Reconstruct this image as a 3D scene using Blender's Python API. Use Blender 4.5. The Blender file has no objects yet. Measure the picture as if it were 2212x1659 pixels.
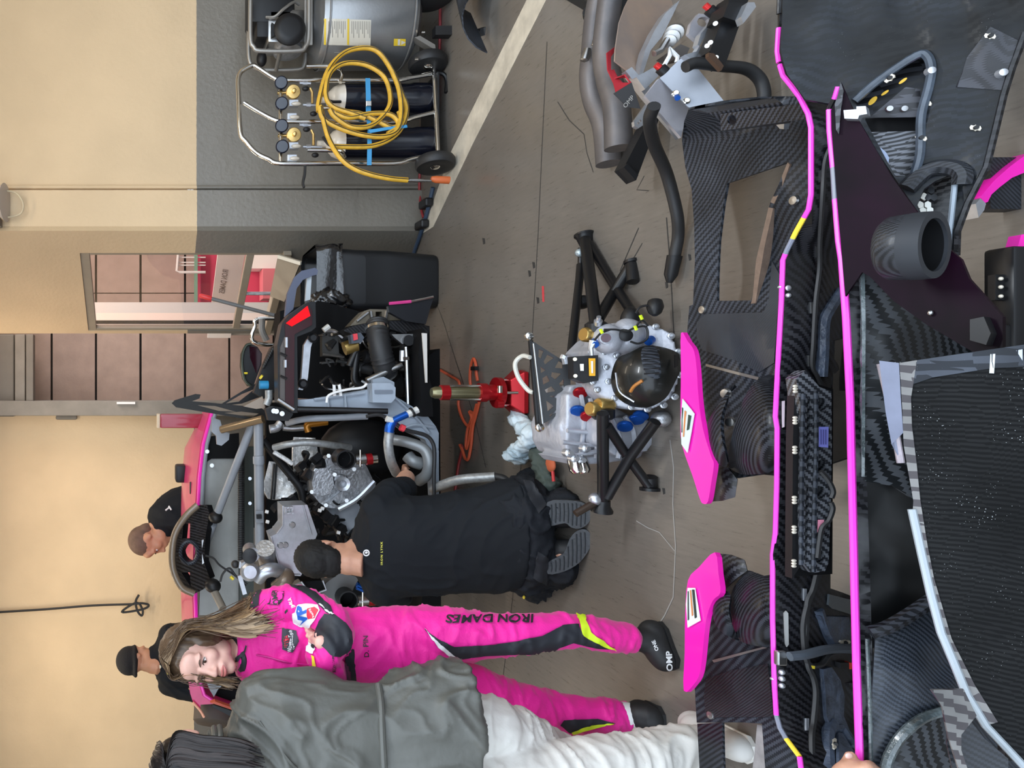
import bpy, bmesh, math, random
from mathutils import Vector as V, Matrix, Euler, noise
from mathutils.bvhtree import BVHTree
from mathutils.geometry import delaunay_2d_cdt
random.seed(7)
scene = bpy.context.scene
COL = scene.collection
# ---------------------------------------------------------------- camera (portrait photograph shown on its side)
F, H, HX, CY = 1661.0, 1.70, 305.0, 829.5
cam = bpy.data.cameras.new('camera')
cam.sensor_width = 36.0; cam.lens = F / 2212 * 36.0
cam.shift_x = (1106 - HX) / 2212
cam.clip_start = 0.02; cam.clip_end = 200
camo = bpy.data.objects.new('camera', cam); COL.objects.link(camo)
camo.matrix_world = Matrix(((0, 1, 0, 0), (0, 0, -1, 0), (-1, 0, 0, H), (0, 0, 0, 1)))
scene.camera = camo
# ---------------------------------------------------------------- light
vs = scene.view_settings
vs.view_transform = 'Standard'; vs.look = 'None'; vs.gamma = 1.0; vs.use_curve_mapping = False
vs.exposure = 0.0
w = bpy.data.worlds.new('sky'); scene.world = w; w.use_nodes = True
bgn = w.node_tree.nodes['Background']
bgn.inputs[0].default_value = (0.74, 0.86, 1.0, 1); bgn.inputs[1].default_value = 3.6
scene.cycles.max_bounces = 6; scene.cycles.diffuse_bounces = 4; scene.cycles.glossy_bounces = 3
scene.cycles.transmission_bounces = 4; scene.cycles.transparent_max_bounces = 8
scene.cycles.sample_clamp_indirect = 6; scene.cycles.use_denoising = True
WARM = (1.0, 0.86, 0.68); COOL = (.84, .93, 1.0)
LAMPS = [((1.0, 3.5), 10, WARM), ((-2.4, 5.6), 24, WARM), ((2.4, 3.0), 13, WARM), ((-.6, 5.5), 19, WARM), ((-4.0, 4.6), 13, WARM), ((1.25, 1.45), 58, (.88, .94, 1.0)), ((-1.3, 1.1), 15, COOL)]  # the last two, cool ones are added to brighten the near floor

# ---------------------------------------------------------------- helpers
def P(x, y, Y): return V(((CY - y) * Y / F, Y, H - (x - HX) * Y / F))
def G(x, y, z=0.0): return P(x, y, F * (H - z) / (x - HX))
def plane(a, b, c):
    n = (b - a).cross(c - a).normalized(); o = V((0, 0, H)); d0 = (a - o).dot(n)
    def f(x, y):
        d = P(x, y, 1.0) - o
        return o + d * (d0 / d.dot(n))
    return f
def off(f, d):
    """surface f moved d metres along the line of sight, towards the viewer for d > 0"""
    e = V((0, 0, H))
    def g(x, y):
        v = f(x, y) - e; return e + v * (1 - d / v.length)
    return g
def S(r, g, b):
    return tuple((c / 255 / 12.92) if c <= 10 else ((c / 255 + 0.055) / 1.055) ** 2.4 for c in (r, g, b))
class NT:
    def __init__(s, m): s.t = m.node_tree; s.n = s.t.nodes; s.l = s.t.links
    def new(s, typ, **k):
        n = s.n.new(typ)
        for a, b in k.items():
            if a == 'inp':
                for i, v in b.items():
                    if hasattr(v, 'links') or isinstance(v, bpy.types.NodeSocket): s.l.new(v, n.inputs[i])
                    else: n.inputs[i].default_value = v
            else: setattr(n, a, b)
        return n
    def math(s, op, a, b=0.0, c=0.0):
        n = s.new('ShaderNodeMath', operation=op, inp={0: a, 1: b, 2: c}); return n.outputs[0]
    def mix(s, f, a, b):
        n = s.new('ShaderNodeMix', data_type='RGBA')
        for i, v in ((0, f), (6, a), (7, b)):
            if isinstance(v, bpy.types.NodeSocket): s.l.new(v, n.inputs[i])
            else: n.inputs[i].default_value = v if i == 0 else (*v[:3], 1)
        return n.outputs[2]
MATS = {}
def mat(name, col, rough=.5, metal=0.0, nz=0.0, ns=12.0, bump=0.0, bs=80.0, coat=0.0, emit=0.0, spec=.5, stretch=None, sheen=0.0, col2=None):
    if name in MATS: return MATS[name]
    m = bpy.data.materials.new(name); m.use_nodes = True; MATS[name] = m
    t = NT(m); b = t.n['Principled BSDF']
    b.inputs['Base Color'].default_value = (*col, 1)
    b.inputs['Roughness'].default_value = rough; b.inputs['Metallic'].default_value = metal
    b.inputs['Specular IOR Level'].default_value = spec
    b.inputs['Coat Weight'].default_value = coat; b.inputs['Coat Roughness'].default_value = .08
    b.inputs['Sheen Weight'].default_value = sheen
    if emit:
        b.inputs['Emission Color'].default_value = (*col, 1); b.inputs['Emission Strength'].default_value = emit
    tc = t.new('ShaderNodeTexCoord'); co = tc.outputs['Object']
    if stretch:
        mp = t.new('ShaderNodeMapping', inp={0: co}); mp.inputs['Scale'].default_value = stretch; co = mp.outputs[0]
    if nz:
        n = t.new('ShaderNodeTexNoise', inp={0: co, 2: ns, 3: 5.0, 4: .6})
        r = t.new('ShaderNodeMapRange', inp={0: n.outputs[0], 1: .3, 2: .7, 3: 0.0, 4: 1.0})
        c1 = tuple(c * (1 - nz) for c in col); c2 = col2 or tuple(min(1, c * (1 + nz)) for c in col)
        t.l.new(t.mix(r.outputs[0], c1, c2), b.inputs['Base Color'])
    if bump:
        n = t.new('ShaderNodeTexNoise', inp={0: co, 2: bs, 3: 4.0})
        bp = t.new('ShaderNodeBump', inp={0: bump, 1: .01, 3: n.outputs[0]} if False else {0: bump, 1: .01})
        t.l.new(n.outputs[0], bp.inputs['Height']); t.l.new(bp.outputs[0], b.inputs['Normal'])
    return m
def carbon(name, c1, c2, s=.0042, rough=.32, rot=0.0, coat=.3, nz=.4, dust=0.0, spec=.35):
    """2x2 twill weave on world coordinates u = X, v = Y - Z"""
    m = bpy.data.materials.new(name); m.use_nodes = True; MATS[name] = m
    t = NT(m); b = t.n['Principled BSDF']
    co = t.new('ShaderNodeTexCoord').outputs['Object']
    sp = t.new('ShaderNodeSeparateXYZ', inp={0: co})
    wob = t.new('ShaderNodeTexNoise', inp={0: co, 2: 9.0})
    wv = t.math('MULTIPLY', t.math('SUBTRACT', wob.outputs[0], .5), .03)
    u0 = t.math('ADD', sp.outputs[0], wv); v0 = t.math('SUBTRACT', t.math('SUBTRACT', sp.outputs[1], sp.outputs[2]), wv)
    ca, sa = math.cos(rot), math.sin(rot)
    u = t.math('ADD', t.math('MULTIPLY', u0, ca), t.math('MULTIPLY', v0, sa))
    v = t.math('SUBTRACT', t.math('MULTIPLY', v0, ca), t.math('MULTIPLY', u0, sa))
    iu = t.math('FLOOR', t.math('DIVIDE', u, s)); iv = t.math('FLOOR', t.math('DIVIDE', v, s))
    k = t.math('LESS_THAN', t.math('FLOORED_MODULO', t.math('ADD', iu, iv), 4.0), 2.0)
    n = t.new('ShaderNodeTexNoise', inp={0: co, 2: 6.0, 3: 4.0})
    r = t.new('ShaderNodeMapRange', inp={0: n.outputs[0], 1: .35, 2: .65, 3: 1 - nz, 4: 1 + nz})
    base = t.mix(k, c1, c2)
    vm = t.new('ShaderNodeVectorMath', operation='SCALE', inp={0: base}); t.l.new(r.outputs[0], vm.inputs[3])
    out = vm.outputs[0]
    if dust:
        vo = t.new('ShaderNodeTexVoronoi', inp={0: co}); vo.inputs['Scale'].default_value = 260.0
        big = t.new('ShaderNodeTexNoise', inp={0: co, 2: 14.0}); k2 = t.math('LESS_THAN', vo.outputs[0], t.math('MULTIPLY', t.math('SUBTRACT', big.outputs[0], .42), .55 * dust))
        out = t.mix(k2, out, (.32, .33, .34))
    t.l.new(out, b.inputs['Base Color'])
    b.inputs['Coat Weight'].default_value = coat * .35; b.inputs['Coat Roughness'].default_value = .2; b.inputs['Specular IOR Level'].default_value = spec
    ro = t.new('ShaderNodeMapRange', inp={0: k, 3: rough, 4: rough + .15}); t.l.new(ro.outputs[0], b.inputs['Roughness'])
    hgt = t.math('ADD', t.math('MULTIPLY', k, .25), t.math('MULTIPLY', n.outputs[0], 2.0))
    bp = t.new('ShaderNodeBump', inp={0: .35, 1: .004}); t.l.new(hgt, bp.inputs['Height']); t.l.new(bp.outputs[0], b.inputs['Normal'])
    return m
def two_tone(name, low, high, z0, nz=.06, rough=.6):
    m = mat(name, high, rough); t = NT(m); b = t.n['Principled BSDF']
    co = t.new('ShaderNodeTexCoord').outputs['Object']; sp = t.new('ShaderNodeSeparateXYZ', inp={0: co})
    n = t.new('ShaderNodeTexNoise', inp={0: co, 2: 30.0, 3: 3.0}); n2 = t.new('ShaderNodeTexNoise', inp={0: co, 2: 2.2, 3: 5.0})
    zz = t.math('ADD', sp.outputs[2], t.math('MULTIPLY', t.math('SUBTRACT', n.outputs[0], .5), .006))
    k = t.math('GREATER_THAN', zz, z0)
    r = t.new('ShaderNodeMapRange', inp={0: n2.outputs[0], 1: .3, 2: .7, 3: 1 - nz, 4: 1 + nz})
    vm = t.new('ShaderNodeVectorMath', operation='SCALE', inp={0: t.mix(k, low, high)}); t.l.new(r.outputs[0], vm.inputs[3])
    t.l.new(vm.outputs[0], b.inputs['Base Color'])
    ro = t.new('ShaderNodeMapRange', inp={0: k, 3: .35, 4: .75}); t.l.new(ro.outputs[0], b.inputs['Roughness'])
    n3 = t.new('ShaderNodeTexNoise', inp={0: co, 2: 45.0, 3: 5.0})
    bp = t.new('ShaderNodeBump', inp={0: .25, 1: .01}); t.l.new(n3.outputs[0], bp.inputs['Height']); t.l.new(bp.outputs[0], b.inputs['Normal'])
    return m

TMP = bpy.data.scenes.new('bench'); TVL = TMP.view_layers[0]
def evaluated_mesh(o):
    """mesh of o after its modifiers, worked out apart from the scene"""
    TMP.collection.objects.link(o); TVL.update()
    return bpy.data.meshes.new_from_object(o.evaluated_get(TVL.depsgraph))
def link(o, parent=None):
    COL.objects.link(o)
    if parent is not None: o.parent = parent
    return o
def tag(o, label=None, cat=None, group=None, kind=None):
    for k, v in (('label', label), ('category', cat), ('group', group), ('kind', kind)):
        if v: o[k] = v
    return o
def empty(name, loc, label, cat, group=None):
    o = bpy.data.objects.new(name, None); o.empty_display_size = .05; link(o)
    o.location = loc; o.matrix_world = Matrix.Translation(loc)
    return tag(o, label, cat, group)
def finish(me, name, m, parent, smooth, kind=None, label=None, ang=.7):
    if smooth:
        me.polygons.foreach_set('use_smooth', [True] * len(me.polygons))
        try: me.set_sharp_from_angle(angle=ang)
        except Exception: pass
    if m is not None: me.materials.append(m)
    o = bpy.data.objects.new(name, me); link(o)
    if parent is not None:
        o.parent = parent
        if parent.type == 'EMPTY' or True: o.matrix_parent_inverse = parent.matrix_world.inverted()
    if kind: o['kind'] = kind
    if label: o['label'] = label
    return o
class MB:
    def __init__(s): s.v = []; s.f = []
    def add(s, vs_, fs):
        k = len(s.v); s.v += [V(p) for p in vs_]; s.f += [tuple(i + k for i in f) for f in fs]; return s
    def box(s, c, d, R=None, taper=1.0):
        c = V(c); pts = []
        for z in (-.5, .5):
            k = taper if z > 0 else 1.0
            for a, b in ((-.5, -.5), (.5, -.5), (.5, .5), (-.5, .5)):
                p = V((a * d[0] * k, b * d[1] * k, z * d[2])); pts.append(c + (R @ p if R else p))
        return s.add(pts, [(3, 2, 1, 0), (4, 5, 6, 7), (0, 1, 5, 4), (1, 2, 6, 5), (2, 3, 7, 6), (3, 0, 4, 7)])
    def bar(s, a, b, w_, h_, up=None):
        """box beam from a to b"""
        a, b = V(a), V(b); z = (b - a); L = z.length; z.normalize()
        up = V(up) if up else (V((0, 0, 1)) if abs(z.z) < .9 else V((0, 1, 0)))
        x = up.cross(z).normalized(); y = z.cross(x)
        R = Matrix((x, y, z)).transposed()
        return s.box((a + b) / 2, (w_, h_, L), R)
    def tube(s, pts, r, n=8, closed=False, cap=True, sq=1.0, up0=None):
        pts = [V(p) for p in pts]; m = len(pts)
        rr = r if isinstance(r, (list, tuple)) else [r] * m
        k0 = len(s.v); up = None
        for i, p in enumerate(pts):
            if closed: t = pts[(i + 1) % m] - pts[i - 1]
            else: t = pts[min(i + 1, m - 1)] - pts[max(i - 1, 0)]
            if t.length < 1e-9: t = V((0, 0, 1))
            t.normalize()
            if up is None:
                up = V(up0) if up0 else (V((0, 0, 1)) if abs(t.z) < .9 else V((0, 1, 0)))
            x = (up - t * up.dot(t))
            if x.length < 1e-6: x = t.orthogonal()
            x.normalize(); y = t.cross(x); up = x
            for j in range(n):
                a = 2 * math.pi * j / n
                s.v.append(p + x * (math.cos(a) * rr[i]) + y * (math.sin(a) * rr[i] * sq))
        for i in range(m if closed else m - 1):
            a = k0 + i * n; b = k0 + ((i + 1) % m) * n
            for j in range(n): s.f.append((a + j, a + (j + 1) % n, b + (j + 1) % n, b + j))
        if cap and not closed:
            s.f.append(tuple(k0 + j for j in reversed(range(n)))); s.f.append(tuple(k0 + (m - 1) * n + j for j in range(n)))
        return s
    def cyl(s, a, b, r, r2=None, n=16): return s.tube([a, b], [r, r if r2 is None else r2], n)
    def lathe(s, prof, o, ax=(0, 0, 1), n=20, cap=True):
        o = V(o); ax = V(ax).normalized(); x = ax.orthogonal().normalized(); y = ax.cross(x); k0 = len(s.v)
        for r, h in prof:
            for j in range(n):
                a = 2 * math.pi * j / n; s.v.append(o + ax * h + x * (r * math.cos(a)) + y * (r * math.sin(a)))
        for i in range(len(prof) - 1):
            a = k0 + i * n; b = a + n
            for j in range(n): s.f.append((a + j, a + (j + 1) % n, b + (j + 1) % n, b + j))
        if cap:
            s.f.append(tuple(k0 + j for j in reversed(range(n)))); s.f.append(tuple(k0 + (len(prof) - 1) * n + j for j in range(n)))
        return s
    def ell(s, c, r, R=None, n=14, m=9):
        c = V(c); r = (r, r, r) if isinstance(r, (int, float)) else r; k0 = len(s.v)
        for i in range(m + 1):
            a = math.pi * i / m
            for j in range(n):
                b = 2 * math.pi * j / n
                p = V((math.sin(a) * math.cos(b) * r[0], math.sin(a) * math.sin(b) * r[1], -math.cos(a) * r[2]))
                s.v.append(c + (R @ p if R else p))
        for i in range(m):
            q = k0 + i * n; b = q + n
            for j in range(n): s.f.append((q + j, q + (j + 1) % n, b + (j + 1) % n, b + j))
        return s
    def prism(s, poly, vec):
        vec = V(vec); n = len(poly); k0 = len(s.v)
        s.v += [V(p) for p in poly] + [V(p) + vec for p in poly]
        s.f.append(tuple(k0 + i for i in range(n))); s.f.append(tuple(k0 + n + i for i in reversed(range(n))))
        for i in range(n):
            j = (i + 1) % n; s.f.append((k0 + j, k0 + i, k0 + n + i, k0 + n + j))
        return s
    def grid(s, rows, th=0.0, closed=False):
        """surface through rows of points, thickened away from its normal"""
        nr, nc = len(rows), len(rows[0]); k0 = len(s.v)
        R = [[V(p) for p in r] for r in rows]
        for r in R: s.v += r
        for i in range(nr - 1):
            for j in range(nc - 1 if not closed else nc):
                a = k0 + i * nc; b = a + nc; j2 = (j + 1) % nc
                s.f.append((a + j, a + j2, b + j2, b + j))
        if th:
            k1 = len(s.v)
            for i in range(nr):
                for j in range(nc):
                    du = R[i][min(j + 1, nc - 1)] - R[i][max(j - 1, 0)]; dv = R[min(i + 1, nr - 1)][j] - R[max(i - 1, 0)][j]
                    n = du.cross(dv)
                    n = n.normalized() if n.length > 1e-9 else V((0, 0, 1))
                    s.v.append(R[i][j] - n * th)
            for i in range(nr - 1):
                for j in range(nc - 1):
                    a = k1 + i * nc; b = a + nc; s.f.append((b + j, b + j + 1, a + j + 1, a + j))
            e = [(0, j) for j in range(nc)] + [(i, nc - 1) for i in range(1, nr)] + [(nr - 1, j) for j in range(nc - 2, -1, -1)] + [(i, 0) for i in range(nr - 2, 0, -1)]
            for q in range(len(e)):
                a = e[q]; b = e[(q + 1) % len(e)]; ia = a[0] * nc + a[1]; ib = b[0] * nc + b[1]
                s.f.append((k0 + ib, k0 + ia, k1 + ia, k1 + ib))
        return s
    def mesh(s, name='mesh', clean=True):
        me = bpy.data.meshes.new(name); me.from_pydata([tuple(p) for p in s.v], [], s.f); me.update()
        if clean:
            bm = bmesh.new(); bm.from_mesh(me); bmesh.ops.remove_doubles(bm, verts=bm.verts, dist=1e-6)
            bmesh.ops.recalc_face_normals(bm, faces=bm.faces); bm.to_mesh(me); bm.free()
        return me
    def build(s, name, m, parent=None, smooth=True, kind=None, label=None, bevel=0.0, seg=2, clean=True):
        me = s.mesh(name, clean)
        if bevel:
            bm = bmesh.new(); bm.from_mesh(me)
            es = [e for e in bm.edges if len(e.link_faces) == 2 and e.calc_face_angle(0) > .5]
            bmesh.ops.bevel(bm, geom=es, offset=bevel, segments=seg, affect='EDGES', profile=.5, clamp_overlap=True)
            bm.to_mesh(me); bm.free()
        return finish(me, name, m, parent, smooth, kind, label)
def spline(pts, k=6, closed=False):
    """Catmull-Rom through pts"""
    pts = [V(p) for p in pts]; n = len(pts); out = []
    for i in range(n if closed else n - 1):
        p0 = pts[(i - 1) % n] if closed or i > 0 else pts[0] * 2 - pts[1]
        p1 = pts[i]; p2 = pts[(i + 1) % n]
        p3 = pts[(i + 2) % n] if closed or i + 2 < n else pts[-1] * 2 - pts[-2]
        for q in range(k):
            t = q / k
            out.append(.5 * ((2 * p1) + (p2 - p0) * t + (2 * p0 - 5 * p1 + 4 * p2 - p3) * t * t + (3 * p1 - p0 - 3 * p2 + p3) * t ** 3))
    if not closed: out.append(pts[-1])
    return out
def spl2(pts, k=6, closed=True):
    return [(p.x, p.y) for p in spline([V((a, b, 0)) for a, b in pts], k, closed)]
def inside(p, poly):
    x, y = p; c = False; n = len(poly)
    for i in range(n):
        x1, y1 = poly[i]; x2, y2 = poly[i - 1]
        if (y1 > y) != (y2 > y) and x < (x2 - x1) * (y - y1) / (y2 - y1) + x1: c = not c
    return c
def densify(poly, step):
    out = []
    for i in range(len(poly)):
        a = poly[i]; b = poly[(i + 1) % len(poly)]; d = math.hypot(b[0] - a[0], b[1] - a[1]); k = max(1, int(d / step))
        out += [(a[0] + (b[0] - a[0]) * q / k, a[1] + (b[1] - a[1]) * q / k) for q in range(k)]
    return out
def tri2d(outer, holes=(), step=None):
    loops = [outer] + list(holes)
    if step: loops = [densify(l, step) for l in loops]
    vs_, es = [], []
    for l in loops:
        k = len(vs_); vs_ += [V(p) for p in l]; es += [(k + i, k + (i + 1) % len(l)) for i in range(len(l))]
    if step:
        xs = [p[0] for p in outer]; ys = [p[1] for p in outer]
        x = min(xs) + step / 2; row = 0
        while x < max(xs):
            y = min(ys) + (step / 2 if row % 2 else step * .1)
            while y < max(ys):
                if inside((x, y), loops[0]) and not any(inside((x, y), h) for h in loops[1:]): vs_.append(V((x, y)))
                y += step
            x += step; row += 1
    vo, _, fo, *_r = delaunay_2d_cdt(vs_, es, [], 0, 1e-4)
    fs = []
    for f in fo:
        c = (sum(vo[i].x for i in f) / len(f), sum(vo[i].y for i in f) / len(f))
        if inside(c, loops[0]) and not any(inside(c, h) for h in loops[1:]): fs.append(tuple(f))
    return vo, fs
def plate(name, outer, surf, th, m, parent=None, holes=(), step=None, label=None, smooth=True, kind=None):
    """flat or curved sheet: outline (and holes) seen from the photograph's viewpoint laid on the surface surf(x, y), th metres thick"""
    vo, fs = tri2d(outer, holes, step)
    pts = [surf(p.x, p.y) for p in vo]; n = len(pts)
    nor = [V((0, 0, 0)) for _ in pts]; eye = V((0, 0, H)); F1 = []
    for f in fs:
        nn = (pts[f[1]] - pts[f[0]]).cross(pts[f[2]] - pts[f[0]])
        if nn.dot(eye - pts[f[0]]) < 0: f = tuple(reversed(f)); nn = -nn
        F1.append(f)
        for i in f: nor[i] += nn
    edge = {}
    for f in F1:
        for i in range(len(f)): edge[(f[i], f[(i + 1) % len(f)])] = 1
    vv = pts + [p - (k.normalized() if k.length > 0 else V((0, 1, 0))) * th for p, k in zip(pts, nor)]
    ff = F1 + [tuple(i + n for i in reversed(f)) for f in F1]
    for a, b in edge:
        if (b, a) not in edge: ff.append((b, a, a + n, b + n))
    me = bpy.data.meshes.new(name); me.from_pydata([tuple(p) for p in vv], [], ff); me.update()
    return finish(me, name, m, parent, smooth, kind, label, .5)
def bvh_of(*objs):
    vs_, fs = [], []
    for o in objs:
        k = len(vs_); mw = o.matrix_world
        vs_ += [mw @ v.co for v in o.data.vertices]; fs += [tuple(i + k for i in p.vertices) for p in o.data.polygons]
    return BVHTree.FromPolygons(vs_, fs)
def on_bvh(bv, off=.003):
    eye = V((0, 0, H))
    def f(x, y):
        d = (P(x, y, 1.0) - eye).normalized()
        h = bv.ray_cast(eye, d)
        if h[0] is None: return None
        n = h[1] if h[1].dot(d) < 0 else -h[1]
        return h[0] + n * off
    return f
def decal(name, outer, surf, m, parent, holes=(), step=6.0, label=None):
    """cloth panel, patch or print that follows the surface below it"""
    vo, fs = tri2d(outer, holes, step)
    pts = [surf(p.x, p.y) for p in vo]
    keep = [f for f in fs if all(pts[i] is not None for i in f) and max((pts[f[0]] - pts[i]).length for i in f) < .10]
    used = sorted({i for f in keep for i in f})
    if not used: return None
    ix = {a: b for b, a in enumerate(used)}
    me = bpy.data.meshes.new(name); me.from_pydata([tuple(pts[i]) for i in used], [], [tuple(ix[i] for i in f) for f in keep]); me.update()
    return finish(me, name, m, parent, True, None, label)
def text_mesh(txt, bold=0.0, shear=0.0, space=1.0):
    cu = bpy.data.curves.new('t', 'FONT'); cu.body = txt; cu.offset = bold; cu.shear = shear; cu.space_character = space
    cu.align_x = 'CENTER'; cu.align_y = 'CENTER'; cu.resolution_u = 3
    o = bpy.data.objects.new('t', cu); me = evaluated_mesh(o)
    bpy.data.objects.remove(o); bpy.data.curves.remove(cu)
    vs_ = [(v.co.x, v.co.y) for v in me.vertices]; fs = [tuple(p.vertices) for p in me.polygons]
    bpy.data.meshes.remove(me); return vs_, fs
def lettering(name, txt, surf, m, parent, c, h, ang=0.0, width=None, bold=0.0, shear=0.0, space=1.0, mirror=False, flip=False):
    """txt centred at photo point c, capital height h px; ang turns it (0 = level in the place); width px squeezes it"""
    vs_, fs = text_mesh(txt, bold, shear, space)
    if not vs_: return None
    xs = [p[0] for p in vs_]; ys = [p[1] for p in vs_]
    cx, cy = (min(xs) + max(xs)) / 2, (min(ys) + max(ys)) / 2
    ky = h / (max(ys) - min(ys)); kx = (width / (max(xs) - min(xs))) if width else ky
    if mirror: kx = -kx
    ca, sa = math.cos(ang), math.sin(ang); pts = []
    for a, b in vs_:
        a = (a - cx) * kx; b = (b - cy) * ky
        if flip: b = -b
        r, u = a * ca - b * sa, a * sa + b * ca       # right, up in the upright photograph
        pts.append(surf(c[0] - u, c[1] - r))
    keep = [f for f in fs if all(pts[i] is not None for i in f)]
    if not keep: return None
    used = sorted({i for f in keep for i in f}); ix = {a: b for b, a in enumerate(used)}
    me = bpy.data.meshes.new(name); me.from_pydata([tuple(pts[i]) for i in used], [], [tuple(ix[i] for i in f) for f in keep]); me.update()
    return finish(me, name, m, parent, False)
def blob(name, mb, m, parent, vox=.01, smooth=6, wrinkle=0.0, wscale=9.0, wdir=None, kind=None, label=None, dec=None):
    """melt overlapping volumes into one continuous skin; wrinkle adds folds"""
    me = mb.mesh(name); o = bpy.data.objects.new(name, me)
    md = o.modifiers.new('r', 'REMESH'); md.mode = 'VOXEL'; md.voxel_size = vox
    sm = o.modifiers.new('s', 'SMOOTH'); sm.iterations = smooth; sm.factor = .5
    if dec:
        dm = o.modifiers.new('d', 'DECIMATE'); dm.ratio = dec
    me2 = evaluated_mesh(o)
    bpy.data.objects.remove(o); bpy.data.meshes.remove(me)
    if wrinkle:
        ks = V(wdir) if wdir else V((1, 1, 1)); n_ = len(me2.vertices)
        co = [0.0] * (3 * n_); no = [0.0] * (3 * n_); me2.vertices.foreach_get('co', co); me2.vertex_normals.foreach_get('vector', no)
        for i in range(0, 3 * n_, 3):
            q = V((co[i] * ks.x, co[i + 1] * ks.y, co[i + 2] * ks.z)) * wscale
            q += V((noise.noise(q * .4 + V((7, 3, 1))), noise.noise(q * .4 + V((1, 9, 4))), noise.noise(q * .4))) * 1.3
            r1_ = max(0.0, 1 - abs(noise.noise(q)) * 3.2); r2_ = max(0.0, 1 - abs(noise.noise(q * 1.9 + V((5, 1, 2)))) * 3.0)
            d = wrinkle * (r1_ * r1_ * 1.1 + r2_ * r2_ * .45 + noise.noise(q * .45 + V((3, 3, 3))) * .7 - .4)
            co[i] += no[i] * d; co[i + 1] += no[i + 1] * d; co[i + 2] += no[i + 2] * d
        me2.vertices.foreach_set('co', co); me2.update()
    me2.name = name
    for p in me2.polygons: p.use_smooth = True
    if m is not None: me2.materials.append(m)
    ob = bpy.data.objects.new(name, me2); link(ob)
    if parent is not None: ob.parent = parent; ob.matrix_parent_inverse = parent.matrix_world.inverted()
    if kind: ob['kind'] = kind
    if label: ob['label'] = label
    return ob
def limb(mb, pts, rad, n=16, sq=1.0, k=4):
    q = spline(pts, k); m = len(pts); rr = []
    for i in range(len(q)):
        t = i / k; a = min(int(t), m - 2); f = t - a; f = f * f * (3 - 2 * f); rr.append(rad[a] * (1 - f) + rad[a + 1] * f)
    mb.tube(q, rr, n, sq=sq); mb.ell(q[0], rr[0] * .98); mb.ell(q[-1], rr[-1] * .98)
def copy_tree(o, delta, parent=None):
    c = o.copy(); COL.objects.link(c)
    if parent is None: c.location = o.location + V(delta)
    else: c.parent = parent
    for ch in o.children: copy_tree(ch, delta, c)
    return c

# ---------------------------------------------------------------- shared materials
BLACK = mat('black_plastic', (.009, .009, .010), .45, spec=.35)
BLKMET = mat('black_powder_coat', (.008, .008, .009), .36, spec=.35)
RUBBER = mat('black_rubber', (.014, .014, .015), .55)
CHROME = mat('chrome', (.72, .70, .66), .14, 1.0)
STEEL = mat('brushed_steel', (.42, .42, .42), .34, 1.0, nz=.15, ns=40)
ALU = mat('cast_aluminium', (.42, .43, .45), .42, .85, nz=.22, ns=22, bump=.3, bs=70)
ALUCL = mat('clean_aluminium', (.50, .52, .56), .34, .8, nz=.12, ns=30)
GREYPAINT = mat('grey_frame_paint', S(132, 136, 142), .4, nz=.06)
SUBPAINT = mat('blue_grey_casting', S(150, 160, 172), .45, nz=.08)
PINK = mat('pink_paint', (.86, .012, .42), .32, coat=.5)
PINKD = mat('pink_paint_worn', (.62, .03, .16), .35, coat=.4, nz=.1)
YELLOW = mat('yellow_paint', (.80, .62, .04), .45)
WHITE = mat('white_paint', (.75, .75, .74), .5)
REDAN = mat('red_anodised', (.42, .012, .018), .28, .6)
BLUEAN = mat('blue_anodised', (.01, .09, .42), .3, .6)
GOLD = mat('gold_anodised', (.62, .42, .14), .3, .9)
BRASS = mat('brass', (.62, .42, .16), .32, .95, nz=.15, ns=60)
CARB = carbon('carbon_twill', (.006, .0065, .0085), (.028, .031, .040), spec=.22)
CARBL = carbon('carbon_twill_dusty', (.011, .013, .017), (.038, .043, .054), s=.0055, rough=.5, dust=.5, spec=.15)
CARBF = carbon('carbon_plain_inner', (.007, .008, .010), (.020, .022, .027), s=.0022, rough=.45, nz=.6)
CARBD = carbon('carbon_dark', (.0035, .0035, .0045), (.014, .014, .017), s=.0045, rough=.3)
# ================================================================ the setting
def floor_material():
    m = mat('garage_floor', S(108, 98, 88), .34); t = NT(m); b = t.n['Principled BSDF']
    co = t.new('ShaderNodeTexCoord').outputs['Object']
    mp = t.new('ShaderNodeMapping', inp={0: co}); mp.inputs['Scale'].default_value = (22.0, 2.4, 1.0)
    n1 = t.new('ShaderNodeTexNoise', inp={0: mp.outputs[0], 2: 4.0, 3: 8.0, 4: .7})
    n2 = t.new('ShaderNodeTexNoise', inp={0: co, 2: .8, 3: 4.0})
    r1 = t.new('ShaderNodeMapRange', inp={0: n1.outputs[0], 1: .2, 2: .8})
    r2 = t.new('ShaderNodeMapRange', inp={0: n2.outputs[0], 1: .35, 2: .65, 3: .82, 4: 1.16})
    c = t.mix(r1.outputs[0], S(100, 94, 87), S(122, 115, 107))
    vm = t.new('ShaderNodeVectorMath', operation='SCALE', inp={0: c}); t.l.new(r2.outputs[0], vm.inputs[3]); t.l.new(vm.outputs[0], b.inputs['Base Color'])
    ro = t.new('ShaderNodeMapRange', inp={0: n1.outputs[0], 1: .2, 2: .8, 3: .25, 4: .33}); t.l.new(ro.outputs[0], b.inputs['Roughness'])
    bp = t.new('ShaderNodeBump', inp={0: .04, 1: .01}); t.l.new(n1.outputs[0], bp.inputs['Height']); t.l.new(bp.outputs[0], b.inputs['Normal'])
    return m
FLOORM = floor_material()
flo = MB().box((-.5, 2.0, -.05), (15, 18, .1)).build('floor', FLOORM, None, False); tag(flo, 'worn grey-brown concrete garage floor', kind='structure')
JOINT = mat('joint_filler', (.03, .028, .026), .8)
PAINT = mat('floor_paint_white', S(196, 188, 172), .6, nz=.25, ns=9)
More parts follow.
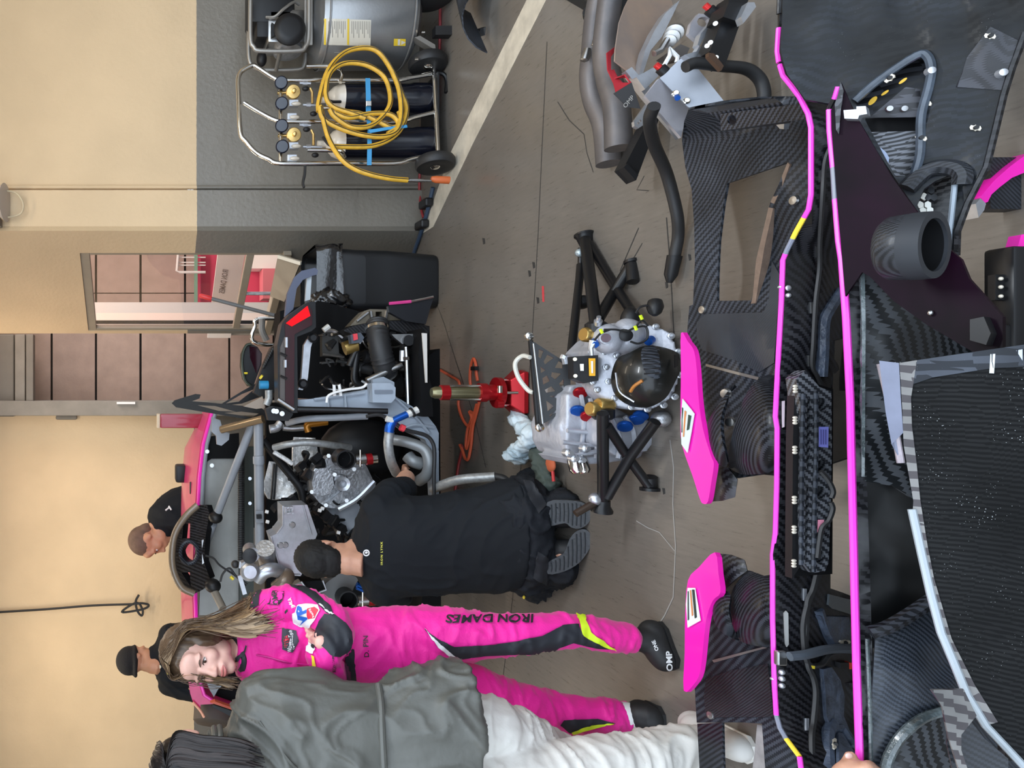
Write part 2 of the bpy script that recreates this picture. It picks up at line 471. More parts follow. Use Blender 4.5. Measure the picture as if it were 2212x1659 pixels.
def strip(pts, w_, z=.0012):
    q = [G(a, b) for a, b in pts]; mb = MB(); L, R = [], []
    for i, p in enumerate(q):
        t = q[min(i + 1, len(q) - 1)] - q[max(i - 1, 0)]; s = V((-t.y, t.x, 0)).normalized() * w_ * .5
        L.append(p + s + V((0, 0, z))); R.append(p - s + V((0, 0, z)))
    mb.grid([L, R]); return mb
for pts, w_ in (([(1182, 90), (1172, 300), (1163, 500), (1155, 640), (1148, 760), (1128, 980), (1118, 1090), (1108, 1290), (1085, 1480)], .004),
                ([(905, 560), (930, 620), (960, 700), (985, 780)], .004),
                ([(985, 780), (1025, 900), (1050, 1010)], .005),
                ([(1440, 470), (1447, 560), (1452, 640), (1458, 760)], .004),
                ([(1448, 950), (1456, 1010), (1454, 1090), (1460, 1180), (1455, 1290), (1436, 1330), (1410, 1370)], .004),
                ([(1375, 1125), (1400, 1140), (1425, 1150), (1458, 1190)], .003),
                ([(1205, 220), (1230, 260), (1262, 290), (1268, 330), (1282, 372)], .003), ([(1392, 380), (1376, 410), (1402, 412)], .003),
                ([(1340, 585), (1380, 492)], .004), ([(1345, 600), (1388, 525)], .003)):
    strip(pts, w_).build('floor_joint', mat('crack_pale', S(150, 148, 144), .8) if pts[0] in ((1448, 950), (1375, 1125)) else JOINT, flo, False)
ln = MB(); ln.prism([G(a, b, .0008) for a, b in ((912, 505), (972, 333), (1138, 0), (1240, -205), (1290, -215), (1180, 0), (1022, 310), (936, 490))], (0, 0, .0012))
ln.build('painted_line', PAINT, flo, False)
red = MB().prism([G(a, b, .0008) for a, b in ((1171, 618), (1175, 618), (1176, 652), (1172, 652))], (0, 0, .001)); red.build('red_paint_mark', mat('red_mark', (.6, .05, .06), .7), flo, False)
for a, b in ((1153, 572), (1144, 590), (1162, 648), (1358, 790), (1434, 1060), (1045, 520), (1490, 555), (1440, 615)):
    MB().prism([G(a + dx, b + dy, .0008) for dx, dy in ((-3, -6), (2, -5), (3, 6), (-1, 8))], (0, 0, .001)).build('scuff_mark', JOINT, flo, False)

BEIGE = S(208, 183, 148); DADO = S(116, 111, 102)
WALLA = two_tone('wall_paint_right', DADO, BEIGE, 1.362)
WALLC = two_tone('wall_paint_back', S(104, 100, 92), S(222, 197, 160), 1.226)
CONC = mat('grey_concrete', S(128, 124, 116), .7, nz=.12, ns=6)
YA = 4.66; XA = .915
o = MB().box(((XA + .24 + 5.5) / 2, YA + .11, 1.65), (5.5 - XA - .24, .14, 3.3)).build('wall_right', WALLA, None, False); tag(o, 'beige wall over grey painted dado behind the gas cart', kind='structure')
wr = o
MB().box((XA + .13, YA + .10, 1.65), (.26, .20, 3.3)).build('pilaster', WALLA, wr, False)
MB().tube([(XA + .285, YA + .028, 3.3), (XA + .285, YA + .028, .0)], .012, 8).build('corner_bead', WALLA, wr)
# angled wall with the window
A0 = V((XA, YA, 0)); AD = V((-.434, .77, 0)); AL = AD.length; AD.normalize(); AN = V((AD.y, -AD.x, 0))
WALLB = two_tone('wall_paint_angled', S(112, 108, 100), S(196, 172, 138), 1.362)
def wb(t0, t1, z0, z1, d0=0.0, d1=.05):
    """slab on the angled wall, t along it, d behind its face"""
    q = []
    for t, d in ((t0, d0), (t1, d0), (t1, d1), (t0, d1)):
        p = A0 + AD * t + AN * d; q.append(V((p.x, p.y, z0)))
    return MB().prism(q, (0, 0, z1 - z0))
w0, w1 = .19, 1.075; zb, zt = .80, 2.085
b = MB()
for a in ((-.02, w0, 0, 3.3), (w0, w1, zt, 3.3), (w0, w1, 0, zb - .02), (w1, w1 + .035, 0, 3.3)):
    q = wb(*a); b.add(q.v, q.f)
wbo = b.build('wall_angled', WALLB, None, False); tag(wbo, 'narrow angled wall holding the window beside the open doorway', kind='structure')
win = empty('window_1', A0 + AD * .6 + V((0, 0, zb)), 'grey framed window looking into the corridor', 'window'); del win['category']; win['kind'] = 'structure'
FRAME = mat('window_frame_paint', S(140, 130, 114), .5, nz=.05)
for nm, a in (('window_frame', (w0, w1, zt - .06, zt, .008, .045)), ('window_frame', (w0, w0 + .03, zb, zt - .06, .008, .045)), ('window_frame', (w1 - .02, w1, zb, zt - .06, .008, .045)),
              ('window_sill', (w0 - .02, w1 + .01, zb - .04, zb + .01, -.03, .05)), ('transom', (w0 + .03, w1 - .02, .985, 1.035, .008, .045))):
    wb(*a).build(nm, FRAME, win, False, bevel=.004)
gm = bpy.data.materials.new('window_glass'); gm.use_nodes = True; t = NT(gm); MATS['glass'] = gm
for n in list(t.n): t.n.remove(n)
tr = t.new('ShaderNodeBsdfTransparent'); tr.inputs[0].default_value = (.93, .90, .90, 1); gl = t.new('ShaderNodeBsdfGlossy'); gl.inputs['Roughness'].default_value = .02
mx = t.new('ShaderNodeMixShader', inp={0: .07, 1: tr.outputs[0], 2: gl.outputs[0]}); t.l.new(mx.outputs[0], t.new('ShaderNodeOutputMaterial').inputs[0])
GLASS = gm
wb(w0 + .03, w1 - .02, 1.035, zt - .06, .024, .030).build('pane', GLASS, win, False)
# tilted hopper flap
fl = plane(P(600, 553, 4.66), P(648, 567, 4.55), P(583, 640, 5.0))
plate('hopper_flap', [(600, 553), (648, 568), (645, 576), (614, 652), (583, 640)], fl, .02, FRAME, win)
plate('flap_edge', [(600, 551), (649, 566), (648, 573), (599, 558)], plane(P(600, 553, 4.65), P(648, 567, 4.54), P(599, 560, 4.66)), .012, mat('flap_edge_white', S(205, 198, 182), .5), win)
MB().tube([P(528, 634, 5.25), P(585, 634, 5.22)], .012, 8).build('handle', ALU, win)
# corridor behind the window
TILE = mat('corridor_panel', S(168, 150, 140), .7, nz=.12, ns=5, bump=.1)
YT = 7.6
cw = MB().box((.4, YT + .12, 1.65), (7.5, .1, 3.3)).build('wall_corridor', JOINT, None, False); tag(cw, 'dark backing wall of the panelled corridor', kind='structure')
zl = [H - (x - HX) * YT / F for x in (111, 207, 303.5, 400, 496, 592, 688, 784)]; tl = None
zl = [3.2] + zl[0:] + [0.0]
for i in range(len(zl) - 1):
    for j in range(3):
        x0 = -1.3 + j * 2.2
        MB().box((x0 + 1.1, YT + .05, (zl[i] + zl[i + 1]) / 2), (2.19, .06, zl[i] - zl[i + 1] - .022)).build('panel', TILE, cw, False)
trim = MB()
SHUT = mat('shutter_box_grey', S(112, 108, 100), .6, nz=.05)
sb = empty('roller_shutter_box', P(40, 800, 6.6), 'grey roller shutter housing above the doorway', 'shutter')
def pbox(mb, x0, x1, y0, y1, Y, d):
    a = P(x0, y1, Y); c = P(x1, y0, Y); mb.box(((a.x + c.x) / 2, Y + d / 2, (a.z + c.z) / 2), (abs(c.x - a.x), d, abs(a.z - c.z))); return mb
pbox(MB(), -60, 30, 722, 900, 6.75, .5).build('housing', SHUT, sb, False, bevel=.01)
pbox(MB(), 32, 54, 722, 885, 6.7, .12).build('guide_rail', CONC, sb, False, bevel=.006)
pbox(MB(), 56, 72, 722, 880, 6.65, .12).build('bottom_bar', SHUT, sb, False, bevel=.006)
jm = pbox(MB(), -60, 815, 866, 898, 6.62, .3).build('trim_1', CONC, None, False, bevel=.005); tag(jm, 'grey concrete door jamb beside the beige back wall', kind='structure')
pl = pbox(MB(), 252, 292, 868, 873, 6.60, .012).build('number_plate', WHITE, jm, False)
o = pbox(MB(), -200, 800, 898, 2300, 6.9, .16).build('wall_back', WALLC, None, False); tag(o, 'beige back wall behind the mechanics', kind='structure')
o.location.z = 0
wc = o
# right side of the room, left side, ceiling
o = MB().box((5.0, 1.6, 1.65), (.16, 6.2, 3.3)).build('wall_side', WALLA, None, False); tag(o, 'beige and grey side wall of the garage', kind='structure')
o = MB().box((-5.6, 2.8, 1.65), (.16, 8.6, 3.3)).build('wall_left', WALLC, None, False); tag(o, 'beige and grey left wall of the garage', kind='structure')
o = MB().box((-.4, 4.25, 3.35), (10.9, 7.3, .1)).build('ceiling', mat('ceiling_paint', S(205, 200, 188), .8), None, False); tag(o, 'plain pale garage ceiling', kind='structure')
for i, ((lx, ly), pw, lc_) in enumerate(LAMPS):
    r = empty('ceiling_lamp', (lx, ly, 3.3), 'white strip lamp on the ceiling above the ' + ('gearbox', 'parked car', 'gas cart', 'mechanics at the back wall', 'far left wall', 'pipes and brackets, added to brighten the floor', 'pink bumper edges, added to brighten the floor')[i], 'lamp', 'ceiling strip lamps')
    MB().box((lx, ly, 3.27), (1.3, .16, .06)).build('housing', WHITE, r, False, bevel=.005)
    MB().cyl((lx - .6, ly, 3.225), (lx + .6, ly, 3.225), .013).build('tube', mat('lamp_tube_warm' if lc_ == WARM else 'added_tube_cool', lc_, .5, emit=6.0), r)
    L = bpy.data.lights.new('lamp', 'AREA'); L.shape = 'RECTANGLE'; L.size = 1.2; L.size_y = .12; L.energy = pw; L.color = lc_
    lo = bpy.data.objects.new('lamp_light', L); link(lo, r); lo.matrix_parent_inverse = r.matrix_world.inverted(); lo.location = (lx, ly, 3.2)
L = bpy.data.lights.new('corridor', 'AREA'); L.shape = 'RECTANGLE'; L.size = 2.0; L.size_y = .3; L.energy = 110; L.color = (1, .86, .80)  # unseen lamp added so the corridor and its posts look bright
r = empty('added_corridor_lamp', (1.9, 5.6, 3.3), 'strip lamp added to light the corridor', 'lamp')
MB().box((1.9, 5.6, 3.27), (2.0, .2, .05)).build('housing', WHITE, r, False)
lo = bpy.data.objects.new('lamp_light', L); link(lo, r); lo.matrix_parent_inverse = r.matrix_world.inverted(); lo.location = (1.9, 5.6, 3.22)
# things seen through the glass
WHT = mat('white_board', S(238, 232, 228), .5); LETG = mat('grey_lettering', S(150, 140, 132), .6)
sg = plane(P(470, 548, 6.3), P(530, 548, 6.3), P(453, 713, 6.75))
r = empty('team_board', P(500, 630, 6.5), 'white board with mirrored grey lettering seen through the window', 'sign'); r.location.z = 0; r.matrix_world = Matrix.Translation(r.location)
plate('board', [(472, 535), (532, 535), (498, 730), (448, 730)], sg, .02, WHT, r)
for y_ in (545, 720): c_ = sg(500, y_); MB().box((c_.x, c_.y + .03, c_.z / 2), (.03, .02, c_.z)).build('board_leg', CONC, r, False)
sgf = plane(*[q + V((0, -.004, 0)) for q in (P(470, 548, 6.3), P(530, 548, 6.3), P(453, 713, 6.75))])
lettering('lettering', 'IRON DAMES', sgf, LETG, r, (483, 608), 13, ang=-.17, width=52, bold=.02, mirror=True)
lettering('lettering', '83', sgf, LETG, r, (476, 666), 22, ang=-.17, width=14, bold=.02, mirror=True)
r = empty('corridor_post', P(560, 690, 6.4) * 1, 'white upright frame posts outside the window', 'frame'); 
LITW = mat('white_frame', S(246, 232, 224), .5)
for y0, y1, mt in ((653, 676, mat('frosted_panel', S(214, 216, 216), .3)), (676, 692, LITW), (692, 700, BLACK), (700, 718, LITW)):
    pbox(MB(), 150, 764, y0, y1, 6.15, .04).build('frame_post', mt, r, False)
r = empty('pink_crate', P(640, 600, 6.6), 'pink and white crates low outside the window', 'crate')
pbox(MB(), 425, 695, 540, 660, 7.2, .2).build('crate_body', mat('pink_crate', S(200, 70, 100), .5), r, False)
pbox(MB(), 540, 708, 545, 580, 7.0, .2).build('crate_body', WHT, r, False)
pbox(MB(), 568, 711, 580, 645, 6.95, .2).build('crate_body', mat('pink_pale', S(214, 120, 130), .5), r, False)
MB().tube([P(385, 548, 7.1), P(382, 585, 7.1), P(388, 588, 7.1), P(444, 588, 7.1)], .012, 6).build('wire_rack', WHITE, r)
for y in (556, 567, 573): MB().cyl(P(385, y, 7.12), P(444, y, 7.12), .006, n=6).build('wire', WHITE, r)
pbox(MB(), 420, 427, 540, 655, 7.1, .05).build('green_rail', mat('green_rail', S(120, 160, 140), .5), r, False)
# wall lamp, conduit, switch, hanging cable
r = empty('wall_lamp', P(0, 440, 4.6), 'round white wall lamp high up with a curved cable', 'lamp')
ax = (0, 0, -1); c = P(2, 438, 4.58)
MB().lathe([(.01, -.05), (.03, -.045), (.09, .0), (.115, .028), (.10, .03), (.01, .032)], c, (0, -.15, -1), 24).build('shade', mat('lamp_shade', S(190, 182, 176), .4), r)
MB().box(c + V((-.11, .04, .03)), (.05, .08, .05)).build('bracket', CONC, r, False, bevel=.004)
MB().tube(spline([P(14, 412, 4.6), P(36, 418, 4.58), P(50, 440, 4.58), P(44, 462, 4.6), P(12, 471, 4.62)], 5), .006, 8).build('cable', mat('cable_cream', S(196, 180, 150), .5), r)
r = empty('light_switch', P(411, 408, 4.7), 'small grey double switch box on the beige wall', 'switch')
pbox(MB(), 401, 422, 401, 415, 4.70, .03).build('housing', mat('switch_grey', S(150, 140, 122), .5), r, False, bevel=.004)
for x in (408, 415): pbox(MB(), x - 3, x + 3, 404, 412, 4.692, .01).build('rocker', WHITE, r, False)
MB().cyl(P(-20, 413, 4.715), P(401, 411, 4.715), .0035, n=6).build('conduit', mat('conduit_cream', S(190, 168, 132), .5), r)
r = empty('hanging_cable', P(290, 1300, 6.85), 'black cable hanging on the beige wall and knotted at its end', 'cable')
MB().tube(spline([P(-30, 1324, 6.86), P(100, 1316, 6.86), P(200, 1308, 6.85), P(290, 1305, 6.84)], 6), .010, 6).build('cord', RUBBER, r)
MB().tube(spline([P(a, b, 6.82) for a, b in ((300, 1285), (293, 1300), (297, 1320), (306, 1330), (308, 1318), (295, 1302), (263, 1322), (300, 1318), (318, 1312), (320, 1306), (305, 1303), (292, 1305))], 6), .010, 6).build('knot', RUBBER, r)
r = empty('wall_fitting', P(142, 901, 6.85), 'small pale bulkhead fitting high on the beige wall', 'fitting')
pbox(MB(), 120, 166, 897, 907, 6.85, .05).build('fitting_body', CONC, r, True, bevel=.015)
# ================================================================ gas bottle cart
def Z(ox, oy, s):
    """zoomed-crop point -> photo point"""
    return lambda zx, zy: (ox + zx / s, oy + zy / s)
z1 = Z(500, 0, 4.148)
def cd(y): return 4.30 - (y - 145) * .0005          # the cart stands slightly turned
def C(zx, zy, d=0.0):
    x, y = z1(zx, zy); return P(x, y, cd(y) + d)
cart = empty('gas_bottle_cart', P(960, 250, 4.25), 'chrome two-wheeled gas bottle cart by the grey wall', 'cart'); cart.location.z = 0; cart.matrix_world = Matrix.Translation(cart.location)
fr = MB()
fr.tube(spline([C(1790, 1390), C(1600, 1430), C(1450, 1465), C(900, 1465), C(440, 1465), C(330, 1425), C(220, 1370), C(130, 1270), C(80, 1190), C(66, 900), C(60, 720), C(78, 655), C(110, 625), C(190, 588), C(240, 610), C(380, 700), C(480, 720), C(900, 720), C(1450, 720), C(1600, 695), C(1790, 660)], 4), .0135, 10).build('frame', CHROME, cart)
MB().tube(spline([C(110, 920), C(240, 1000), C(390, 1075), C(520, 1090), C(1000, 1090), C(1480, 1090), C(1640, 1050), C(1820, 1005)], 4), .0125, 10).build('centre_upright', CHROME, cart)
MB().cyl(C(1815, 620), C(1850, 1400), .013).build('axle', CHROME, cart)
MB().cyl(C(440, 715), C(440, 1470), .011).build('crossbar', CHROME, cart)
for k, (zx, zy) in enumerate(((1820, 565), (1848, 1462))):
    c = C(zx, zy, -.02); R = .103; c.z = R + .001
    axd = (C(1815, 620) - C(1850, 1400)).normalized()
    wv = MB().lathe([(.052, -.024), (.075, -.03), (.095, -.027), (R, -.014), (R, .014), (.095, .027), (.075, .03), (.052, .024)], c, axd, 28).build('wheel', RUBBER, cart)
    MB().lathe([(.012, -.032), (.02, -.03), (.03, -.018), (.056, -.02), (.058, .02), (.03, .018), (.02, .03), (.012, .032)], c, axd, 24).build('hub', CHROME, wv)
pa, pb = C(1900, 660), C(1900, 1420)
MB().box(((pa.x + pb.x) / 2 + .0, (pa.y + pb.y) / 2 + .12, .06), (abs(pa.x - pb.x) * .96, .26, .012)).build('base_plate', BLKMET, cart, False, bevel=.003)
MB().tube(spline([C(1800, 655), C(1890, 660), C(1930, 720), C(1925, 830)], 4), .012, 8).build('skid', BLKMET, cart)
NAVY = mat('navy_gauge', (.005, .008, .020), .2, coat=.25)
for zx, zy in ((445, 745), (450, 930), (450, 1130), (455, 1315)):
    MB().lathe([(.030, -.02), (.036, -.012), (.036, .018), (.030, .024), (.005, .026)], C(zx, zy, -.03), (-.2, -1, .15), 20).build('gauge', NAVY, cart)
for zx, zy in ((552, 825), (557, 1210)):
    c = C(zx, zy, -.02)
    MB().lathe([(.040, -.012), (.040, .008), (.036, .012), (.012, .014), (.011, .04), (.008, .042)], c, (-.1, -1, 0), 24).build('regulator', BRASS, cart)
    MB().cyl(C(zx - 50, zy + 5), C(zx - 140, zy + 8), .009).build('brass_stub', BRASS, cart)
    MB().cyl(C(zx - 100, zy + 6), C(zx - 120, zy + 7), .014, n=6).build('brass_nut', BRASS, cart)
ACRY = mat('clouded_filter_bowl', S(190, 180, 165), .2, coat=.5)
for zx, zy in ((575, 930), (560, 1050), (575, 1310), (560, 1420)):
    MB().box(C(zx - 20, zy, .0), (.038, .04, .055)).build('filter_head', ALUCL, cart, False, bevel=.005)
    MB().ell(C(zx + 5, zy, -.02), (.012, .012, .028)).build('filter_bowl', ACRY, cart)
for q in ([(670, 595), (880, 595), (960, 610), (990, 660), (975, 740)], [(770, 970), (930, 972), (985, 985), (1005, 1030)], [(680, 1345), (930, 1350), (990, 1358), (1015, 1400)]):
    MB().tube(spline([C(a, b, -.10 if i < 3 else -.02) for i, (a, b) in enumerate(q)], 5), .0105, 10).build('hose_hook', CHROME, cart)
for zx, zy, L in ((610, 745, 100), (640, 940, 120), (610, 1120, 100), (640, 1315, 170)):
    MB().cyl(C(zx, zy), C(zx + L, zy + 4), .0075).build('fitting', ALUCL, cart)
    MB().cyl(C(zx + 30, zy), C(zx + 70, zy), .012, n=6).build('fitting_nut', ALUCL, cart)
for zx, zy in ((665, 795), (672, 1160), (735, 1020), (750, 1390)):
    MB().ell(C(zx, zy, -.01), (.014, .014, .02)).build('valve_knob', BLACK, cart)
for zx, zy in ((725, 850), (735, 1225)):
    MB().tube([C(zx - 20, zy - 60), C(zx, zy - 20), C(zx, zy + 80)], .007, 8).build('valve_stem', BRASS, cart)
MB().tube(spline([C(660, 1470), C(655, 1560), C(640, 1640), C(650, 1680)], 4), .008, 6).build('dangling_lead', RUBBER, cart)
STRAP = mat('blue_strap', (.05, .28, .55), .6)
MB().grid([[C(1200, 700, -.085), C(1205, 850, -.11), C(1205, 1000, -.09), C(1220, 1150, -.10), C(1218, 1300, -.11), C(1215, 1480, -.085)],
           [C(1243, 700, -.085), C(1248, 850, -.11), C(1250, 1000, -.09), C(1250, 1150, -.10), C(1258, 1300, -.11), C(1255, 1480, -.085)]], .003).build('strap', STRAP, cart)
MB().grid([[C(1225, 1165, -.12), C(1400, 1140, -.13), C(1570, 1120, -.12)], [C(1240, 1195, -.12), C(1400, 1165, -.13), C(1575, 1145, -.12)]], .003).build('strap_tail', STRAP, cart)
MB().box(C(1228, 930, -.12), (.03, .014, .03)).build('buckle', CHROME, cart, False, bevel=.003)
BOTB = mat('bottle_navy', (.005, .006, .012), .25, coat=.25); BOTW = mat('bottle_white', S(222, 212, 196), .3, coat=.4)
for zy, lab in ((895, 'navy gas cylinder with white shoulder on the right of the cart'), (1290, 'navy gas cylinder with white shoulder on the left of the cart')):
    c = C(1500, zy, .10); zt_, zb_ = C(1010, zy, .06).z, .067; r0 = .087
    g = empty('gas_cylinder', (c.x, c.y, zb_), lab, 'gas cylinder', 'gas cylinders on the cart')
    MB().lathe([(r0 * .93, 0), (r0 * 1.06, .01), (r0 * 1.06, .10), (r0, .12), (r0, zt_ - zb_)], (c.x, c.y, zb_), (0, 0, 1), 28).build('bottle_body', BOTB, g)
    MB().lathe([(r0 * 1.002, 0), (r0 * .97, .02), (r0 * .8, .055), (r0 * .5, .08), (.018, .092), (.018, .14)], (c.x, c.y, zt_), (0, 0, 1), 28).build('shoulder', BOTW, g)
    MB().tube(spline([C(820, zy - 60, .02), C(880, zy + 10, 0), (c.x - .04, c.y - .08, zt_ + .03)], 5), .008, 8).build('valve_hose', RUBBER, g)
HOSE = mat('yellow_hose', S(206, 160, 50), .45, nz=.18, ns=25); HSTR = mat('hose_stripe', (.03, .025, .015), .5)
hs = empty('yellow_air_hose', C(1200, 900, -.12), 'long yellow air hose coiled over the cart hooks', 'hose')
L1 = [(780, 1000), (785, 900), (860, 640), (1000, 480), (1180, 430), (1320, 470), (1440, 640), (1530, 850), (1570, 980), (1530, 1130), (1430, 1240), (1250, 1310), (1000, 1315), (900, 1310)]
L2 = [(1200, 1060), (1060, 1010), (900, 950), (845, 840), (880, 660), (1000, 572), (1180, 575), (1330, 650), (1400, 750), (1425, 900), (1380, 1010), (1250, 1125), (1080, 1140), (930, 1050), (880, 980)]
L3 = [(790, 960), (820, 1060), (950, 1140), (1150, 1205), (1350, 1225), (1480, 1170), (1520, 1010), (1500, 800), (1440, 640)]
L4 = [(1500, 1000), (1520, 1090), (1440, 1145), (1300, 1080), (1160, 1020), (1030, 1000)]
L5 = [(920, 1010), (1050, 1055), (1230, 1020), (1400, 1020), (1480, 1070), (1490, 1140), (1400, 1200)]
L6 = [(800, 950), (830, 1100), (880, 1260), (980, 1420), (1100, 1510), (1250, 1565), (1420, 1600), (1580, 1615)]
for i, L in enumerate((L1, L2, L3, L4, L5, L6)):
    d = -.11 - .012 * (i % 3)
    q = spline([C(a, b, d - (.03 if i == 5 and a > 900 else 0)) for a, b in L], 6)
    MB().tube(q, .0135, 10).build('hose_run', HOSE, hs)
    MB().tube([p + V((.002, -.0122, -.005)) for p in q], .0028, 5).build('hose_stripe', HSTR, hs)
MB().tube([C(1580, 1615, -.14), C(1640, 1615, -.14), C(1720, 1618, -.14), C(1790, 1620, -.14)], [.009, .011, .008, .006], 10).build('coupling', STEEL, hs)
r = empty('orange_blow_tip', G(968, 392), 'orange handled nozzle on the floor beside the cart wheel', 'tool')
MB().tube([C(1790, 1600, -.14), C(1830, 1608, -.14), C(1950, 1615, -.14)], [.012, .019, .020], 12).build('grip', mat('orange_plastic', (.55, .12, .03), .5), r)
# ================================================================ compressor
TANK = mat('silver_tank', S(146, 147, 148), .32, .75, nz=.05, bump=.05)
cp = empty('air_compressor', P(930, 56, 4.4), 'silver upright air compressor in a tube frame beside the cart', 'compressor'); cp.location.z = 0; cp.matrix_world = Matrix.Translation(cp.location)
def K(zx, zy, d=0.0):
    x, y = z1(zx, zy); return P(x, y, 4.40 + d)
tc_ = P(780, 50, 4.40); zt_ = P(668, 50, 4.35).z; zb_ = P(908, 50, 4.3).z; R = .255
MB().lathe([(.02, zb_ - .005), (R * .6, zb_ + .01), (R * .93, zb_ + .05), (R, zb_ + .09), (R, zt_ - .09), (R * .93, zt_ - .045), (R * .6, zt_ - .008), (.02, zt_)], (tc_.x, tc_.y, 0), (0, 0, 1), 40).build('tank', TANK, cp)
for zz in (zb_ + .075, zt_ - .075):
    MB().lathe([(R, -.006), (R + .004, -.003), (R + .004, .003), (R, .006)], (tc_.x, tc_.y, zz), (0, 0, 1), 40, False).build('weld_seam', TANK, cp)
tb = bvh_of(cp.children[0]); ts = on_bvh(tb, .002)
STK = mat('sticker_pale', S(196, 190, 176), .5); STY = mat('sticker_yellow', S(208, 176, 40), .5); STG = mat('sticker_print', S(120, 116, 108), .6)
def q4(a, b, c, d): return [z1(*a), z1(*b), z1(*c), z1(*d)]
st = decal('sticker', q4((832, 165), (1250, 180), (1245, 412), (828, 400)), ts, STK, cp)
ts2 = on_bvh(tb, .003); ts3 = on_bvh(tb, .004)
for a in ((832, 850), (1038, 1055)): decal('sticker_band', q4((a[0], 168), (a[1], 170), (a[1] - 2, 400), (a[0] - 2, 400)), ts2, STY, st)
for i, zx in enumerate(list(range(870, 1030, 16)) + list(range(1075, 1240, 16))):
    decal('print_line', q4((zx, 190), (zx + 5, 190), (zx + 5, 260 + (i * 37) % 110), (zx, 260 + (i * 37) % 110)), ts2, STG, st)
st = decal('warning_sticker', q4((1455, 345), (1560, 348), (1558, 410), (1452, 408)), ts2, STY, cp)
decal('sticker_symbol', q4((1490, 350), (1512, 350), (1510, 402), (1488, 402)), ts3, STK, st); decal('sticker_arrow', [z1(*p) for p in ((1520, 360), (1560, 378), (1520, 400))], ts3, STK, st)
FT = mat('frame_tube_grey', S(150, 146, 140), .3, .6)
for q, d in (([(170, -40), (170, 340), (200, 420), (260, 455), (600, 455), (660, 420), (690, 330), (695, -40)], -.16), ([(155, 180), (155, 500), (190, 590), (270, 625), (590, 625), (650, 580), (665, 480)], .04)):
    MB().tube(spline([K(a, b, d) for a, b in q], 5), .0125, 10).build('frame_tube', FT, cp)
MB().cyl(K(435, 460, -.12), K(400, 630, .03), .011).build('frame_stay', FT, cp)
MB().box(K(690, 180, -.14), (.28, .012, .045)).build('frame_flange', FT, cp, False, bevel=.003)
m1 = empty_part = MB().lathe([(.02, -.02), (.085, -.012), (.088, .01), (.07, .03), (.05, .034)], K(520, 265, -.17), (0, -1, 0), 28).build('intake_cover', BLACK, cp)
MB().prism([K(360, 200, -.17), K(440, 250, -.17), K(440, 290, -.17), K(360, 330, -.17)], (0, .03, 0)).build('intake_fin', BLACK, cp, False)
MB().box(K(470, 300, .0), (.19, .2, .22)).build('motor_body', STEEL, cp, True, bevel=.02)
MB().lathe([(.07, 0), (.08, .02), (.08, .05), (.05, .07)], K(500, 400, -.05), (-1, -.2, 0), 24).build('cylinder_head', ALU, cp)
MB().box(K(280, 270, .0), (.16, .18, .10)).build('capacitor_box', BLACK, cp, True, bevel=.012)
MB().box(K(340, 40, .0), (.3, .2, .26)).build('motor_shroud', BLACK, cp, True, bevel=.03)
MB().tube(spline([K(310, 155, -.1), K(390, 150, -.12), (K(470, 80, -.13)), K(560, 20, -.1), K(610, 40, -.08)], 5), .009, 8).build('copper_pipe', FT, cp)
MB().ell(K(270, 530, .03), (.045, .03, .03)).build('knob', BLACK, cp)
MB().box(K(880, 500, -.02), (.07, .05, .14)).build('pressure_switch', BLACK, cp, False, bevel=.006)
MB().box(K(960, 450, -.12), (.03, .01, .05)).build('tag_plate', STK, cp, False)
q = [K(1640, 335, -.2), K(1690, 320, -.2), K(1825, 400, -.2), K(1830, 450, -.2)]
MB().prism(q, (.0, .05, 0)).build('leg', FT, cp, False)
MB().box((tc_.x - .13, tc_.y - .17, .045), (.05, .05, .09)).build('foot', RUBBER, cp, False)
MB().box((tc_.x + .2, tc_.y + .05, .09), (.06, .06, .18)).build('leg', FT, cp, False)
for zx, zy in ((1700, 290), (1640, 530)): MB().cyl(K(zx, zy, -.2), K(zx + 30, zy, -.2), .008).build('drain_valve', CHROME, cp)
MB().lathe([(.03, -.03), (.1, -.03), (.12, -.015), (.12, .015), (.1, .03), (.03, .03)], (tc_.x + .05, tc_.y - .2, .122), (1, .1, 0), 24).build('wheel', RUBBER, cp)
# red hose along the foot of the wall
r = empty('red_floor_hose', G(925, 420), 'thin red hose lying along the foot of the grey wall', 'hose')
MB().tube(spline([G(954, -60), G(954, 40), G(953, 110), G(948, 200), G(934, 280), G(915, 340), G(909, 400), G(913, 450), G(918, 470)], 5), .008, 8).build('hose_run', mat('red_hose', (.28, .03, .035), .5), r)
r.children[0].location.z += .009
r = empty('floor_cable_lead', G(925, 460), 'blue and black power lead lying along the floor by the corner', 'cable')
MB().tube([p + V((0, 0, .016)) for p in spline([G(941, 405), G(933, 440), G(925, 470), G(914, 505), G(900, 545), G(893, 570)], 5)], .012, 8).build('cable_run', mat('lead_blue', S(46, 62, 82), .5), r)
for a, b in ((930, 440), (921, 486), (890, 575)): MB().box(G(a, b) + V((0, 0, .028)), (.05, .12, .05)).build('connector', BLACK, r, False, bevel=.012)
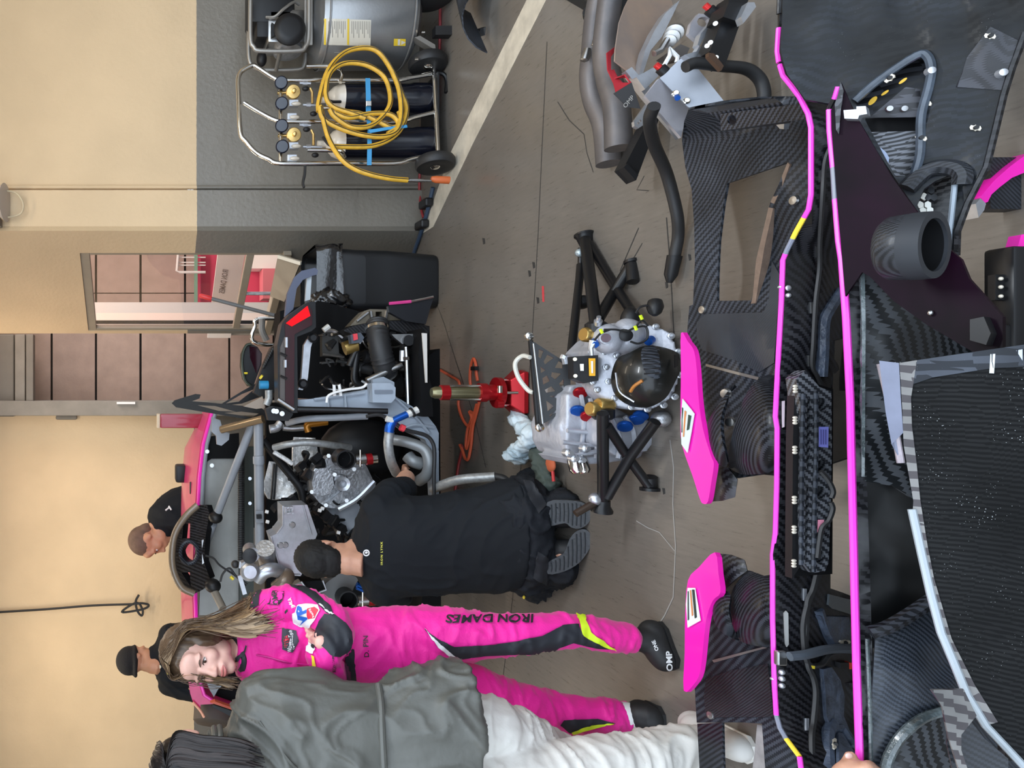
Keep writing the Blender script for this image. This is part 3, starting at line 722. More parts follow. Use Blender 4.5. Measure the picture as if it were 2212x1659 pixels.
# ================================================================ bin, broom, stand
bn = empty('waste_bin', P(900, 615, 4.56), 'black plastic waste bin with a black liner folded over its rim', 'bin'); bn.location.z = 0; bn.matrix_world = Matrix.Translation(bn.location)
cx = P(800, 615, 4.56).x
mb = MB(); zt_ = P(676, 600, 4.5).z
def ring(k, z, sx, sy, rr=.05, n=6):
    out = []
    for sxs, sys, a0 in ((1, 1, 0), (-1, 1, 90), (-1, -1, 180), (1, -1, 270)):
        for i in range(n + 1):
            a = math.radians(a0 + 90 * i / n); out.append(V((cx + sxs * (sx - rr) + rr * math.cos(a), 4.56 + sys * (sy - rr) + rr * math.sin(a), z)))
    return out
mb.grid([ring(0, .004, .15, .17), ring(0, .02, .155, .175), ring(0, .3, .175, .20), ring(0, zt_ - .02, .185, .205), ring(0, zt_, .20, .22), ring(0, zt_ + .01, .19, .21), ring(0, zt_ - .05, .19, .22), ring(0, .05, .15, .17)], closed=True)
mb.f.append(tuple(range(28))); mb.build('bin_body', mat('bin_black', (.008, .009, .011), .45), bn)
lm = MB(); rows = []
for i in range(9):
    t_ = i / 8; rw = ring(0, zt_ + .012 - t_ * .16, .205 + .01 * math.sin(t_ * 5), .225 + .01 * t_)
    rows.append([p + V((noise.noise(p * 14) * .03, noise.noise(p * 14 + V((5, 0, 0))) * .03, noise.noise(p * 9) * (.015 + .07 * t_))) for p in rw])
lm.grid(rows, closed=True); lm.build('bin_liner', mat('liner_film', (.008, .008, .009), .18, bump=.6, bs=30, coat=.6), bn)
kn = MB().ell((cx - .12, 4.33, zt_ - .06), (.07, .05, .12)); blob('liner_knot', kn, MATS['liner_film'], bn, .012, 2, .02, 22)
br = empty('broom', P(900, 755, 4.80), 'long grey broom leaning with a red grip end', 'broom'); br.location.z = 0; br.matrix_world = Matrix.Translation(br.location)
b0, b1 = P(430, 638, 4.86), P(900, 755, 4.80); b1.z = .06
MB().cyl(b0.lerp(b1, .06), b1, .012).build('pole', mat('broom_grey', S(96, 96, 96), .45), br)
MB().tube([b0, b0.lerp(b1, .01), b0.lerp(b1, .055), b0.lerp(b1, .062)], [.008, .015, .016, .013], 10).build('grip', mat('grip_red', (.62, .03, .03), .4), br)
MB().box(b1, (.36, .06, .04)).build('brush_block', BLACK, br, False, bevel=.006)
MB().box(b1 + V((0, 0, -.036)), (.35, .05, .05)).build('bristles', mat('bristle', (.05, .04, .03), .9), br, False, kind='stuff')
sd = empty('tubular_stand', P(900, 720, 4.9), 'chrome tube stand with a grey cap behind the tail lamp', 'stand'); sd.location.z = 0; sd.matrix_world = Matrix.Translation(sd.location)
MB().tube(spline([V((P(555, 742, 4.95).x, 4.95, 0.0)), P(700, 744, 4.95), P(556, 742, 4.95), P(551, 705, 4.95), P(556, 690, 4.95), P(606, 688, 4.95), P(700, 688, 4.95), V((P(606, 688, 4.95).x, 4.95, 0))], 5), .014, 10).build('frame', CHROME, sd)
MB().tube(spline([P(566, 690, 4.94), P(566, 715, 4.93), P(576, 736, 4.93)], 4), .022, 8).build('cap', mat('cap_grey', S(110, 108, 104), .5), sd)
# ================================================================ jack stands and floor leads
z3 = Z(900, 740, 5.184)
def J(zx, zy, d=0.0):
    x, y = z3(zx, zy); return P(x, y, 3.42 + d)
jk = empty('jack_stand', J(1200, 560), 'red and steel air jack stand under the middle of the car', 'jack', 'red jack stands under the car'); jk.location.z = 0; jk.matrix_world = Matrix.Translation(jk.location)
cxy = J(500, 560); cx, cyy = cxy.x, cxy.y
def zz(zx): return J(zx, 560).z
bz = .006
oct_ = [V((cx + a, cyy + b, bz)) for a, b in ((-.09, -.06), (.09, -.06), (.10, -.02), (.10, .05), (.05, .09), (-.05, .09), (-.10, .05), (-.10, -.02))]
mb = MB(); top = [V(((p.x - cx) * .62 + cx, (p.y - cyy) * .62 + cyy, .075)) for p in oct_]
mb.grid([oct_, [p + V((0, 0, .02)) for p in oct_], top], closed=True); mb.f.append(tuple(range(8))); mb.f.append(tuple(range(16, 24))); mb.build('base', REDAN, jk, False, bevel=.004)
for a, b in ((-.055, .0), (.055, .0), (.0, -.05), (0, .05)): MB().cyl((cx + a, cyy + b, .05), (cx + a, cyy + b, zz(900)), .0065, n=10).build('guide_rod', CHROME, jk)
MB().lathe([(.03, zz(940)), (.068, zz(935)), (.068, zz(880)), (.03, zz(870))], (cx, cyy, 0), (0, 0, 1), 28).build('clamp_disc', REDAN, jk)
MB().lathe([(.036, zz(870)), (.036, zz(780)), (.042, zz(775)), (.042, zz(692)), (.034, zz(688))], (cx, cyy, 0), (0, 0, 1), 24).build('lower_collar', REDAN, jk)
MB().lathe([(.0275, zz(690)), (.0275, zz(205)), (.02, zz(165))], (cx, cyy, 0), (0, 0, 1), 24).build('ram', mat('hard_anodised', S(132, 126, 96), .28, .8), jk)
MB().lathe([(.031, zz(360)), (.034, zz(355)), (.034, zz(265)), (.031, zz(260))], (cx, cyy, 0), (0, 0, 1), 24).build('upper_collar', REDAN, jk)
for a in (-.033, .033): MB().cyl((cx + a * .9, cyy - .02, zz(690)), (cx + a * .9, cyy - .02, zz(350)), .005, n=8).build('side_rod', CHROME, jk)
MB().cyl((cx, cyy - .07, zz(850)), (cx + .03, cyy - .07, zz(850)), .012).build('valve', CHROME, jk)
MB().cyl((cx - .05, cyy - .05, zz(905)), (cx - .05, cyy - .05, zz(835)), .018).build('rod_boss', REDAN, jk)
j2 = copy_tree(jk, (-1.26, -.06, 0)); j2['label'] = 'red jack stand seen between the legs of the woman in pink'
ORG = mat('orange_lead', (.62, .10, .04), .45); DRED = mat('dark_red_lead', (.25, .02, .02), .5)
r = empty('orange_air_lead', G(1020, 860), 'thin orange air lead looped on the floor around the jack', 'hose')
def lead(pts, rad, m, par, z=.008, name='lead_run'):
    q = spline([G(*z3(a, b)) for a, b in pts], 6); MB().tube([p + V((0, 0, z)) for p in q], rad, 7).build(name, m, par)
lead([(100, 292), (180, 290), (270, 305), (400, 380), (490, 440), (495, 560), (485, 700), (530, 850), (600, 945), (645, 900), (650, 800), (615, 770)], .0075, ORG, r)
lead([(690, 640), (645, 560), (620, 420), (630, 260), (660, 180), (685, 250), (690, 340), (705, 430)], .0075, ORG, r, .010)
lead([(615, 775), (640, 850), (600, 960), (580, 1100), (585, 1190), (620, 1050), (650, 880), (700, 690)], .0075, ORG, r, .012)
lead([(740, 640), (700, 800), (660, 950), (640, 1150), (610, 1300), (575, 1300), (545, 1210), (513, 1145)], .0075, ORG, r, .014)
lead([(513, 1145), (530, 1190), (490, 1350), (470, 1480), (455, 1600), (440, 1700)], .0075, DRED, r, .008)
MB().box(G(*z3(680, 290)) + V((0, 0, .014)), (.02, .05, .02)).build('tape_wrap', BLACK, r, False)
r = empty('carbon_arch_piece', G(1060, 20), 'dark carbon arch piece on the floor beyond the compressor', 'panel')
rows = []
for i in range(9):
    t_ = i / 8; a = math.pi * (.1 + .85 * t_)
    rows.append([G(1075, 30 - 60 * s) + V((-.16 * math.cos(a) * (1 - .15 * s), .12 * s, .012 + .16 * math.sin(a) * (1 - .2 * s))) for s in (-.3, 0, .5, 1, 1.6)])
MB().grid(rows, .006).build('arch_shell', CARBL, r)
MB().prism([G(1044, 58, .03), G(1050, 58, .03), G(1048, 76, .03), G(1043, 74, .03)], (0, .02, .02)).build('clip', BLACK, r, False)
# ================================================================ race car, tail towards us, raised on its jacks
c3 = Z(380, 520, 3.687); c4 = Z(360, 840, 3.457)
car = empty('race_car', (-.45, 4.4, 0), 'pink race car raised on jacks with its tail stripped to engine and frame', 'race car')
def pc(zf, pts): return [zf(*p) for p in pts]
def flat(Y, ty=0.0, tx=0.0, cx=700, cy=900):
    """near-frontal plane at depth Y leaning with image x (tx) or y (ty)"""
    def f(x, y): return P(x, y, Y + (x - cx) * tx + (y - cy) * ty)
    return f
def cpl(name, zf, pts, Y, th, m, holes=(), ty=0.0, tx=0.0, step=None, par=None, sm=False, label=None):
    return plate(name, pc(zf, pts), flat(Y, ty, tx), th, m, par or car, [pc(zf, h) for h in holes], step, label, sm)
def ctube(name, zf, pts, r, m, Y, n=10, par=None, k=5, straight=False):
    Ys = Y if isinstance(Y, (list, tuple)) else [Y] * len(pts)
    q = [P(*zf(*p), d) for p, d in zip(pts, Ys)]
    return MB().tube(q if straight else spline(q, k), r, n).build(name, m, par or car)
DARK = mat('black_parts_and_shade', (.003, .003, .0035), .7, spec=.15)  # near-black for black parts, also stands for shade in the bay and bores
BAYG = mat('bulkhead_grey', S(140, 140, 136), .5, .2, nz=.12, ns=6)
FOIL = mat('heat_foil', (.80, .80, .78), .3, .25, nz=.3, ns=50, bump=1.0, bs=40)
# roof
rows = []
rear = [(458, 893), (440, 960), (432, 1030), (429, 1090), (425, 1180), (422, 1270), (424, 1340), (432, 1400)]
crown = [(447, 889), (405, 970), (399, 1035), (398, 1089), (397, 1180), (397, 1274), (399, 1340), (408, 1400)]
for t_ in (0, .33, .66, 1):
    rows.append([P(*a, 4.5).lerp(P(*b, 5.05), t_) + V((0, 0, .02 * math.sin(t_ * math.pi))) for a, b in zip(rear, crown)])
rows.append([p + V((-.08, .2, -.04)) for p in rows[-1]])
MB().grid(rows, .02).build('roof', PINKD, car)
MB().tube([P(*a, 4.49) for a in rear], .012, 8).build('roof_edge', PINK, car)
for s in (rear, ): MB().tube([P(a + 7, b, 4.48) for a, b in s[:4]], .012, 8).build('window_seal', GREYPAINT, car)
fin = MB(); a = P(345, 909, 4.75); b_ = P(446, 909, 4.75); fin.box((a + b_) / 2, (.088, .06, (a - b_).length)); fin.build('roof_fin', mat('crimson_paint', S(150, 16, 44), .35, coat=.4), car, True, bevel=.012)
MB().box(a + V((0, 0, .008)), (.09, .062, .022)).build('fin_cap', mat('cap_cream', S(210, 190, 160), .5), car, True, bevel=.006)
MB().box(P(390, 1022, 4.9), (.11, .12, .07)).build('roof_camera', BLACK, car, True, bevel=.015)
MB().box(P(416, 1054, 4.62), (.075, .02, .035)).build('roof_latch', BLACK, car, True, bevel=.006)
# roof scoop ring
hole_c = [(168 + 62 * math.cos(a_), 1222 + 78 * math.sin(a_)) for a_ in [math.pi * 2 * i / 18 for i in range(18)]]
SCP = lambda x, y: P(x, y, 4.36 + .00045 * abs(y - 1190) + (x - 410) * -.002)
plate('roof_scoop', pc(c4, [(232, 872), (300, 865), (320, 935), (290, 1100), (280, 1300), (325, 1420), (270, 1500), (212, 1528), (120, 1490), (52, 1350), (42, 1200), (72, 1070), (140, 960)]), SCP, .05, CARBD, car,
      [pc(c4, hole_c), pc(c4, [(125, 1010), (175, 1000), (172, 1115), (115, 1118)]), pc(c4, [(110, 1372), (172, 1370), (180, 1478)])], 14)
MB().tube(spline([P(*c4(*p), 4.34) for p in ((232, 868), (140, 955), (68, 1070), (42, 1200), (50, 1350), (112, 1480), (205, 1530))], 5), .02, 10).build('scoop_lip', mat('scoop_lip_pearl', S(112, 96, 78), .3, coat=.5), car)
MB().tube([P(*c4(168 + 66 * math.cos(a_), 1222 + 82 * math.sin(a_)), 4.33) for a_ in [math.pi * 2 * i / 28 for i in range(28)]], .012, 8, True).build('scoop_ring', CARB, car)
cpl('scoop_duct', c4, [(180, 930), (300, 900), (300, 1470), (230, 1500), (190, 1440), (215, 1220), (200, 1050)], 4.45, .25, CARBD)
cpl('scoop_strip', c4, [(262, 1130), (276, 1125), (280, 1300), (266, 1310)], 4.31, .01, STEEL)
# bulkhead and frame tubes
cpl('bulkhead', c4, [(300, 540), (335, 522), (545, 522), (545, 1690), (240, 1690), (250, 1450), (285, 1180), (275, 800)], 4.52, .03, BAYG)
cpl('bulkhead_shelf', c4, [(545, 430), (650, 430), (650, 1690), (545, 1690)], 4.40, .05, mat('dark_green_panel', S(38, 46, 40), .5))
cpl('bulkhead_corner', c4, [(300, 360), (540, 330), (545, 520), (335, 522), (300, 545)], 4.5, .02, DARK)
crib = MB()
for i in range(60):
    y_ = 480 + i * 13.5; p = P(*c4(556, y_), 4.30); crib.lathe([(.014, -.006), (.019, -.002), (.019, .003), (.014, .007)], p, (1, 0, 0), 8, False)
crib.build('corrugated_loom', RUBBER, car)
for zy in (670, 855): MB().cyl(P(*c4(622, zy), 4.37), P(*c4(622, zy), 4.34), .010).build('bolt', ALUCL, car)
for zx, zy in ((303, 468), (338, 572)): MB().cyl(P(*c4(zx, zy), 4.49), P(*c4(zx, zy), 4.46), .012).build('bolt', STEEL, car)
ctube('cross_tube', c4, [(685, 235), (690, 700), (695, 1195)], .026, GREYPAINT, [4.0, 4.05, 4.1], 14, straight=True)
MB().tube([P(*c4(686, 500), 4.02), P(*c4(687, 508), 4.02), P(*c4(688, 555), 4.03), P(*c4(688, 563), 4.03)], [.027, .031, .031, .027], 14).build('tube_collar', GREYPAINT, car)
ctube('diagonal_tube', c4, [(650, 240), (520, 570), (385, 915)], .023, GREYPAINT, [4.05, 4.15, 4.3], 14, straight=True)
ctube('diagonal_tube', c4, [(350, 1010), (300, 1140)], .022, GREYPAINT, [4.35, 4.45], 14, straight=True)
MB().ell(P(*c4(365, 960), 4.31), (.035, .05, .04)).build('tube_clamp', BLACK, car)
ctube('diagonal_tube', c4, [(350, 1500), (420, 1640)], .022, mat('tube_brown_grey', S(120, 114, 104), .4), [4.25, 4.15], 14, straight=True)
MB().ell(P(*c4(345, 1470), 4.26), (.04, .05, .045)).build('tube_clamp', BLACK, car)
ctube('bronze_tube', c4, [(410, 305), (560, 265), (720, 225)], .021, mat('bronze_tube', S(150, 128, 100), .25, .6), [4.1, 4.02, 3.95], 12, straight=True)
cpl('hinge_bracket', c4, [(335, 210), (400, 235), (410, 270), (405, 320), (470, 330), (465, 380), (410, 425), (375, 415), (370, 350), (335, 320)], 4.15, .03, GREYPAINT)
cpl('tube_tab', c4, [(665, 910), (722, 912), (724, 1000), (664, 998)], 4.03, .02, GREYPAINT); cpl('latch', c4, [(672, 940), (710, 938), (712, 970), (674, 972)], 4.0, .015, BLACK)
ctube('engine_brace', c4, [(715, 370), (860, 560), (990, 730), (1025, 860)], .024, BLKMET, [4.05, 4.1, 4.1, 4.1], 12)
ctube('lower_rail', c4, [(900, 255), (1040, 225), (1260, 215), (1500, 205)], .016, GREYPAINT, [3.85, 3.75, 3.7, 3.68], 12)
ctube('strut_rod', c4, [(975, 152), (1300, 158), (1650, 168)], .014, BLKMET, [3.62, 3.6, 3.58], 10, straight=True)
# wing support
cpl('wing_support', c4, [(38, 108), (60, 85), (215, 38), (255, 42), (245, 72), (190, 92), (350, 105), (700, 140), (760, 175), (745, 240), (600, 228), (330, 182), (70, 138)], 4.05, .014, mat('satin_carbon_plate', (.014, .013, .012), .45, nz=.1, spec=.25), holes=[[(230, 122), (390, 165), (520, 172), (360, 128)], [(430, 180), (640, 212), (690, 185), (560, 170)]])
cpl('wing_support', c4, [(380, 130), (560, 20), (700, -60), (745, -40), (700, 60), (560, 110)], 4.25, .014, BLKMET, holes=[[(440, 110), (560, 40), (660, 0), (540, 95)]])
cpl('wing_mount', c4, [(740, 150), (800, 130), (930, 150), (945, 190), (910, 240), (760, 235)], 3.72, .05, BLACK)
for zx, zy in ((862, 185), (800, 165), (820, 168)): MB().cyl(P(*c4(zx, zy), 3.7), P(*c4(zx, zy), 3.66), .012, n=12).build('bolt', STEEL, car)
# black backdrops behind everything, standing in for the engine bay's shade
pbox(MB(), 575, 930, 870, 1340, 4.62, .06).build('bay_backdrop', DARK, car, False)
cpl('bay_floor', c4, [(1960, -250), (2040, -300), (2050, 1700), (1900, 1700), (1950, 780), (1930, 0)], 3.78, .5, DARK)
cpl('bay_side_backdrop', c3, [(830, 560), (1150, 480), (1600, 600), (2020, 680), (2030, 1400), (1650, 1380), (1100, 1260), (820, 1250)], 4.12, .18, DARK)
# foil
fo = lambda Y: (lambda x, y: P(x, y, Y + .03 * noise.noise(V((x * .05, y * .05, 3)))))
plate('heat_foil', pc(c4, [(948, 360), (1110, 366), (1132, 480), (1060, 560), (1060, 640), (950, 640), (940, 520)]), fo(4.2), .01, FOIL, car, (), 8)
plate('heat_foil', pc(c4, [(765, 540), (900, 560), (960, 650), (975, 760), (920, 805), (850, 822), (760, 822), (718, 742), (740, 640)]), fo(4.18), .01, FOIL, car, (), 8)
for zx in (792, 812): ctube('foil_strap', c4, [(zx + 10, 560), (zx, 700), (zx - 10, 825)], .006, BLACK, 4.14, 6)
# engine casing
eng = cpl('engine_cover', c4, [(1210, 505), (1130, 580), (1075, 690), (1085, 780), (1140, 850), (1200, 888), (1290, 892), (1420, 850), (1545, 690), (1500, 590), (1480, 560), (1440, 520), (1300, 490)], 3.98, .16, ALU)
for pts, d in (([(1110, 600), (1085, 700), (1100, 780), (1160, 800), (1220, 780), (1250, 720), (1240, 640), (1190, 590)], .05), ([(1255, 640), (1340, 650), (1345, 720), (1290, 752), (1250, 740)], .035), ([(1230, 610), (1480, 600), (1530, 690), (1420, 820), (1250, 870), (1200, 850), (1340, 740), (1350, 650)], .02)):
    cpl('cover_boss', c4, pts, 3.98 - d, d + .01, ALU, par=eng)
MB().lathe([(.02, .0), (.02, .05), (.036, .055), (.036, .0)], P(*c4(1297, 700), 3.96), (0, -1, 0), 20).build('shaft_seat', ALUCL, eng)
for zx, zy in ((1115, 610), (1085, 770), (1190, 870), (1345, 835), (1480, 770), (1400, 600), (1255, 640), (1340, 745), (1210, 500), (1450, 560)):
    MB().cyl(P(*c4(zx, zy), 3.98), P(*c4(zx, zy), 3.935), .011, n=6).build('bolt', STEEL, eng)
ctube('casting_rib', c4, [(1280, 900), (1420, 820), (1550, 690)], .014, ALUCL, 3.94, 8, par=eng)
cpl('lower_case', c4, [(1190, 890), (1420, 830), (1560, 700), (1560, 1000), (1360, 1090), (1250, 960)], 4.02, .1, GREYPAINT)
for zx, zy in ((1340, 530), (1358, 1582)):
    t_ = MB().lathe([(.047, .10), (.047, .0), (.040, .0), (.038, .10)], P(*c4(zx, zy), 3.72), (0, 1, 0), 28, False).build('intake_pipe', BLKMET, car)
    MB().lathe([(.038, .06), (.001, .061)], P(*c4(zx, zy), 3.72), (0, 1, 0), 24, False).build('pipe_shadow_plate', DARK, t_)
    for dx in (105, 190):
        MB().lathe([(.016, -.03), (.026, -.025), (.026, .025), (.016, .03)], P(*c4(zx + dx, zy - 5), 3.76), (.1, 0, -1), 16).build('coupling_ring', STEEL if dx == 105 else CHROME, t_)
    MB().lathe([(.028, -.014), (.028, .014)], P(*c4(zx + 170, zy - 5), 3.755), (.1, 0, -1), 16).build('red_collar', REDAN, t_)
    MB().cyl(P(*c4(zx + 105, zy - 75), 3.74), P(*c4(zx + 105, zy + 50), 3.74), .006).build('clamp_bolt', CHROME, t_)
MB().ell(P(*c4(1450, 440), 4.1), (.16, .12, .22)).build('airbox', BLACK, car)
# airbox tank and throttle bodies
tk = cpl('oil_tank', c4, [(865, 872), (1050, 866), (1125, 1085), (1005, 1392), (862, 1386), (778, 1100), (822, 1082), (868, 1020)], 3.66, .14, ALUCL)
for q in ([(868, 872), (868, 1020), (822, 1082)], [(778, 1100), (862, 1386), (1000, 1392)], [(1020, 870), (1080, 1090)]):
    ctube('weld_bead', c4, q, .0045, ALUCL, 3.655, 6, par=tk, straight=True)
for zx, zy in ((905, 905), (938, 1015), (850, 1168), (885, 1165)): MB().lathe([(.006, -.004), (.016, 0), (.012, .008)], P(*c4(zx, zy), 3.66), (0, -1, 0), 14).build('boss', STEEL, tk)
cpl('tank_handle', c4, [(880, 880), (945, 880), (948, 935), (882, 938)], 3.63, .02, ALU, holes=[[(897, 895), (930, 895), (932, 922), (899, 924)]], par=tk)
TBY = 3.62
for a, b_, r_ in (((735, 1190), (760, 1300), .045), ((640, 1240), (620, 1200), .035)): MB().cyl(P(*c4(*a), TBY), P(*c4(*b_), TBY + .1), r_, n=18).build('throttle_body', ALU, car)
MB().lathe([(.02, -.05), (.042, -.04), (.046, .0), (.042, .05), (.03, .06)], P(*c4(620, 1365), TBY), (.2, -1, .1), 20).build('throttle_motor', ALUCL, car)
cpl('throttle_plate', c4, [(560, 1300), (600, 1285), (690, 1330), (680, 1400), (600, 1430), (570, 1400)], TBY - .01, .05, ALU)
ctube('intake_elbow', c4, [(680, 1420), (720, 1370), (790, 1350), (860, 1370)], .034, ALUCL, [3.62, 3.6, 3.6, 3.66], 14)
ctube('intake_elbow', c4, [(820, 1490), (880, 1440), (900, 1400), (880, 1390)], .036, mat('smoked_duct', S(112, 96, 82), .3, .3), [3.62, 3.6, 3.62, 3.66], 14)
MB().lathe([(.02, 0), (.034, .005), (.034, .03), (.02, .035)], P(*c4(622, 1245), 3.56), (.1, -1, .2), 18).build('filler_cap', BLACK, car)
MB().ell(P(*c4(512, 1310), 3.7), .02).build('rubber_bulb', RUBBER, car)
cpl('linkage', c4, [(530, 1400), (560, 1390), (600, 1530), (570, 1540)], 3.7, .02, ALUCL); cpl('linkage', c4, [(545, 1290), (575, 1290), (560, 1340), (540, 1340)], 3.65, .02, ALUCL)
cpl('coolant_box', c4, [(1005, 1440), (1160, 1430), (1190, 1500), (1080, 1540)], 3.75, .1, DARK)
ctube('coolant_box_edge', c4, [(1005, 1440), (1080, 1540), (1190, 1500), (1165, 1430)], .005, ALUCL, 3.73, 6, straight=True)
cpl('side_duct', c4, [(1190, 1450), (1300, 1370), (1440, 1410), (1400, 1480), (1330, 1660), (1180, 1660), (1150, 1540)], 3.8, .1, mat('duct_grey', S(96, 98, 98), .5))
cpl('side_duct', c4, [(920, 1480), (1000, 1440), (1080, 1540), (1060, 1600), (940, 1560)], 3.85, .06, BAYG)
for zy in (1460, 1480): ctube('blue_fitting', c4, [(1420, zy), (1490, zy + 30)], .012, BLUEAN, 3.55, 8, straight=True)
# rear subframe casting
sf = cpl('subframe', c4, [(975, 82), (1100, 75), (1540, 0), (1540, -70), (1620, -90), (1700, -50), (1705, 55), (1800, 110), (1950, 205), (2010, 280), (2032, 330), (2030, 460), (2005, 480), (1960, 450), (1930, 380), (1760, 300), (1640, 215), (1480, 165), (980, 150)], 3.66, .07, SUBPAINT)
cpl('subframe', c4, [(1960, 450), (2032, 460), (2034, 800), (1975, 800)], 3.62, .04, SUBPAINT)
cpl('subframe_pad', c3, [(1562, 1135), (1710, 1133), (1750, 1170), (1748, 1255), (1715, 1292), (1568, 1288)], 3.58, .08, SUBPAINT, par=sf)
for q in ([(1700, 60), (1850, 200), (1960, 330)], [(1640, 215), (1800, 200), (1950, 210)], [(1760, 300), (1860, 270), (2000, 290)], [(1100, 80), (1480, 30)], [(1200, 60), (1210, 150)], [(1330, 40), (1340, 155)]):
    ctube('rib', c4, q, .007, SUBPAINT, 3.65, 6, par=sf)
cpl('rib_slot', c3, [(1585, 1190), (1725, 1190), (1725, 1215), (1585, 1218)], 3.572, .02, mat('slot_grey', S(108, 116, 128), .5), par=sf)
ctube('rail', c4, [(1990, 480), (1985, 620), (1990, 800)], .012, SUBPAINT, 3.6, 8)
# hoses
BRAID = mat('braided_silver_hose', S(150, 152, 152), .4, .4, nz=.25, ns=60)
ctube('braided_hose', c4, [(1664, 320), (1655, 420), (1675, 540), (1715, 630)], .022, BRAID, [3.5, 3.5, 3.52, 3.6], 12)
ctube('coolant_pipe', c4, [(1690, 380), (1800, 400), (1920, 450), (1960, 540), (1940, 640), (1880, 690)], .026, mat('pipe_grey', S(128, 132, 134), .4, .3), [3.62, 3.58, 3.55, 3.53, 3.55, 3.6], 12)
ctube('coolant_pipe', c4, [(1800, 500), (1840, 540), (1900, 560)], .03, mat('pipe_grey', S(128, 132, 134), .4, .3), [3.62, 3.6, 3.6], 12)
ctube('blue_fitting', c4, [(1660, 325), (1668, 280), (1690, 240)], .022, BLUEAN, 3.48, 12)
ctube('blue_fitting', c4, [(1690, 240), (1740, 215), (1795, 190)], .016, BLUEAN, 3.47, 10)
ctube('plug_connector', c4, [(1800, 190), (1875, 155)], .016, mat('plug_white', S(205, 205, 200), .4), 3.46, 8, straight=True); ctube('plug_ring', c4, [(1828, 178), (1840, 172)], .024, BLACK, 3.455, 10, straight=True)
ctube('plug_connector', c4, [(1640, 222), (1690, 238)], .014, mat('plug_white', S(205, 205, 200), .4), 3.47, 8, straight=True)
ctube('red_clip', c4, [(1745, 285), (1775, 298)], .016, mat('clip_red', S(210, 60, 70), .4), 3.47, 8, straight=True)
ctube('brake_line', c4, [(1700, 250), (1780, 305), (1930, 345), (1985, 400), (2000, 480), (1996, 640), (1996, 800)], .009, RUBBER, 3.5, 8)
ctube('brake_line', c4, [(1490, 205), (1580, 195), (1650, 215)], .008, RUBBER, 3.5, 8)
ctube('loom_tube', c4, [(800, 440), (900, 415), (1050, 400), (1200, 415), (1370, 440)], .018, BRAID, [4.0, 3.95, 3.92, 3.92, 3.98], 10)
ctube('loom_tube', c4, [(800, 470), (880, 520), (940, 560)], .012, FOIL, 4.0, 8)
ctube('gold_fitting', c4, [(1060, 320), (1050, 270), (1130, 255), (1200, 245)], .018, mat('amber_hose', S(150, 96, 20), .3, .5), 3.85, 10)
ctube('steel_fitting', c4, [(870, 290), (940, 295), (1020, 290)], .016, STEEL, 3.86, 10)
ctube('mount_tube', c4, [(770, 300), (820, 290), (855, 250)], .022, ALU, 3.9, 12)
rnd = random.Random(3); wh = MB()
for i in range(46):
    a = (rnd.uniform(1000, 1480), rnd.uniform(500, 1100)); d = rnd.uniform(4.0, 4.2); q = [P(*c4(*a), d)]
    for k in range(4):
        a = (a[0] + rnd.uniform(-70, 90), a[1] + rnd.uniform(-80, 80)); q.append(P(*c4(*a), d + rnd.uniform(-.05, .05)))
    wh.tube(spline(q, 4), rnd.choice((.006, .008, .012, .015)), 6)
wh.build('wiring_harness', BLACK, car, kind='stuff')
wh = MB()
for zx, zy in ((1000, 580), (1050, 640), (1120, 520), (1150, 560), (1180, 940), (1220, 980), (1130, 900), (1250, 990), (930, 830), (890, 850), (820, 880), (1300, 1050), (1000, 1030), (1460, 980)):
    wh.box(P(*c4(zx, zy), 3.98), (.05, .04, .035), Euler((rnd.random(), rnd.random(), rnd.random())).to_matrix())
wh.build('connector_cluster', BLACK, car, False, kind='stuff')
for mm, nn, nm in ((STEEL, 9, 'hard_lines'), (mat('bay_grey', S(60, 60, 60), .5), 14, 'bay_linkage'), (RUBBER, 18, 'bay_hoses')):
    wh = MB()
    for i in range(nn):
        a = (rnd.uniform(1120, 1850), rnd.uniform(720, 1240)); d = rnd.uniform(3.8, 4.1); q = [P(*c3(*a), d)]
        for k in range(3):
            a = (min(1900, a[0] + rnd.uniform(-60, 150)), a[1] + rnd.uniform(-70, 70)); q.append(P(*c3(*a), d + rnd.uniform(-.04, .04)))
        wh.tube(spline(q, 4), rnd.choice((.005, .008, .014)), 7)
    wh.build(nm, mm, car, kind='stuff')
for zx, zy in ((905, 960), (1140, 905), (1160, 890), (750, 990), (800, 1035), (745, 915), (1280, 1070)): ctube('plug_pin', c4, [(zx - 8, zy), (zx + 14, zy + 6)], .009, WHITE, 3.93, 8, straight=True)
for q in ([(290, 1245), (350, 1265), (400, 1320), (520, 1400), (590, 1470)], [(400, 1440), (420, 1380), (470, 1340), (520, 1400), (600, 1460)]): ctube('loose_wire', c4, q, .006, RUBBER, 4.2, 6)
ctube('yellow_tag', c4, [(478, 1402), (498, 1422)], .009, YELLOW, 4.18, 6, straight=True)
# tail lamp
LENS = mat('dark_red_lens', (.028, .002, .005), .25, coat=.2, spec=.3); LIT = mat('lit_tail_lamp', (1.0, .004, .008), .4, emit=1.0, spec=.1)
tl_ = cpl('tail_lamp', c3, [(845, 660), (900, 590), (1050, 490), (1112, 485), (1115, 690), (1080, 720), (965, 765), (972, 1370), (935, 1372), (815, 1290), (808, 830)], 3.62, .10, BLKMET)
cpl('lens', c3, [(870, 670), (1055, 505), (1085, 560), (1085, 670), (945, 745), (940, 1345), (870, 1300), (872, 760)], 3.605, .02, LENS, par=tl_)
cpl('lit_segment', c3, [(882, 655), (1048, 520), (1070, 598), (926, 680)], 3.59, .02, LIT, par=tl_)
cpl('lamp_inner', c3, [(832, 850), (868, 760), (868, 1290), (830, 1270)], 3.60, .02, mat('lamp_inner_grey', S(66, 58, 54), .3, coat=.5), par=tl_)
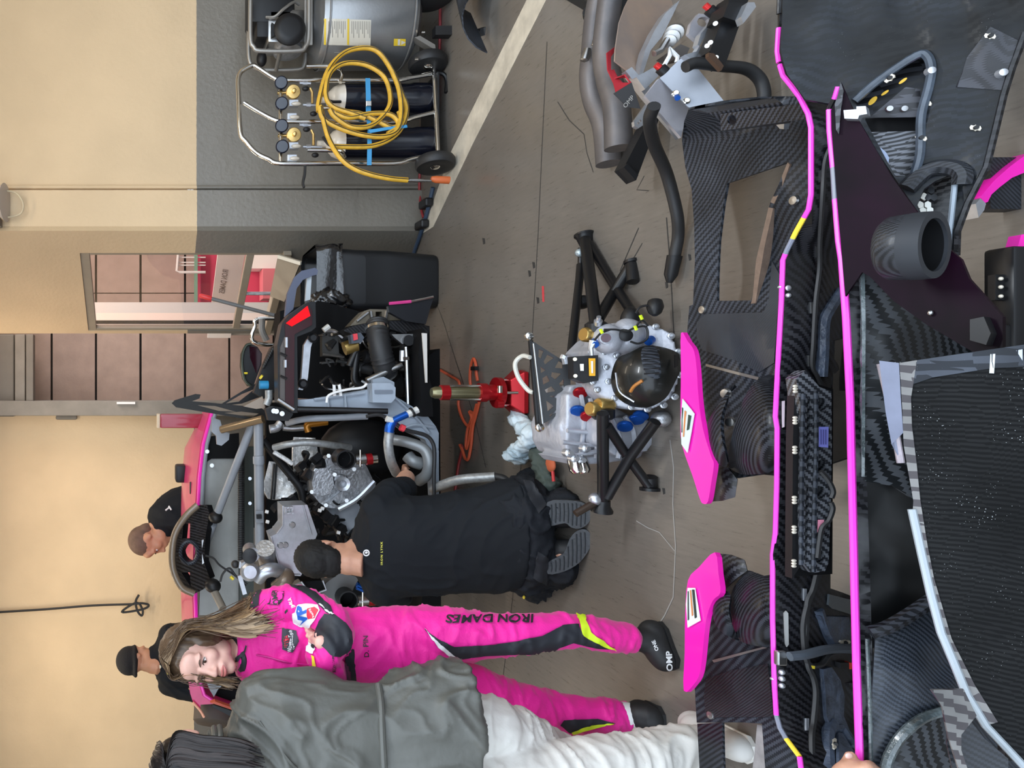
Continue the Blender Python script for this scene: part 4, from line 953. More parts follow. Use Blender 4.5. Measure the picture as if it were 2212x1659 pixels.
for zy in (895, 1075): ctube('lamp_divider', c3, [(830, zy), (885, zy + 25)], .006, BLACK, 3.585, 6, par=tl_, straight=True)
ctube('lamp_divider', c3, [(880, 770), (880, 850)], .008, ALUCL, 3.585, 6, par=tl_, straight=True); ctube('lamp_divider', c3, [(872, 950), (872, 1010)], .008, ALUCL, 3.585, 6, par=tl_, straight=True)
ctube('lamp_edge', c3, [(812, 1262), (940, 1345)], .009, STEEL, 3.59, 6, par=tl_, straight=True)
cpl('fender_edge', c3, [(868, 605), (888, 420), (945, 290), (1000, 240), (1108, 215), (1132, 235), (1125, 270), (1088, 278), (1012, 312), (962, 380), (935, 545)], 3.85, .03, mat('slate_paint', S(78, 84, 104), .4))
cpl('fender_strip', c3, [(1030, 480), (1045, 290), (1082, 275), (1070, 470)], 3.87, .02, mat('strip_silver', S(176, 184, 190), .4))
cpl('lamp_bracket', c3, [(1020, 830), (1050, 780), (1092, 795), (1075, 850), (1052, 1090), (1042, 1130), (1010, 1190), (975, 1185), (1000, 1090)], 3.68, .03, ALUCL)
for zx, zy in ((1090, 775), (1010, 1140)): MB().lathe([(.006, -.03), (.022, -.02), (.024, .01), (.014, .02)], P(*c3(zx, zy), 3.66), (0, -1, 0), 16).build('bush', BLKMET, car)
# hub, duct and suspension
bd = MB(); pth = spline([P(*c3(*p), d) for p, d in (((1600, 640), 3.75), (1600, 740), (3.72)) and (((1605, 650), 3.78), ((1610, 760), 3.74), ((1640, 920), 3.72), ((1680, 1050), 3.75), ((1760, 1180), 3.85))], 10)
bd.tube(pth, [.052 + (.004 if i % 2 else 0) for i in range(len(pth))], 18).build('brake_duct', RUBBER, car)
for i in (5, 30): MB().tube([pth[i], pth[i + 2]], .058, 18).build('duct_clamp', CHROME, car)
def arch(zf, pts, Y0, w_): return MB().grid([[P(*zf(*p), Y0 - w_ / 2) for p in spl2(pts, 5, False)], [P(*zf(*p), Y0 + w_ / 2) for p in spl2(pts, 5, False)]], .03)
cpl('duct_shroud', c3, [(1335, 715), (1400, 682), (1600, 640), (1800, 638), (1950, 655), (2020, 688), (2012, 735), (1900, 765), (1760, 720), (1700, 700), (1500, 735), (1400, 745)], 3.76, .12, CARBD)
cal = cpl('brake_caliper', c3, [(1385, 680), (1450, 610), (1500, 560), (1545, 545), (1700, 548), (1770, 595), (1828, 632), (1700, 635), (1560, 648)], 3.85, .1, mat('caliper_bronze', S(118, 110, 96), .4, .5), holes=[[(1590, 565), (1640, 565), (1640, 610), (1590, 612)]])
for q in ([(1440, 640), (1530, 570)], [(1550, 560), (1560, 630)], [(1680, 560), (1670, 625)], [(1700, 560), (1790, 615)]): ctube('caliper_rib', c3, q, .008, STEEL, 3.84, 6, par=cal, straight=True)
cpl('tyre_guard', c3, [(1690, 520), (1860, 492), (2050, 443), (2045, 478), (2030, 520), (1990, 665), (1830, 640), (1700, 570)], 3.7, .03, mat('guard_black', (.008, .009, .012), .3))
ctube('guard_edge', c3, [(1700, 500), (1790, 492), (1872, 484)], .008, mat('edge_pink', S(200, 60, 130), .4), 3.69, 6, straight=True); ctube('guard_edge', c3, [(1872, 484), (1980, 462), (2050, 446)], .006, STEEL, 3.69, 6, straight=True)
cpl('upright_bracket', c3, [(1718, 745), (1920, 742), (1922, 775), (1850, 838), (1800, 820), (1740, 770)], 3.66, .03, STEEL); MB().lathe([(.008, -.02), (.026, -.012), (.026, .01)], P(*c3(1850, 795), 3.65), (0, -1, 0), 16).build('bearing', BLACK, car)
ctube('push_rod', c3, [(1832, 845), (1838, 940), (1850, 1300)], .009, STEEL, 3.62, 8, straight=True); ctube('rod_nut', c3, [(1835, 925), (1837, 950)], .016, CHROME, 3.62, 6, straight=True)
ctube('drop_link', c3, [(1805, 875), (1803, 960)], .014, ALUCL, 3.64, 8, straight=True)
ctube('control_arm', c3, [(1520, 1115), (1640, 1060), (1800, 990)], .016, STEEL, 3.7, 10, straight=True); ctube('control_arm', c3, [(1380, 1000), (1440, 880), (1420, 1100), (1480, 1160)], .018, BLKMET, 3.85, 10)
ctube('damper', c3, [(1340, 860), (1400, 840), (1440, 830)], .035, GOLD, 3.85, 14, straight=True)
ctube('damper', c3, [(1500, 920), (1560, 930)], .03, BLKMET, 3.85, 14, straight=True); ctube('damper', c3, [(1400, 990), (1560, 1030)], .028, RUBBER, 3.9, 12)
cpl('duct_inlet', c3, [(1390, 750), (1470, 730), (1500, 770), (1480, 810), (1400, 820)], 3.75, .05, mat('inlet_slate', S(64, 70, 80), .5)); cpl('red_cap', c3, [(1412, 742), (1445, 738), (1450, 785), (1418, 795)], 3.74, .03, mat('cap_red', S(205, 60, 70), .4))
cpl('bracket_plate', c3, [(1165, 740), (1240, 705), (1290, 760), (1300, 900), (1345, 920), (1165, 920)], 3.95, .05, mat('charcoal_plate', S(44, 42, 40), .5)); ctube('plate_edge', c3, [(1170, 905), (1340, 925)], .006, STEEL, 3.93, 6, straight=True); ctube('plate_edge', c3, [(1190, 715), (1260, 720), (1330, 770)], .01, STEEL, 3.93, 6)
ctube('sensor_plug', c3, [(1175, 715), (1220, 680)], .014, mat('plug_white', S(205, 205, 200), .4), 3.8, 8, straight=True)
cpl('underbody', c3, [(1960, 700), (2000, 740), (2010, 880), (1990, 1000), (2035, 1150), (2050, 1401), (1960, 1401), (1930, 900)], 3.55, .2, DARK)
cpl('underbody_edge', c3, [(1962, 735), (2000, 738), (2003, 1130), (1990, 1130)], 3.53, .01, mat('edge_white', S(196, 192, 186), .5))
ctube('white_bracket', c3, [(1265, 1235), (1260, 1150), (1300, 1145), (1315, 1235)], .008, WHITE, 3.6, 6, straight=True)
ctube('loose_wire', c3, [(1200, 1290), (1220, 1230), (1340, 1190), (1480, 1170), (1520, 1140)], .006, WHITE, 3.58, 6)
# louvred inner wing and mirror
cpl('inner_wing', c3, [(620, 1210), (660, 1100), (700, 980), (760, 850), (810, 815), (815, 1010), (800, 1200), (700, 1260)], 3.95, .06, BLACK)
for i in range(9): MB().ell(P(*c3(700 + i * 9, 1000 - i * 17), 3.93), (.012, .01, .008)).build('louvre', RUBBER, car)
ctube('blue_clip', c3, [(665, 1148), (735, 1148)], .022, mat('clip_blue', (.02, .22, .42), .35), 3.85, 10, straight=True)
ctube('wing_strut', c3, [(740, 1190), (740, 1260), (720, 1310)], .02, BRAID, 3.85, 10); ctube('yellow_tag', c3, [(672, 1080), (685, 1090)], .012, YELLOW, 3.9, 6, straight=True)
cpl('inner_wing_gusset', c3, [(540, 1320), (690, 1240), (710, 1330), (640, 1340)], 3.9, .03, mat('gusset_taupe', S(140, 126, 112), .5))
mrr = MB(); c = P(*c3(605, 1000), 4.35)
for i in range(7):
    pass
pts = pc(c3, [(600, 822), (650, 845), (686, 900), (682, 985), (620, 1150), (585, 1160), (545, 1100), (526, 1000), (530, 900), (560, 835)])
mo = plate('mirror', pts, flat(4.35), .10, BLACK, car, (), None, None, True); cpl('mirror_glass', c3, [(585, 840), (645, 850), (680, 905), (672, 985), (640, 1060), (590, 930)], 4.345, .004, mat('mirror_maroon', (.02, .004, .008), .1), par=mo)
ctube('mirror_rim', c3, [(600, 1160), (550, 1110), (528, 1000), (532, 900), (560, 835), (600, 822)], .008, mat('rim_green', S(40, 48, 34), .4), 4.33, 6, par=mo)
ctube('mirror_tab', c3, [(538, 1055), (570, 1055)], .006, YELLOW, 4.33, 6, par=mo, straight=True)
# left flank of the car far behind the driver
c6 = Z(230, 1370, 6.636)
cpl('front_fender', c6, [(1165, 560), (1330, 620), (1420, 900), (1560, 960), (1900, 1080), (1880, 1120), (1520, 1000), (1350, 1010), (1345, 1100), (1250, 1000), (1200, 850)], 5.0, .25, PINKD)
ctube('fender_trim', c6, [(1330, 640), (1400, 870), (1545, 970), (1570, 950)], .012, PINK, 4.99, 6, straight=True)
ctube('fender_trim', c6, [(1240, 980), (1340, 1090), (1400, 1190)], .008, mat('trim_peach', S(236, 170, 140), .4), 4.98, 6)
cpl('fender_bracket', c6, [(1420, 650), (1640, 620), (1700, 700), (1600, 790), (1540, 900), (1480, 800)], 4.9, .06, GREYPAINT)
cpl('fender_band', c6, [(1490, 985), (1560, 965), (1910, 1090), (1895, 1122)], 4.88, .04, mat('fender_orange', S(214, 96, 70), .4))
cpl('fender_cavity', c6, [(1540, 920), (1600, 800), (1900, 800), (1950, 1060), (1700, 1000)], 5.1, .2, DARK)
MB().lathe([(.05, -.08), (.12, -.08), (.145, -.06), (.145, .06), (.12, .08), (.05, .08)], P(*c6(1560, 1120), 5.2), (-.85, -.5, .1), 30).build('tyre', mat('tyre_dusty', S(74, 66, 60), .7), car)
cpl('wing_blade', c6, [(1500, 1030), (1540, 1015), (1880, 1130), (1760, 1170)], 4.8, .02, BLKMET)
# ================================================================ gearbox on the floor
g1 = Z(1100, 480, 5.184); g2 = Z(1080, 780, 4.879)
gb = empty('gearbox', G(1440, 860), 'silver cast gearbox on the floor with black leg frames bolted to both sides', 'gearbox')
CAST = mat('gearbox_casting', S(176, 178, 186), .45, .35, nz=.12, ns=14, bump=.25, bs=60)
def lump(pts, Y, d, ty=0.0, tx=0.0):
    """solid cut along the outline pts, reaching d metres back"""
    return MB().prism([P(a, b, Y + (a - 1350) * tx + (b - 850) * ty) for a, b in pts], (0, d, 0))
gm_ = MB()
for pts, Y, d, tx in (([(1232, 832), (1265, 830), (1300, 850), (1330, 880), (1380, 905), (1400, 930), (1394, 970), (1370, 985), (1330, 990), (1270, 995), (1225, 985), (1212, 960), (1208, 920), (1222, 885)], 2.66, .20, 0),
                      ([(1290, 900), (1400, 905), (1430, 930), (1400, 975), (1330, 985), (1290, 960)], 2.56, .2, 0),
                      ([(1225, 850), (1262, 850), (1262, 980), (1222, 975)], 2.64, .1, 0), ([(1290, 985), (1400, 960), (1385, 990), (1300, 1003), (1240, 1005), (1225, 990)], 2.60, .2, 0)):
    q = lump(pts, Y, d, 0, tx); gm_.add(q.v, q.f)
blob('case', gm_, CAST, gb, .007, 4)
bl = MB(); flange = [(1283, 716), (1300, 703), (1345, 696), (1400, 700), (1440, 714), (1462, 742), (1470, 790), (1464, 838), (1442, 868), (1400, 886), (1340, 880), (1300, 860), (1280, 832), (1298, 800), (1290, 760)]
q = lump(spl2(flange, 3), 2.50, .07, 0, -.0008); bl.add(q.v, q.f)
q = lump([(1270, 760), (1300, 730), (1400, 730), (1420, 780), (1400, 860), (1300, 850)], 2.56, .14); bl.add(q.v, q.f)
bl.ell(P(1312, 732, 2.49), (.05, .05, .045)); bl.ell(P(1355, 726, 2.49), (.06, .05, .05)); bl.ell(P(1416, 730, 2.49), (.03, .04, .05))
blob('bell_housing', bl, CAST, gb, .006, 3)
for a, b in ((1345, 700), (1416, 706), (1449, 726), (1465, 760), (1305, 760), (1332, 768), (1309, 793), (1316, 706), (1281, 825), (1314, 824), (1327, 860), (1363, 879), (1398, 884), (1433, 875), (1457, 857), (1468, 810), (1290, 842)):
    c = P(a, b, 2.50 - (a - 1350) * .0008)
    MB().lathe([(.010, -.004), (.0105, .004), (.007, .006), (.007, .014), (.003, .015)], c, (0, -1, .25), 12).build('bolt', ALUCL, gb)
def rib(pts, Y, r_=.008, m=None, name='rib'): MB().tube(spline([P(a, b, Y) for a, b in pts], 4), r_, 7).build(name, m or CAST, gb)
for pts, Y in (([(1225, 930), (1270, 934), (1330, 940)], 2.62), ([(1215, 955), (1270, 962), (1320, 965)], 2.61), ([(1255, 850), (1262, 900), (1255, 980)], 2.63), ([(1275, 860), (1290, 930), (1288, 990)], 2.6), ([(1320, 900), (1340, 950), (1335, 990)], 2.55), ([(1240, 985), (1290, 975), (1345, 968)], 2.59), ([(1350, 900), (1368, 930), (1372, 980)], 2.54)): rib(pts, Y)
for a, b in ((1262, 968), (1238, 990), (1252, 993), (1345, 962), (1225, 978), (1388, 955)): MB().lathe([(.014, -.01), (.014, .01), (.008, .014), (.008, .024)], P(a, b, 2.585), (0, -1, -.1), 10).build('bolt', ALUCL, gb)
for a in (1238, 1252): MB().lathe([(.018, 0), (.022, .015), (.022, .05), (.014, .06)], P(a, 985, 2.60), (-1, -.3, -.1), 16).build('oil_fitting', CHROME, gb)
for a, b, Y, m in ((1248, 887, 2.64, BLUEAN), (1375, 906, 2.545, BLUEAN), (1350, 921, 2.54, BLUEAN), (1384, 898, 2.53, BLUEAN), (1270, 899, 2.62, REDAN), (1254, 848, 2.64, REDAN)):
    MB().lathe([(.022, -.006), (.024, .0), (.022, .006), (.006, .008)], P(a, b, Y - .012), (-.75, -.6, .3), 18).build('plug', m, gb)
MB().lathe([(.020, -.01), (.020, .004), (.015, .005), (.002, .002)], P(1309, 730, 2.445), (0, -1, .3), 20).build('port_ring', CAST, gb); MB().cyl(P(1309, 730, 2.437), P(1309, 730, 2.431), .014).build('port_plug', mat('maroon_plug', S(76, 48, 58), .4), gb)
MB().lathe([(.018, -.02), (.019, .01), (.012, .014)], P(1351, 724, 2.44), (-.2, -1, .3), 18).build('sensor', BLACK, gb)
MB().cyl(P(1407, 733, 2.44), P(1400, 738, 2.43), .013).build('blue_sensor', BLUEAN, gb)
MB().cyl(P(1283, 737, 2.49), P(1286, 745, 2.47), .012, n=6).build('blue_sensor', BLUEAN, gb)
# clutch cover with its duct
CLC = mat('smoked_carbon_cover', (.012, .012, .011), .32, nz=.5, ns=9, coat=.2, spec=.35)
cov = [(1336, 772), (1360, 762), (1395, 746), (1440, 752), (1468, 766), (1473, 790), (1456, 830), (1436, 862), (1400, 880), (1360, 876), (1330, 855), (1320, 825), (1324, 795)]
def dome(x, y): 
    r_ = math.hypot((x - 1395) / 82, (y - 812) / 72); return P(x, y, 2.475 - .075 * max(0, 1 - r_ * r_) ** .6 - (x - 1350) * .0008)
plate('clutch_cover', spl2(cov, 3), dome, .02, CLC, gb, (), 9)
def dome2(x, y): 
    p = dome(x, y); return V((0, 0, H)) + (p - V((0, 0, H))) * .985
plate('cover_duct', spl2([(1388, 752), (1412, 748), (1424, 770), (1426, 815), (1400, 812), (1386, 780)], 3), dome2, .02, CARBL, gb, (), 6)
for i in range(6): MB().tube([dome2(1388 + i * .6, 758 + i * 10), dome2(1424, 756 + i * 10)], .003, 5).build('duct_rib', CARBD, gb)
plate('cover_slot', [(1458, 766), (1466, 770), (1465, 790), (1458, 794)], dome2, .004, BLACK, gb)
MB().tube(spline([dome2(1362, 846), dome2(1370, 834), dome2(1388, 822)], 3), .005, 6).build('amber_seal', mat('amber_sealant', S(170, 110, 50), .4), gb)
MB().tube(spline([dome2(1330, 805), dome2(1338, 845), dome2(1370, 868)], 4), .003, 5).build('cover_bead', ALUCL, gb)
# control box
cb = plate('control_box', [(1238, 770), (1292, 767), (1293, 822), (1262, 828), (1240, 818)], flat(2.52, 0, -.0004, 1260), .08, BLACK, gb)
plate('yellow_label', [(1272, 774), (1286, 774), (1286, 812), (1273, 812)], flat(2.508, 0, -.0004, 1260), .004, mat('label_amber', S(232, 168, 30), .4), cb)
plate('label_slot', [(1277, 780), (1281, 780), (1281, 806), (1278, 806)], flat(2.502, 0, -.0004, 1260), .004, WHITE, cb)
plate('white_label', [(1253, 786), (1261, 786), (1261, 801), (1254, 801)], flat(2.508, 0, -.0004, 1260), .004, WHITE, cb)
for a, b in ((1242, 776), (1243, 812)): MB().cyl(P(a, b, 2.52), P(a, b, 2.5), .006).build('screw', mat('screw_cream', S(225, 215, 190), .4), cb)
# gold bosses
for a, b in ((1274, 724), (1292, 718), (1287, 884), (1305, 876)): MB().lathe([(.020, -.028), (.024, -.02), (.024, .02), (.020, .026)], P(a, b, 2.52), (.1, -.2, 1), 18).build('mount_boss', GOLD, gb)
for a, b in ((1288, 708), (1303, 894)): MB().lathe([(.024, -.02), (.034, -.012), (.034, .014), (.024, .018)], P(a, b, 2.52), (-.25 if b < 800 else .25, 0, 0), 18).build('mount_cup', BLKMET, gb)
for a, b in ((1292, 696), (1307, 898)): MB().lathe([(.012, -.01), (.013, .006), (.007, .008), (.007, .022)], P(a, b, 2.49), (.6 if b < 800 else -.6, -.5, .2), 10).build('mount_nut', ALUCL, gb)
MB().tube([P(1282, 738, 2.48), P(1276, 752, 2.48), P(1278, 768, 2.48)], [.014, .008, .006], 8).build('spanner_link', ALUCL, gb)
# lattice bracket with its tie rods
out = [(1148, 737), (1156, 740), (1224, 784), (1232, 800), (1233, 870), (1226, 882), (1180, 912), (1166, 918), (1163, 890), (1152, 780)]
hol = [[(1163, 752), (1176, 757), (1168, 778), (1162, 772)], [(1182, 763), (1200, 772), (1176, 790), (1172, 782)], [(1206, 777), (1217, 784), (1217, 798), (1196, 796)], [(1166, 790), (1180, 800), (1168, 808)], [(1190, 802), (1216, 806), (1200, 822), (1188, 814)],
       [(1170, 816), (1182, 808), (1190, 824), (1172, 834)], [(1206, 828), (1218, 815), (1219, 842), (1212, 842)], [(1174, 842), (1192, 832), (1204, 846), (1178, 850)], [(1184, 856), (1216, 850), (1204, 862)], [(1178, 862), (1200, 878), (1182, 892)], [(1206, 872), (1220, 858), (1222, 870), (1204, 884)], [(1184, 898), (1202, 884), (1208, 888), (1186, 902)]]
plate('lattice_bracket', out, flat(2.72, 0, -.0006, 1180), .018, BLKMET, gb, [[(sum(q[0] for q in h) / len(h) * .22 + p[0] * .78, sum(q[1] for q in h) / len(h) * .22 + p[1] * .78) for p in h] for h in hol])
MB().tube([P(1152, 742, 2.70), P(1172, 915, 2.70)], .0035, 8).build('tie_rod', STEEL, gb); MB().tube([P(1146, 736, 2.76), P(1162, 920, 2.76)], .009, 8).build('tie_rod', BLKMET, gb)
for a, b in ((1143, 727), (1166, 924)): MB().lathe([(.006, -.008), (.013, -.007), (.016, 0), (.013, .007), (.006, .008)], P(a, b, 2.72), (.3, -1, .2), 16).build('rod_end', CHROME, gb)
MB().tube(spline([P(1223, 786, 2.66), P(1219, 770, 2.66), P(1216, 776, 2.66)], 4), .012, 8).build('eyelet', ALUCL, gb)
MB().tube(spline([P(1145, 772, 2.74), P(1128, 769, 2.78), P(1113, 785, 2.8), P(1120, 815, 2.8), P(1140, 842, 2.78), P(1152, 848, 2.76)], 6), .008, 8).build('white_pipe', mat('clear_pipe_white', S(196, 194, 184), .35), gb)
# left and right leg frames
def leg_frame(name, parts, par):
    f = None
    for i, (pts, r_) in enumerate(parts):
        o = MB().tube([P(a, b, Y) for a, b, Y in pts], r_, 16).build(name if i == 0 else 'brace_tube', BLKMET, f or par); f = f or o
    return f
f1 = leg_frame('leg_frame', [([(1264, 518, 2.90), (1288, 706, 2.56)], .019), ([(1272, 526, 2.88), (1320, 605, 2.76), (1372, 685, 2.52)], .0155), ([(1362, 574, 2.66), (1325, 634, 2.70), (1292, 690, 2.60)], .018), ([(1254, 572, 2.92), (1252, 600, 2.9), (1233, 772, 2.70)], .014), ([(1255, 535, 2.92), (1254, 572, 2.92)], .010)], gb)
MB().lathe([(.036, 0), (.036, .006), (.03, .012), (.022, .045), (.018, .05)], P(1262, 506, 2.92), (-1, -.3, 0), 20).build('flange', BLKMET, f1)
MB().cyl(P(1364, 566, 2.66), P(1367, 609, 2.63), .019).build('foot_socket', BLKMET, f1); MB().lathe([(.024, -.006), (.024, .004)], P(1364, 565, 2.66), (1, .3, 0), 18).build('socket_rim', BLKMET, f1)
MB().lathe([(.01, -.03), (.022, -.02), (.026, .0), (.022, .02), (.01, .03)], P(1258, 653, 2.86), (.2, -1, .2), 18).build('knob', BLACK, f1); MB().ell(P(1252, 546, 2.91), .016).build('cap_nut', mat('nut_pale', S(170, 184, 190), .3, .5), f1)
MB().ell(P(1362, 695, 2.5), (.05, .03, .03)).build('rubber_boot', BLACK, f1)
f2 = leg_frame('leg_frame', [([(1302, 893, 2.47), (1303, 1085, 2.62)], .0175), ([(1312, 920, 2.48), (1354, 985, 2.54), (1402, 1050, 2.53)], .0150), ([(1416, 911, 2.42), (1362, 985, 2.52), (1311, 1074, 2.60)], .0165)], gb)
MB().lathe([(.022, 0), (.024, .02), (.034, .035), (.034, .042)], P(1303, 1080, 2.62), (-1, .2, 0), 20).build('flange', BLKMET, f2)
MB().cyl(P(1404, 1030, 2.53), P(1404, 1054, 2.54), .021).build('foot_socket', BLKMET, f2); MB().lathe([(.030, -.004), (.030, .006)], P(1404, 1056, 2.54), (-1, 0, 0), 18).build('socket_rim', BLKMET, f2)
MB().ell(P(1286, 1078, 2.62), (.022, .02, .022)).build('cap_nut', ALUCL, f2)
MB().cyl(P(1288, 1084, 2.62), P(1243, 1110, 2.62), .012).build('brass_pin', mat('dark_bronze', S(70, 58, 50), .4, .5), f2)
MB().ell(P(1428, 905, 2.47), (.028, .03, .028)).build('output_cup', ALU, gb)
for pts in ([(1305, 712), (1330, 712), (1352, 716), (1372, 708), (1395, 706), (1398, 730), (1380, 742), (1362, 738)], [(1372, 708), (1386, 692), (1400, 704)], [(1284, 735), (1298, 720), (1318, 712)], [(1374, 676), (1382, 664), (1396, 660), (1406, 662)]):
    MB().tube(spline([P(a, b, 2.42) for a, b in pts], 5), .0035, 6).build('sensor_wire', RUBBER, gb)
MB().lathe([(.004, -.03), (.02, -.02), (.024, .0), (.018, .02), (.008, .03)], P(1415, 663, 2.42), (-1, -.4, .3), 14).build('breather_cap', BLACK, gb)
for a, b in ((1385, 686), (1373, 709), (1299, 716)): MB().tube([P(a - 2, b - 5, 2.41), P(a + 2, b + 4, 2.41)], .005, 6).build('yellow_tie', mat('tie_lime', S(206, 226, 40), .4), gb)
# gloves
GLV = mat('nitrile_blue', S(176, 206, 222), .5, nz=.25, ns=12, col2=S(226, 236, 240)); GLG = mat('glove_green', S(66, 76, 70), .8, nz=.2)
def crumple(name, lab, pts, m, hgt, seed, cat='glove', grp=None, wr_=.010):
    q = [G(a, b) for a, b in pts]; c = sum(q, V()) / len(q); r = empty(name, (c.x, c.y, 0), lab, cat, grp)
    mb = MB()
    for i, p in enumerate(q): mb.ell((p.x, p.y, hgt * (.55 + .25 * (i % 2))), (.035, .045, hgt * (.5 + .3 * ((i + seed) % 2))))
    for i in range(len(q) - 1): mb.tube([V((q[i].x, q[i].y, hgt * .5)), V((q[i + 1].x, q[i + 1].y, hgt * .5))], .028, 8)
    o = blob('glove_body', mb, m, r, .008, 2, wr_, 24); zmin = min(v.co.z for v in o.data.vertices); o.location.z -= (zmin - .001); return r
crumple('disposable_glove', 'crumpled pale blue glove tucked beneath the lattice bracket', [(1130, 902), (1142, 910), (1152, 918), (1160, 926)], GLV, .05, 0, grp='used gloves by the gearbox')
g_ = crumple('disposable_glove', 'pale blue glove spread on the floor left of the lattice bracket', [(1192, 935), (1184, 950), (1172, 962), (1158, 974), (1148, 984)], GLV, .07, 1, grp='used gloves by the gearbox')
for a, b in (((1160, 972), (1136, 970)), ((1160, 985), (1146, 1000))): MB().tube([G(*a) + V((0, 0, .05)), G(*b) + V((0, 0, .03))], [.018, .010], 8).build('finger', GLV, g_)
g_ = crumple('work_glove', 'dark green work glove with an orange patch near the mechanic\'s knee', [(1192, 985), (1198, 998), (1202, 1012), (1206, 1030), (1214, 1046)], GLG, .05, 1)
MB().ell(G(1216, 1004) + V((0, 0, .05)), (.03, .035, .012)).build('orange_patch', mat('patch_orange', S(190, 96, 60), .7), g_)
MB().cyl(G(1194, 1018, .07), G(1196, 1040, .07), .006).build('cuff_tag', mat('tag_red', S(190, 50, 50), .5), g_)
r = empty('silver_hose_end', P(1030, 1040, 3.3), 'short silver sleeved hose hanging from the car beside the mechanic', 'hose')
MB().tube(spline([P(935, 1056, 3.55), P(950, 1050, 3.5), P(995, 1036, 3.42), P(1070, 1030, 3.34)], 6), .022, 12).build('sleeve', BRAID, r); MB().tube(spline([P(1070, 1030, 3.34), P(1085, 1033, 3.32), P(1098, 1042, 3.3)], 4), .017, 10).build('hose_tip', RUBBER, r)
# ================================================================ exhaust pipes and bracket pile at the right
e1 = Z(1220, 0, 4.148)
EXH = mat('heat_blued_steel', S(84, 84, 88), .5, .45, nz=.3, ns=4, col2=S(112, 106, 104))
ex = empty('exhaust_pipes', G(1330, 250), 'twin heat-stained exhaust pipes lying on the floor', 'exhaust')
def epipe(pts, r_, z, name='pipe'):
    q = spline([G(*e1(a, b), zz_) for (a, b), zz_ in zip(pts, z)], 6); t_ = [q[0]] + q
    n = len(q); rr = [r_[0] + (r_[1] - r_[0]) * i / (n - 1) for i in range(n)]
    o = MB().tube(q + [q[-1] - (q[-1] - q[-2]).normalized() * .002, q[-2]], rr + [rr[-1] * .9, rr[-1] * .86], 24, cap=False).build(name, EXH, ex)
    d = (q[-1] - q[-4]).normalized(); MB().lathe([(rr[-1] * .88, 0), (.001, .001)], q[-1] - d * .03, d, 20, False).build('pipe_bore', DARK, o); return o
epipe([(330, -120), (280, 150), (250, 480), (235, 700), (270, 900), (345, 1080), (375, 1250), (392, 1470)], (.036, .040), [.10, .10, .09, .08, .065, .05, .045, .045])
epipe([(420, -120), (380, 200), (360, 480), (400, 720), (455, 900), (475, 1100), (482, 1330)], (.036, .042), [.13, .125, .12, .115, .11, .105, .105])
for a, b in ((190, 490), (290, 360)): MB().lathe([(.012, -.02), (.014, 0), (.014, .02), (.008, .024)], G(*e1(a, b), .14), (-1, 0, .3), 12).build('sensor_boss', STEEL, ex)
r = empty('black_floor_strut', G(1262, 20), 'black strut with an eye end lying behind the exhaust', 'strut')
MB().bar(G(1215, -20, .03), G(1275, 14, .03), .03, .03).build('strut_bar', BLKMET, r, False); MB().lathe([(.012, -.012), (.028, -.012), (.028, .012), (.012, .012)], G(1277, 28, .03), (.2, -.8, .5), 18).build('eye_end', BLKMET, r)
pile = empty('bracket_assembly', G(1560, 160), 'aluminium bracket assembly with black tubes, hose and hinge plates', 'bracket')
def ep(name, pts, Y, th, m, par=pile, holes=(), tx=0.0, ty=0.0, step=None, sm=False): return plate(name, [e1(*p) for p in pts], flat(Y, ty, tx, 1450, 150), th, m, par, [[e1(*p) for p in h] for h in holes], step, None, sm)
ep('black_board', [(350, -60), (590, -60), (540, 160), (450, 400), (360, 415)], 2.62, .02, BLACK)
SHEET = mat('rolled_aluminium', S(150, 144, 146), .34, .45, nz=.2, ns=3, col2=S(186, 160, 140))
ash = lambda x, y: P(x, y, 2.30 + .12 * math.sin((x - 1330) / 120.0) - (y - 80) * .0008)
plate('rolled_sheet', [e1(*p) for p in ((600, -60), (1060, -60), (960, 130), (860, 330), (760, 480), (690, 690), (600, 660), (450, 545), (455, 440), (490, 200), (540, 60))], ash, .004, SHEET, pile, (), 14)
ep('sheet_return', [(1030, 0), (970, 130), (870, 330), (770, 450), (690, 690), (660, 690), (720, 450), (800, 280), (900, 120)], 2.26, .03, ALUCL)
a_ = e1(545, 620)
ep('base_rail', [(545, 635), (600, 600), (850, 880), (1050, 1170), (1040, 1235), (720, 860)], 2.22, .02, ALUCL)
ep('rail_top', [(640, 690), (800, 600), (840, 680), (720, 800)], 2.2, .02, ALUCL)
ep('box_face', [(850, 700), (1065, 500), (1150, 560), (1430, 910), (1120, 965), (1100, 955)], 2.14, .01, mat('aluminium_brushed_face', S(140, 144, 152), .45, .5, nz=.08), tx=-.0006)
ep('box_side', [(720, 860), (845, 703), (1108, 965), (1042, 1232)], 2.16, .01, mat('aluminium_satin', S(178, 176, 182), .4, .6, nz=.1), tx=.0)
for a, b in ((1090, 590), (990, 840), (1200, 795), (1090, 905)): MB().lathe([(.004, -.006), (.009, -.004), (.009, .004), (.006, .006), (.006, .010)], P(*e1(a, b), 2.12), (0, -1, .4), 14).build('stud', CHROME if b > 700 else STEEL, pile)
MB().cyl(P(*e1(1005, 865), 2.11), P(*e1(1012, 880), 2.1), .007).build('blue_cap', BLUEAN, pile)
ep('black_tube', [(1490, -40), (1660, -40), (1440, 575), (1300, 460)], 2.02, .05, BLKMET); ep('tube_sleeve', [(1470, 20), (1640, 30), (1590, 205), (1420, 150)], 2.0, .06, BLACK)
ep('brown_hinge', [(1290, 470), (1340, 480), (1425, 590), (1405, 630), (1290, 505)], 1.98, .012, mat('hinge_bronze', S(86, 66, 54), .35, .5))
for a, b in ((1335, 540), (1355, 515), (1275, 410), (1305, 380), (1350, 210)): MB().cyl(P(*e1(a, b), 2.0), P(*e1(a, b), 1.985), .0055).build('rivet', CHROME, pile)
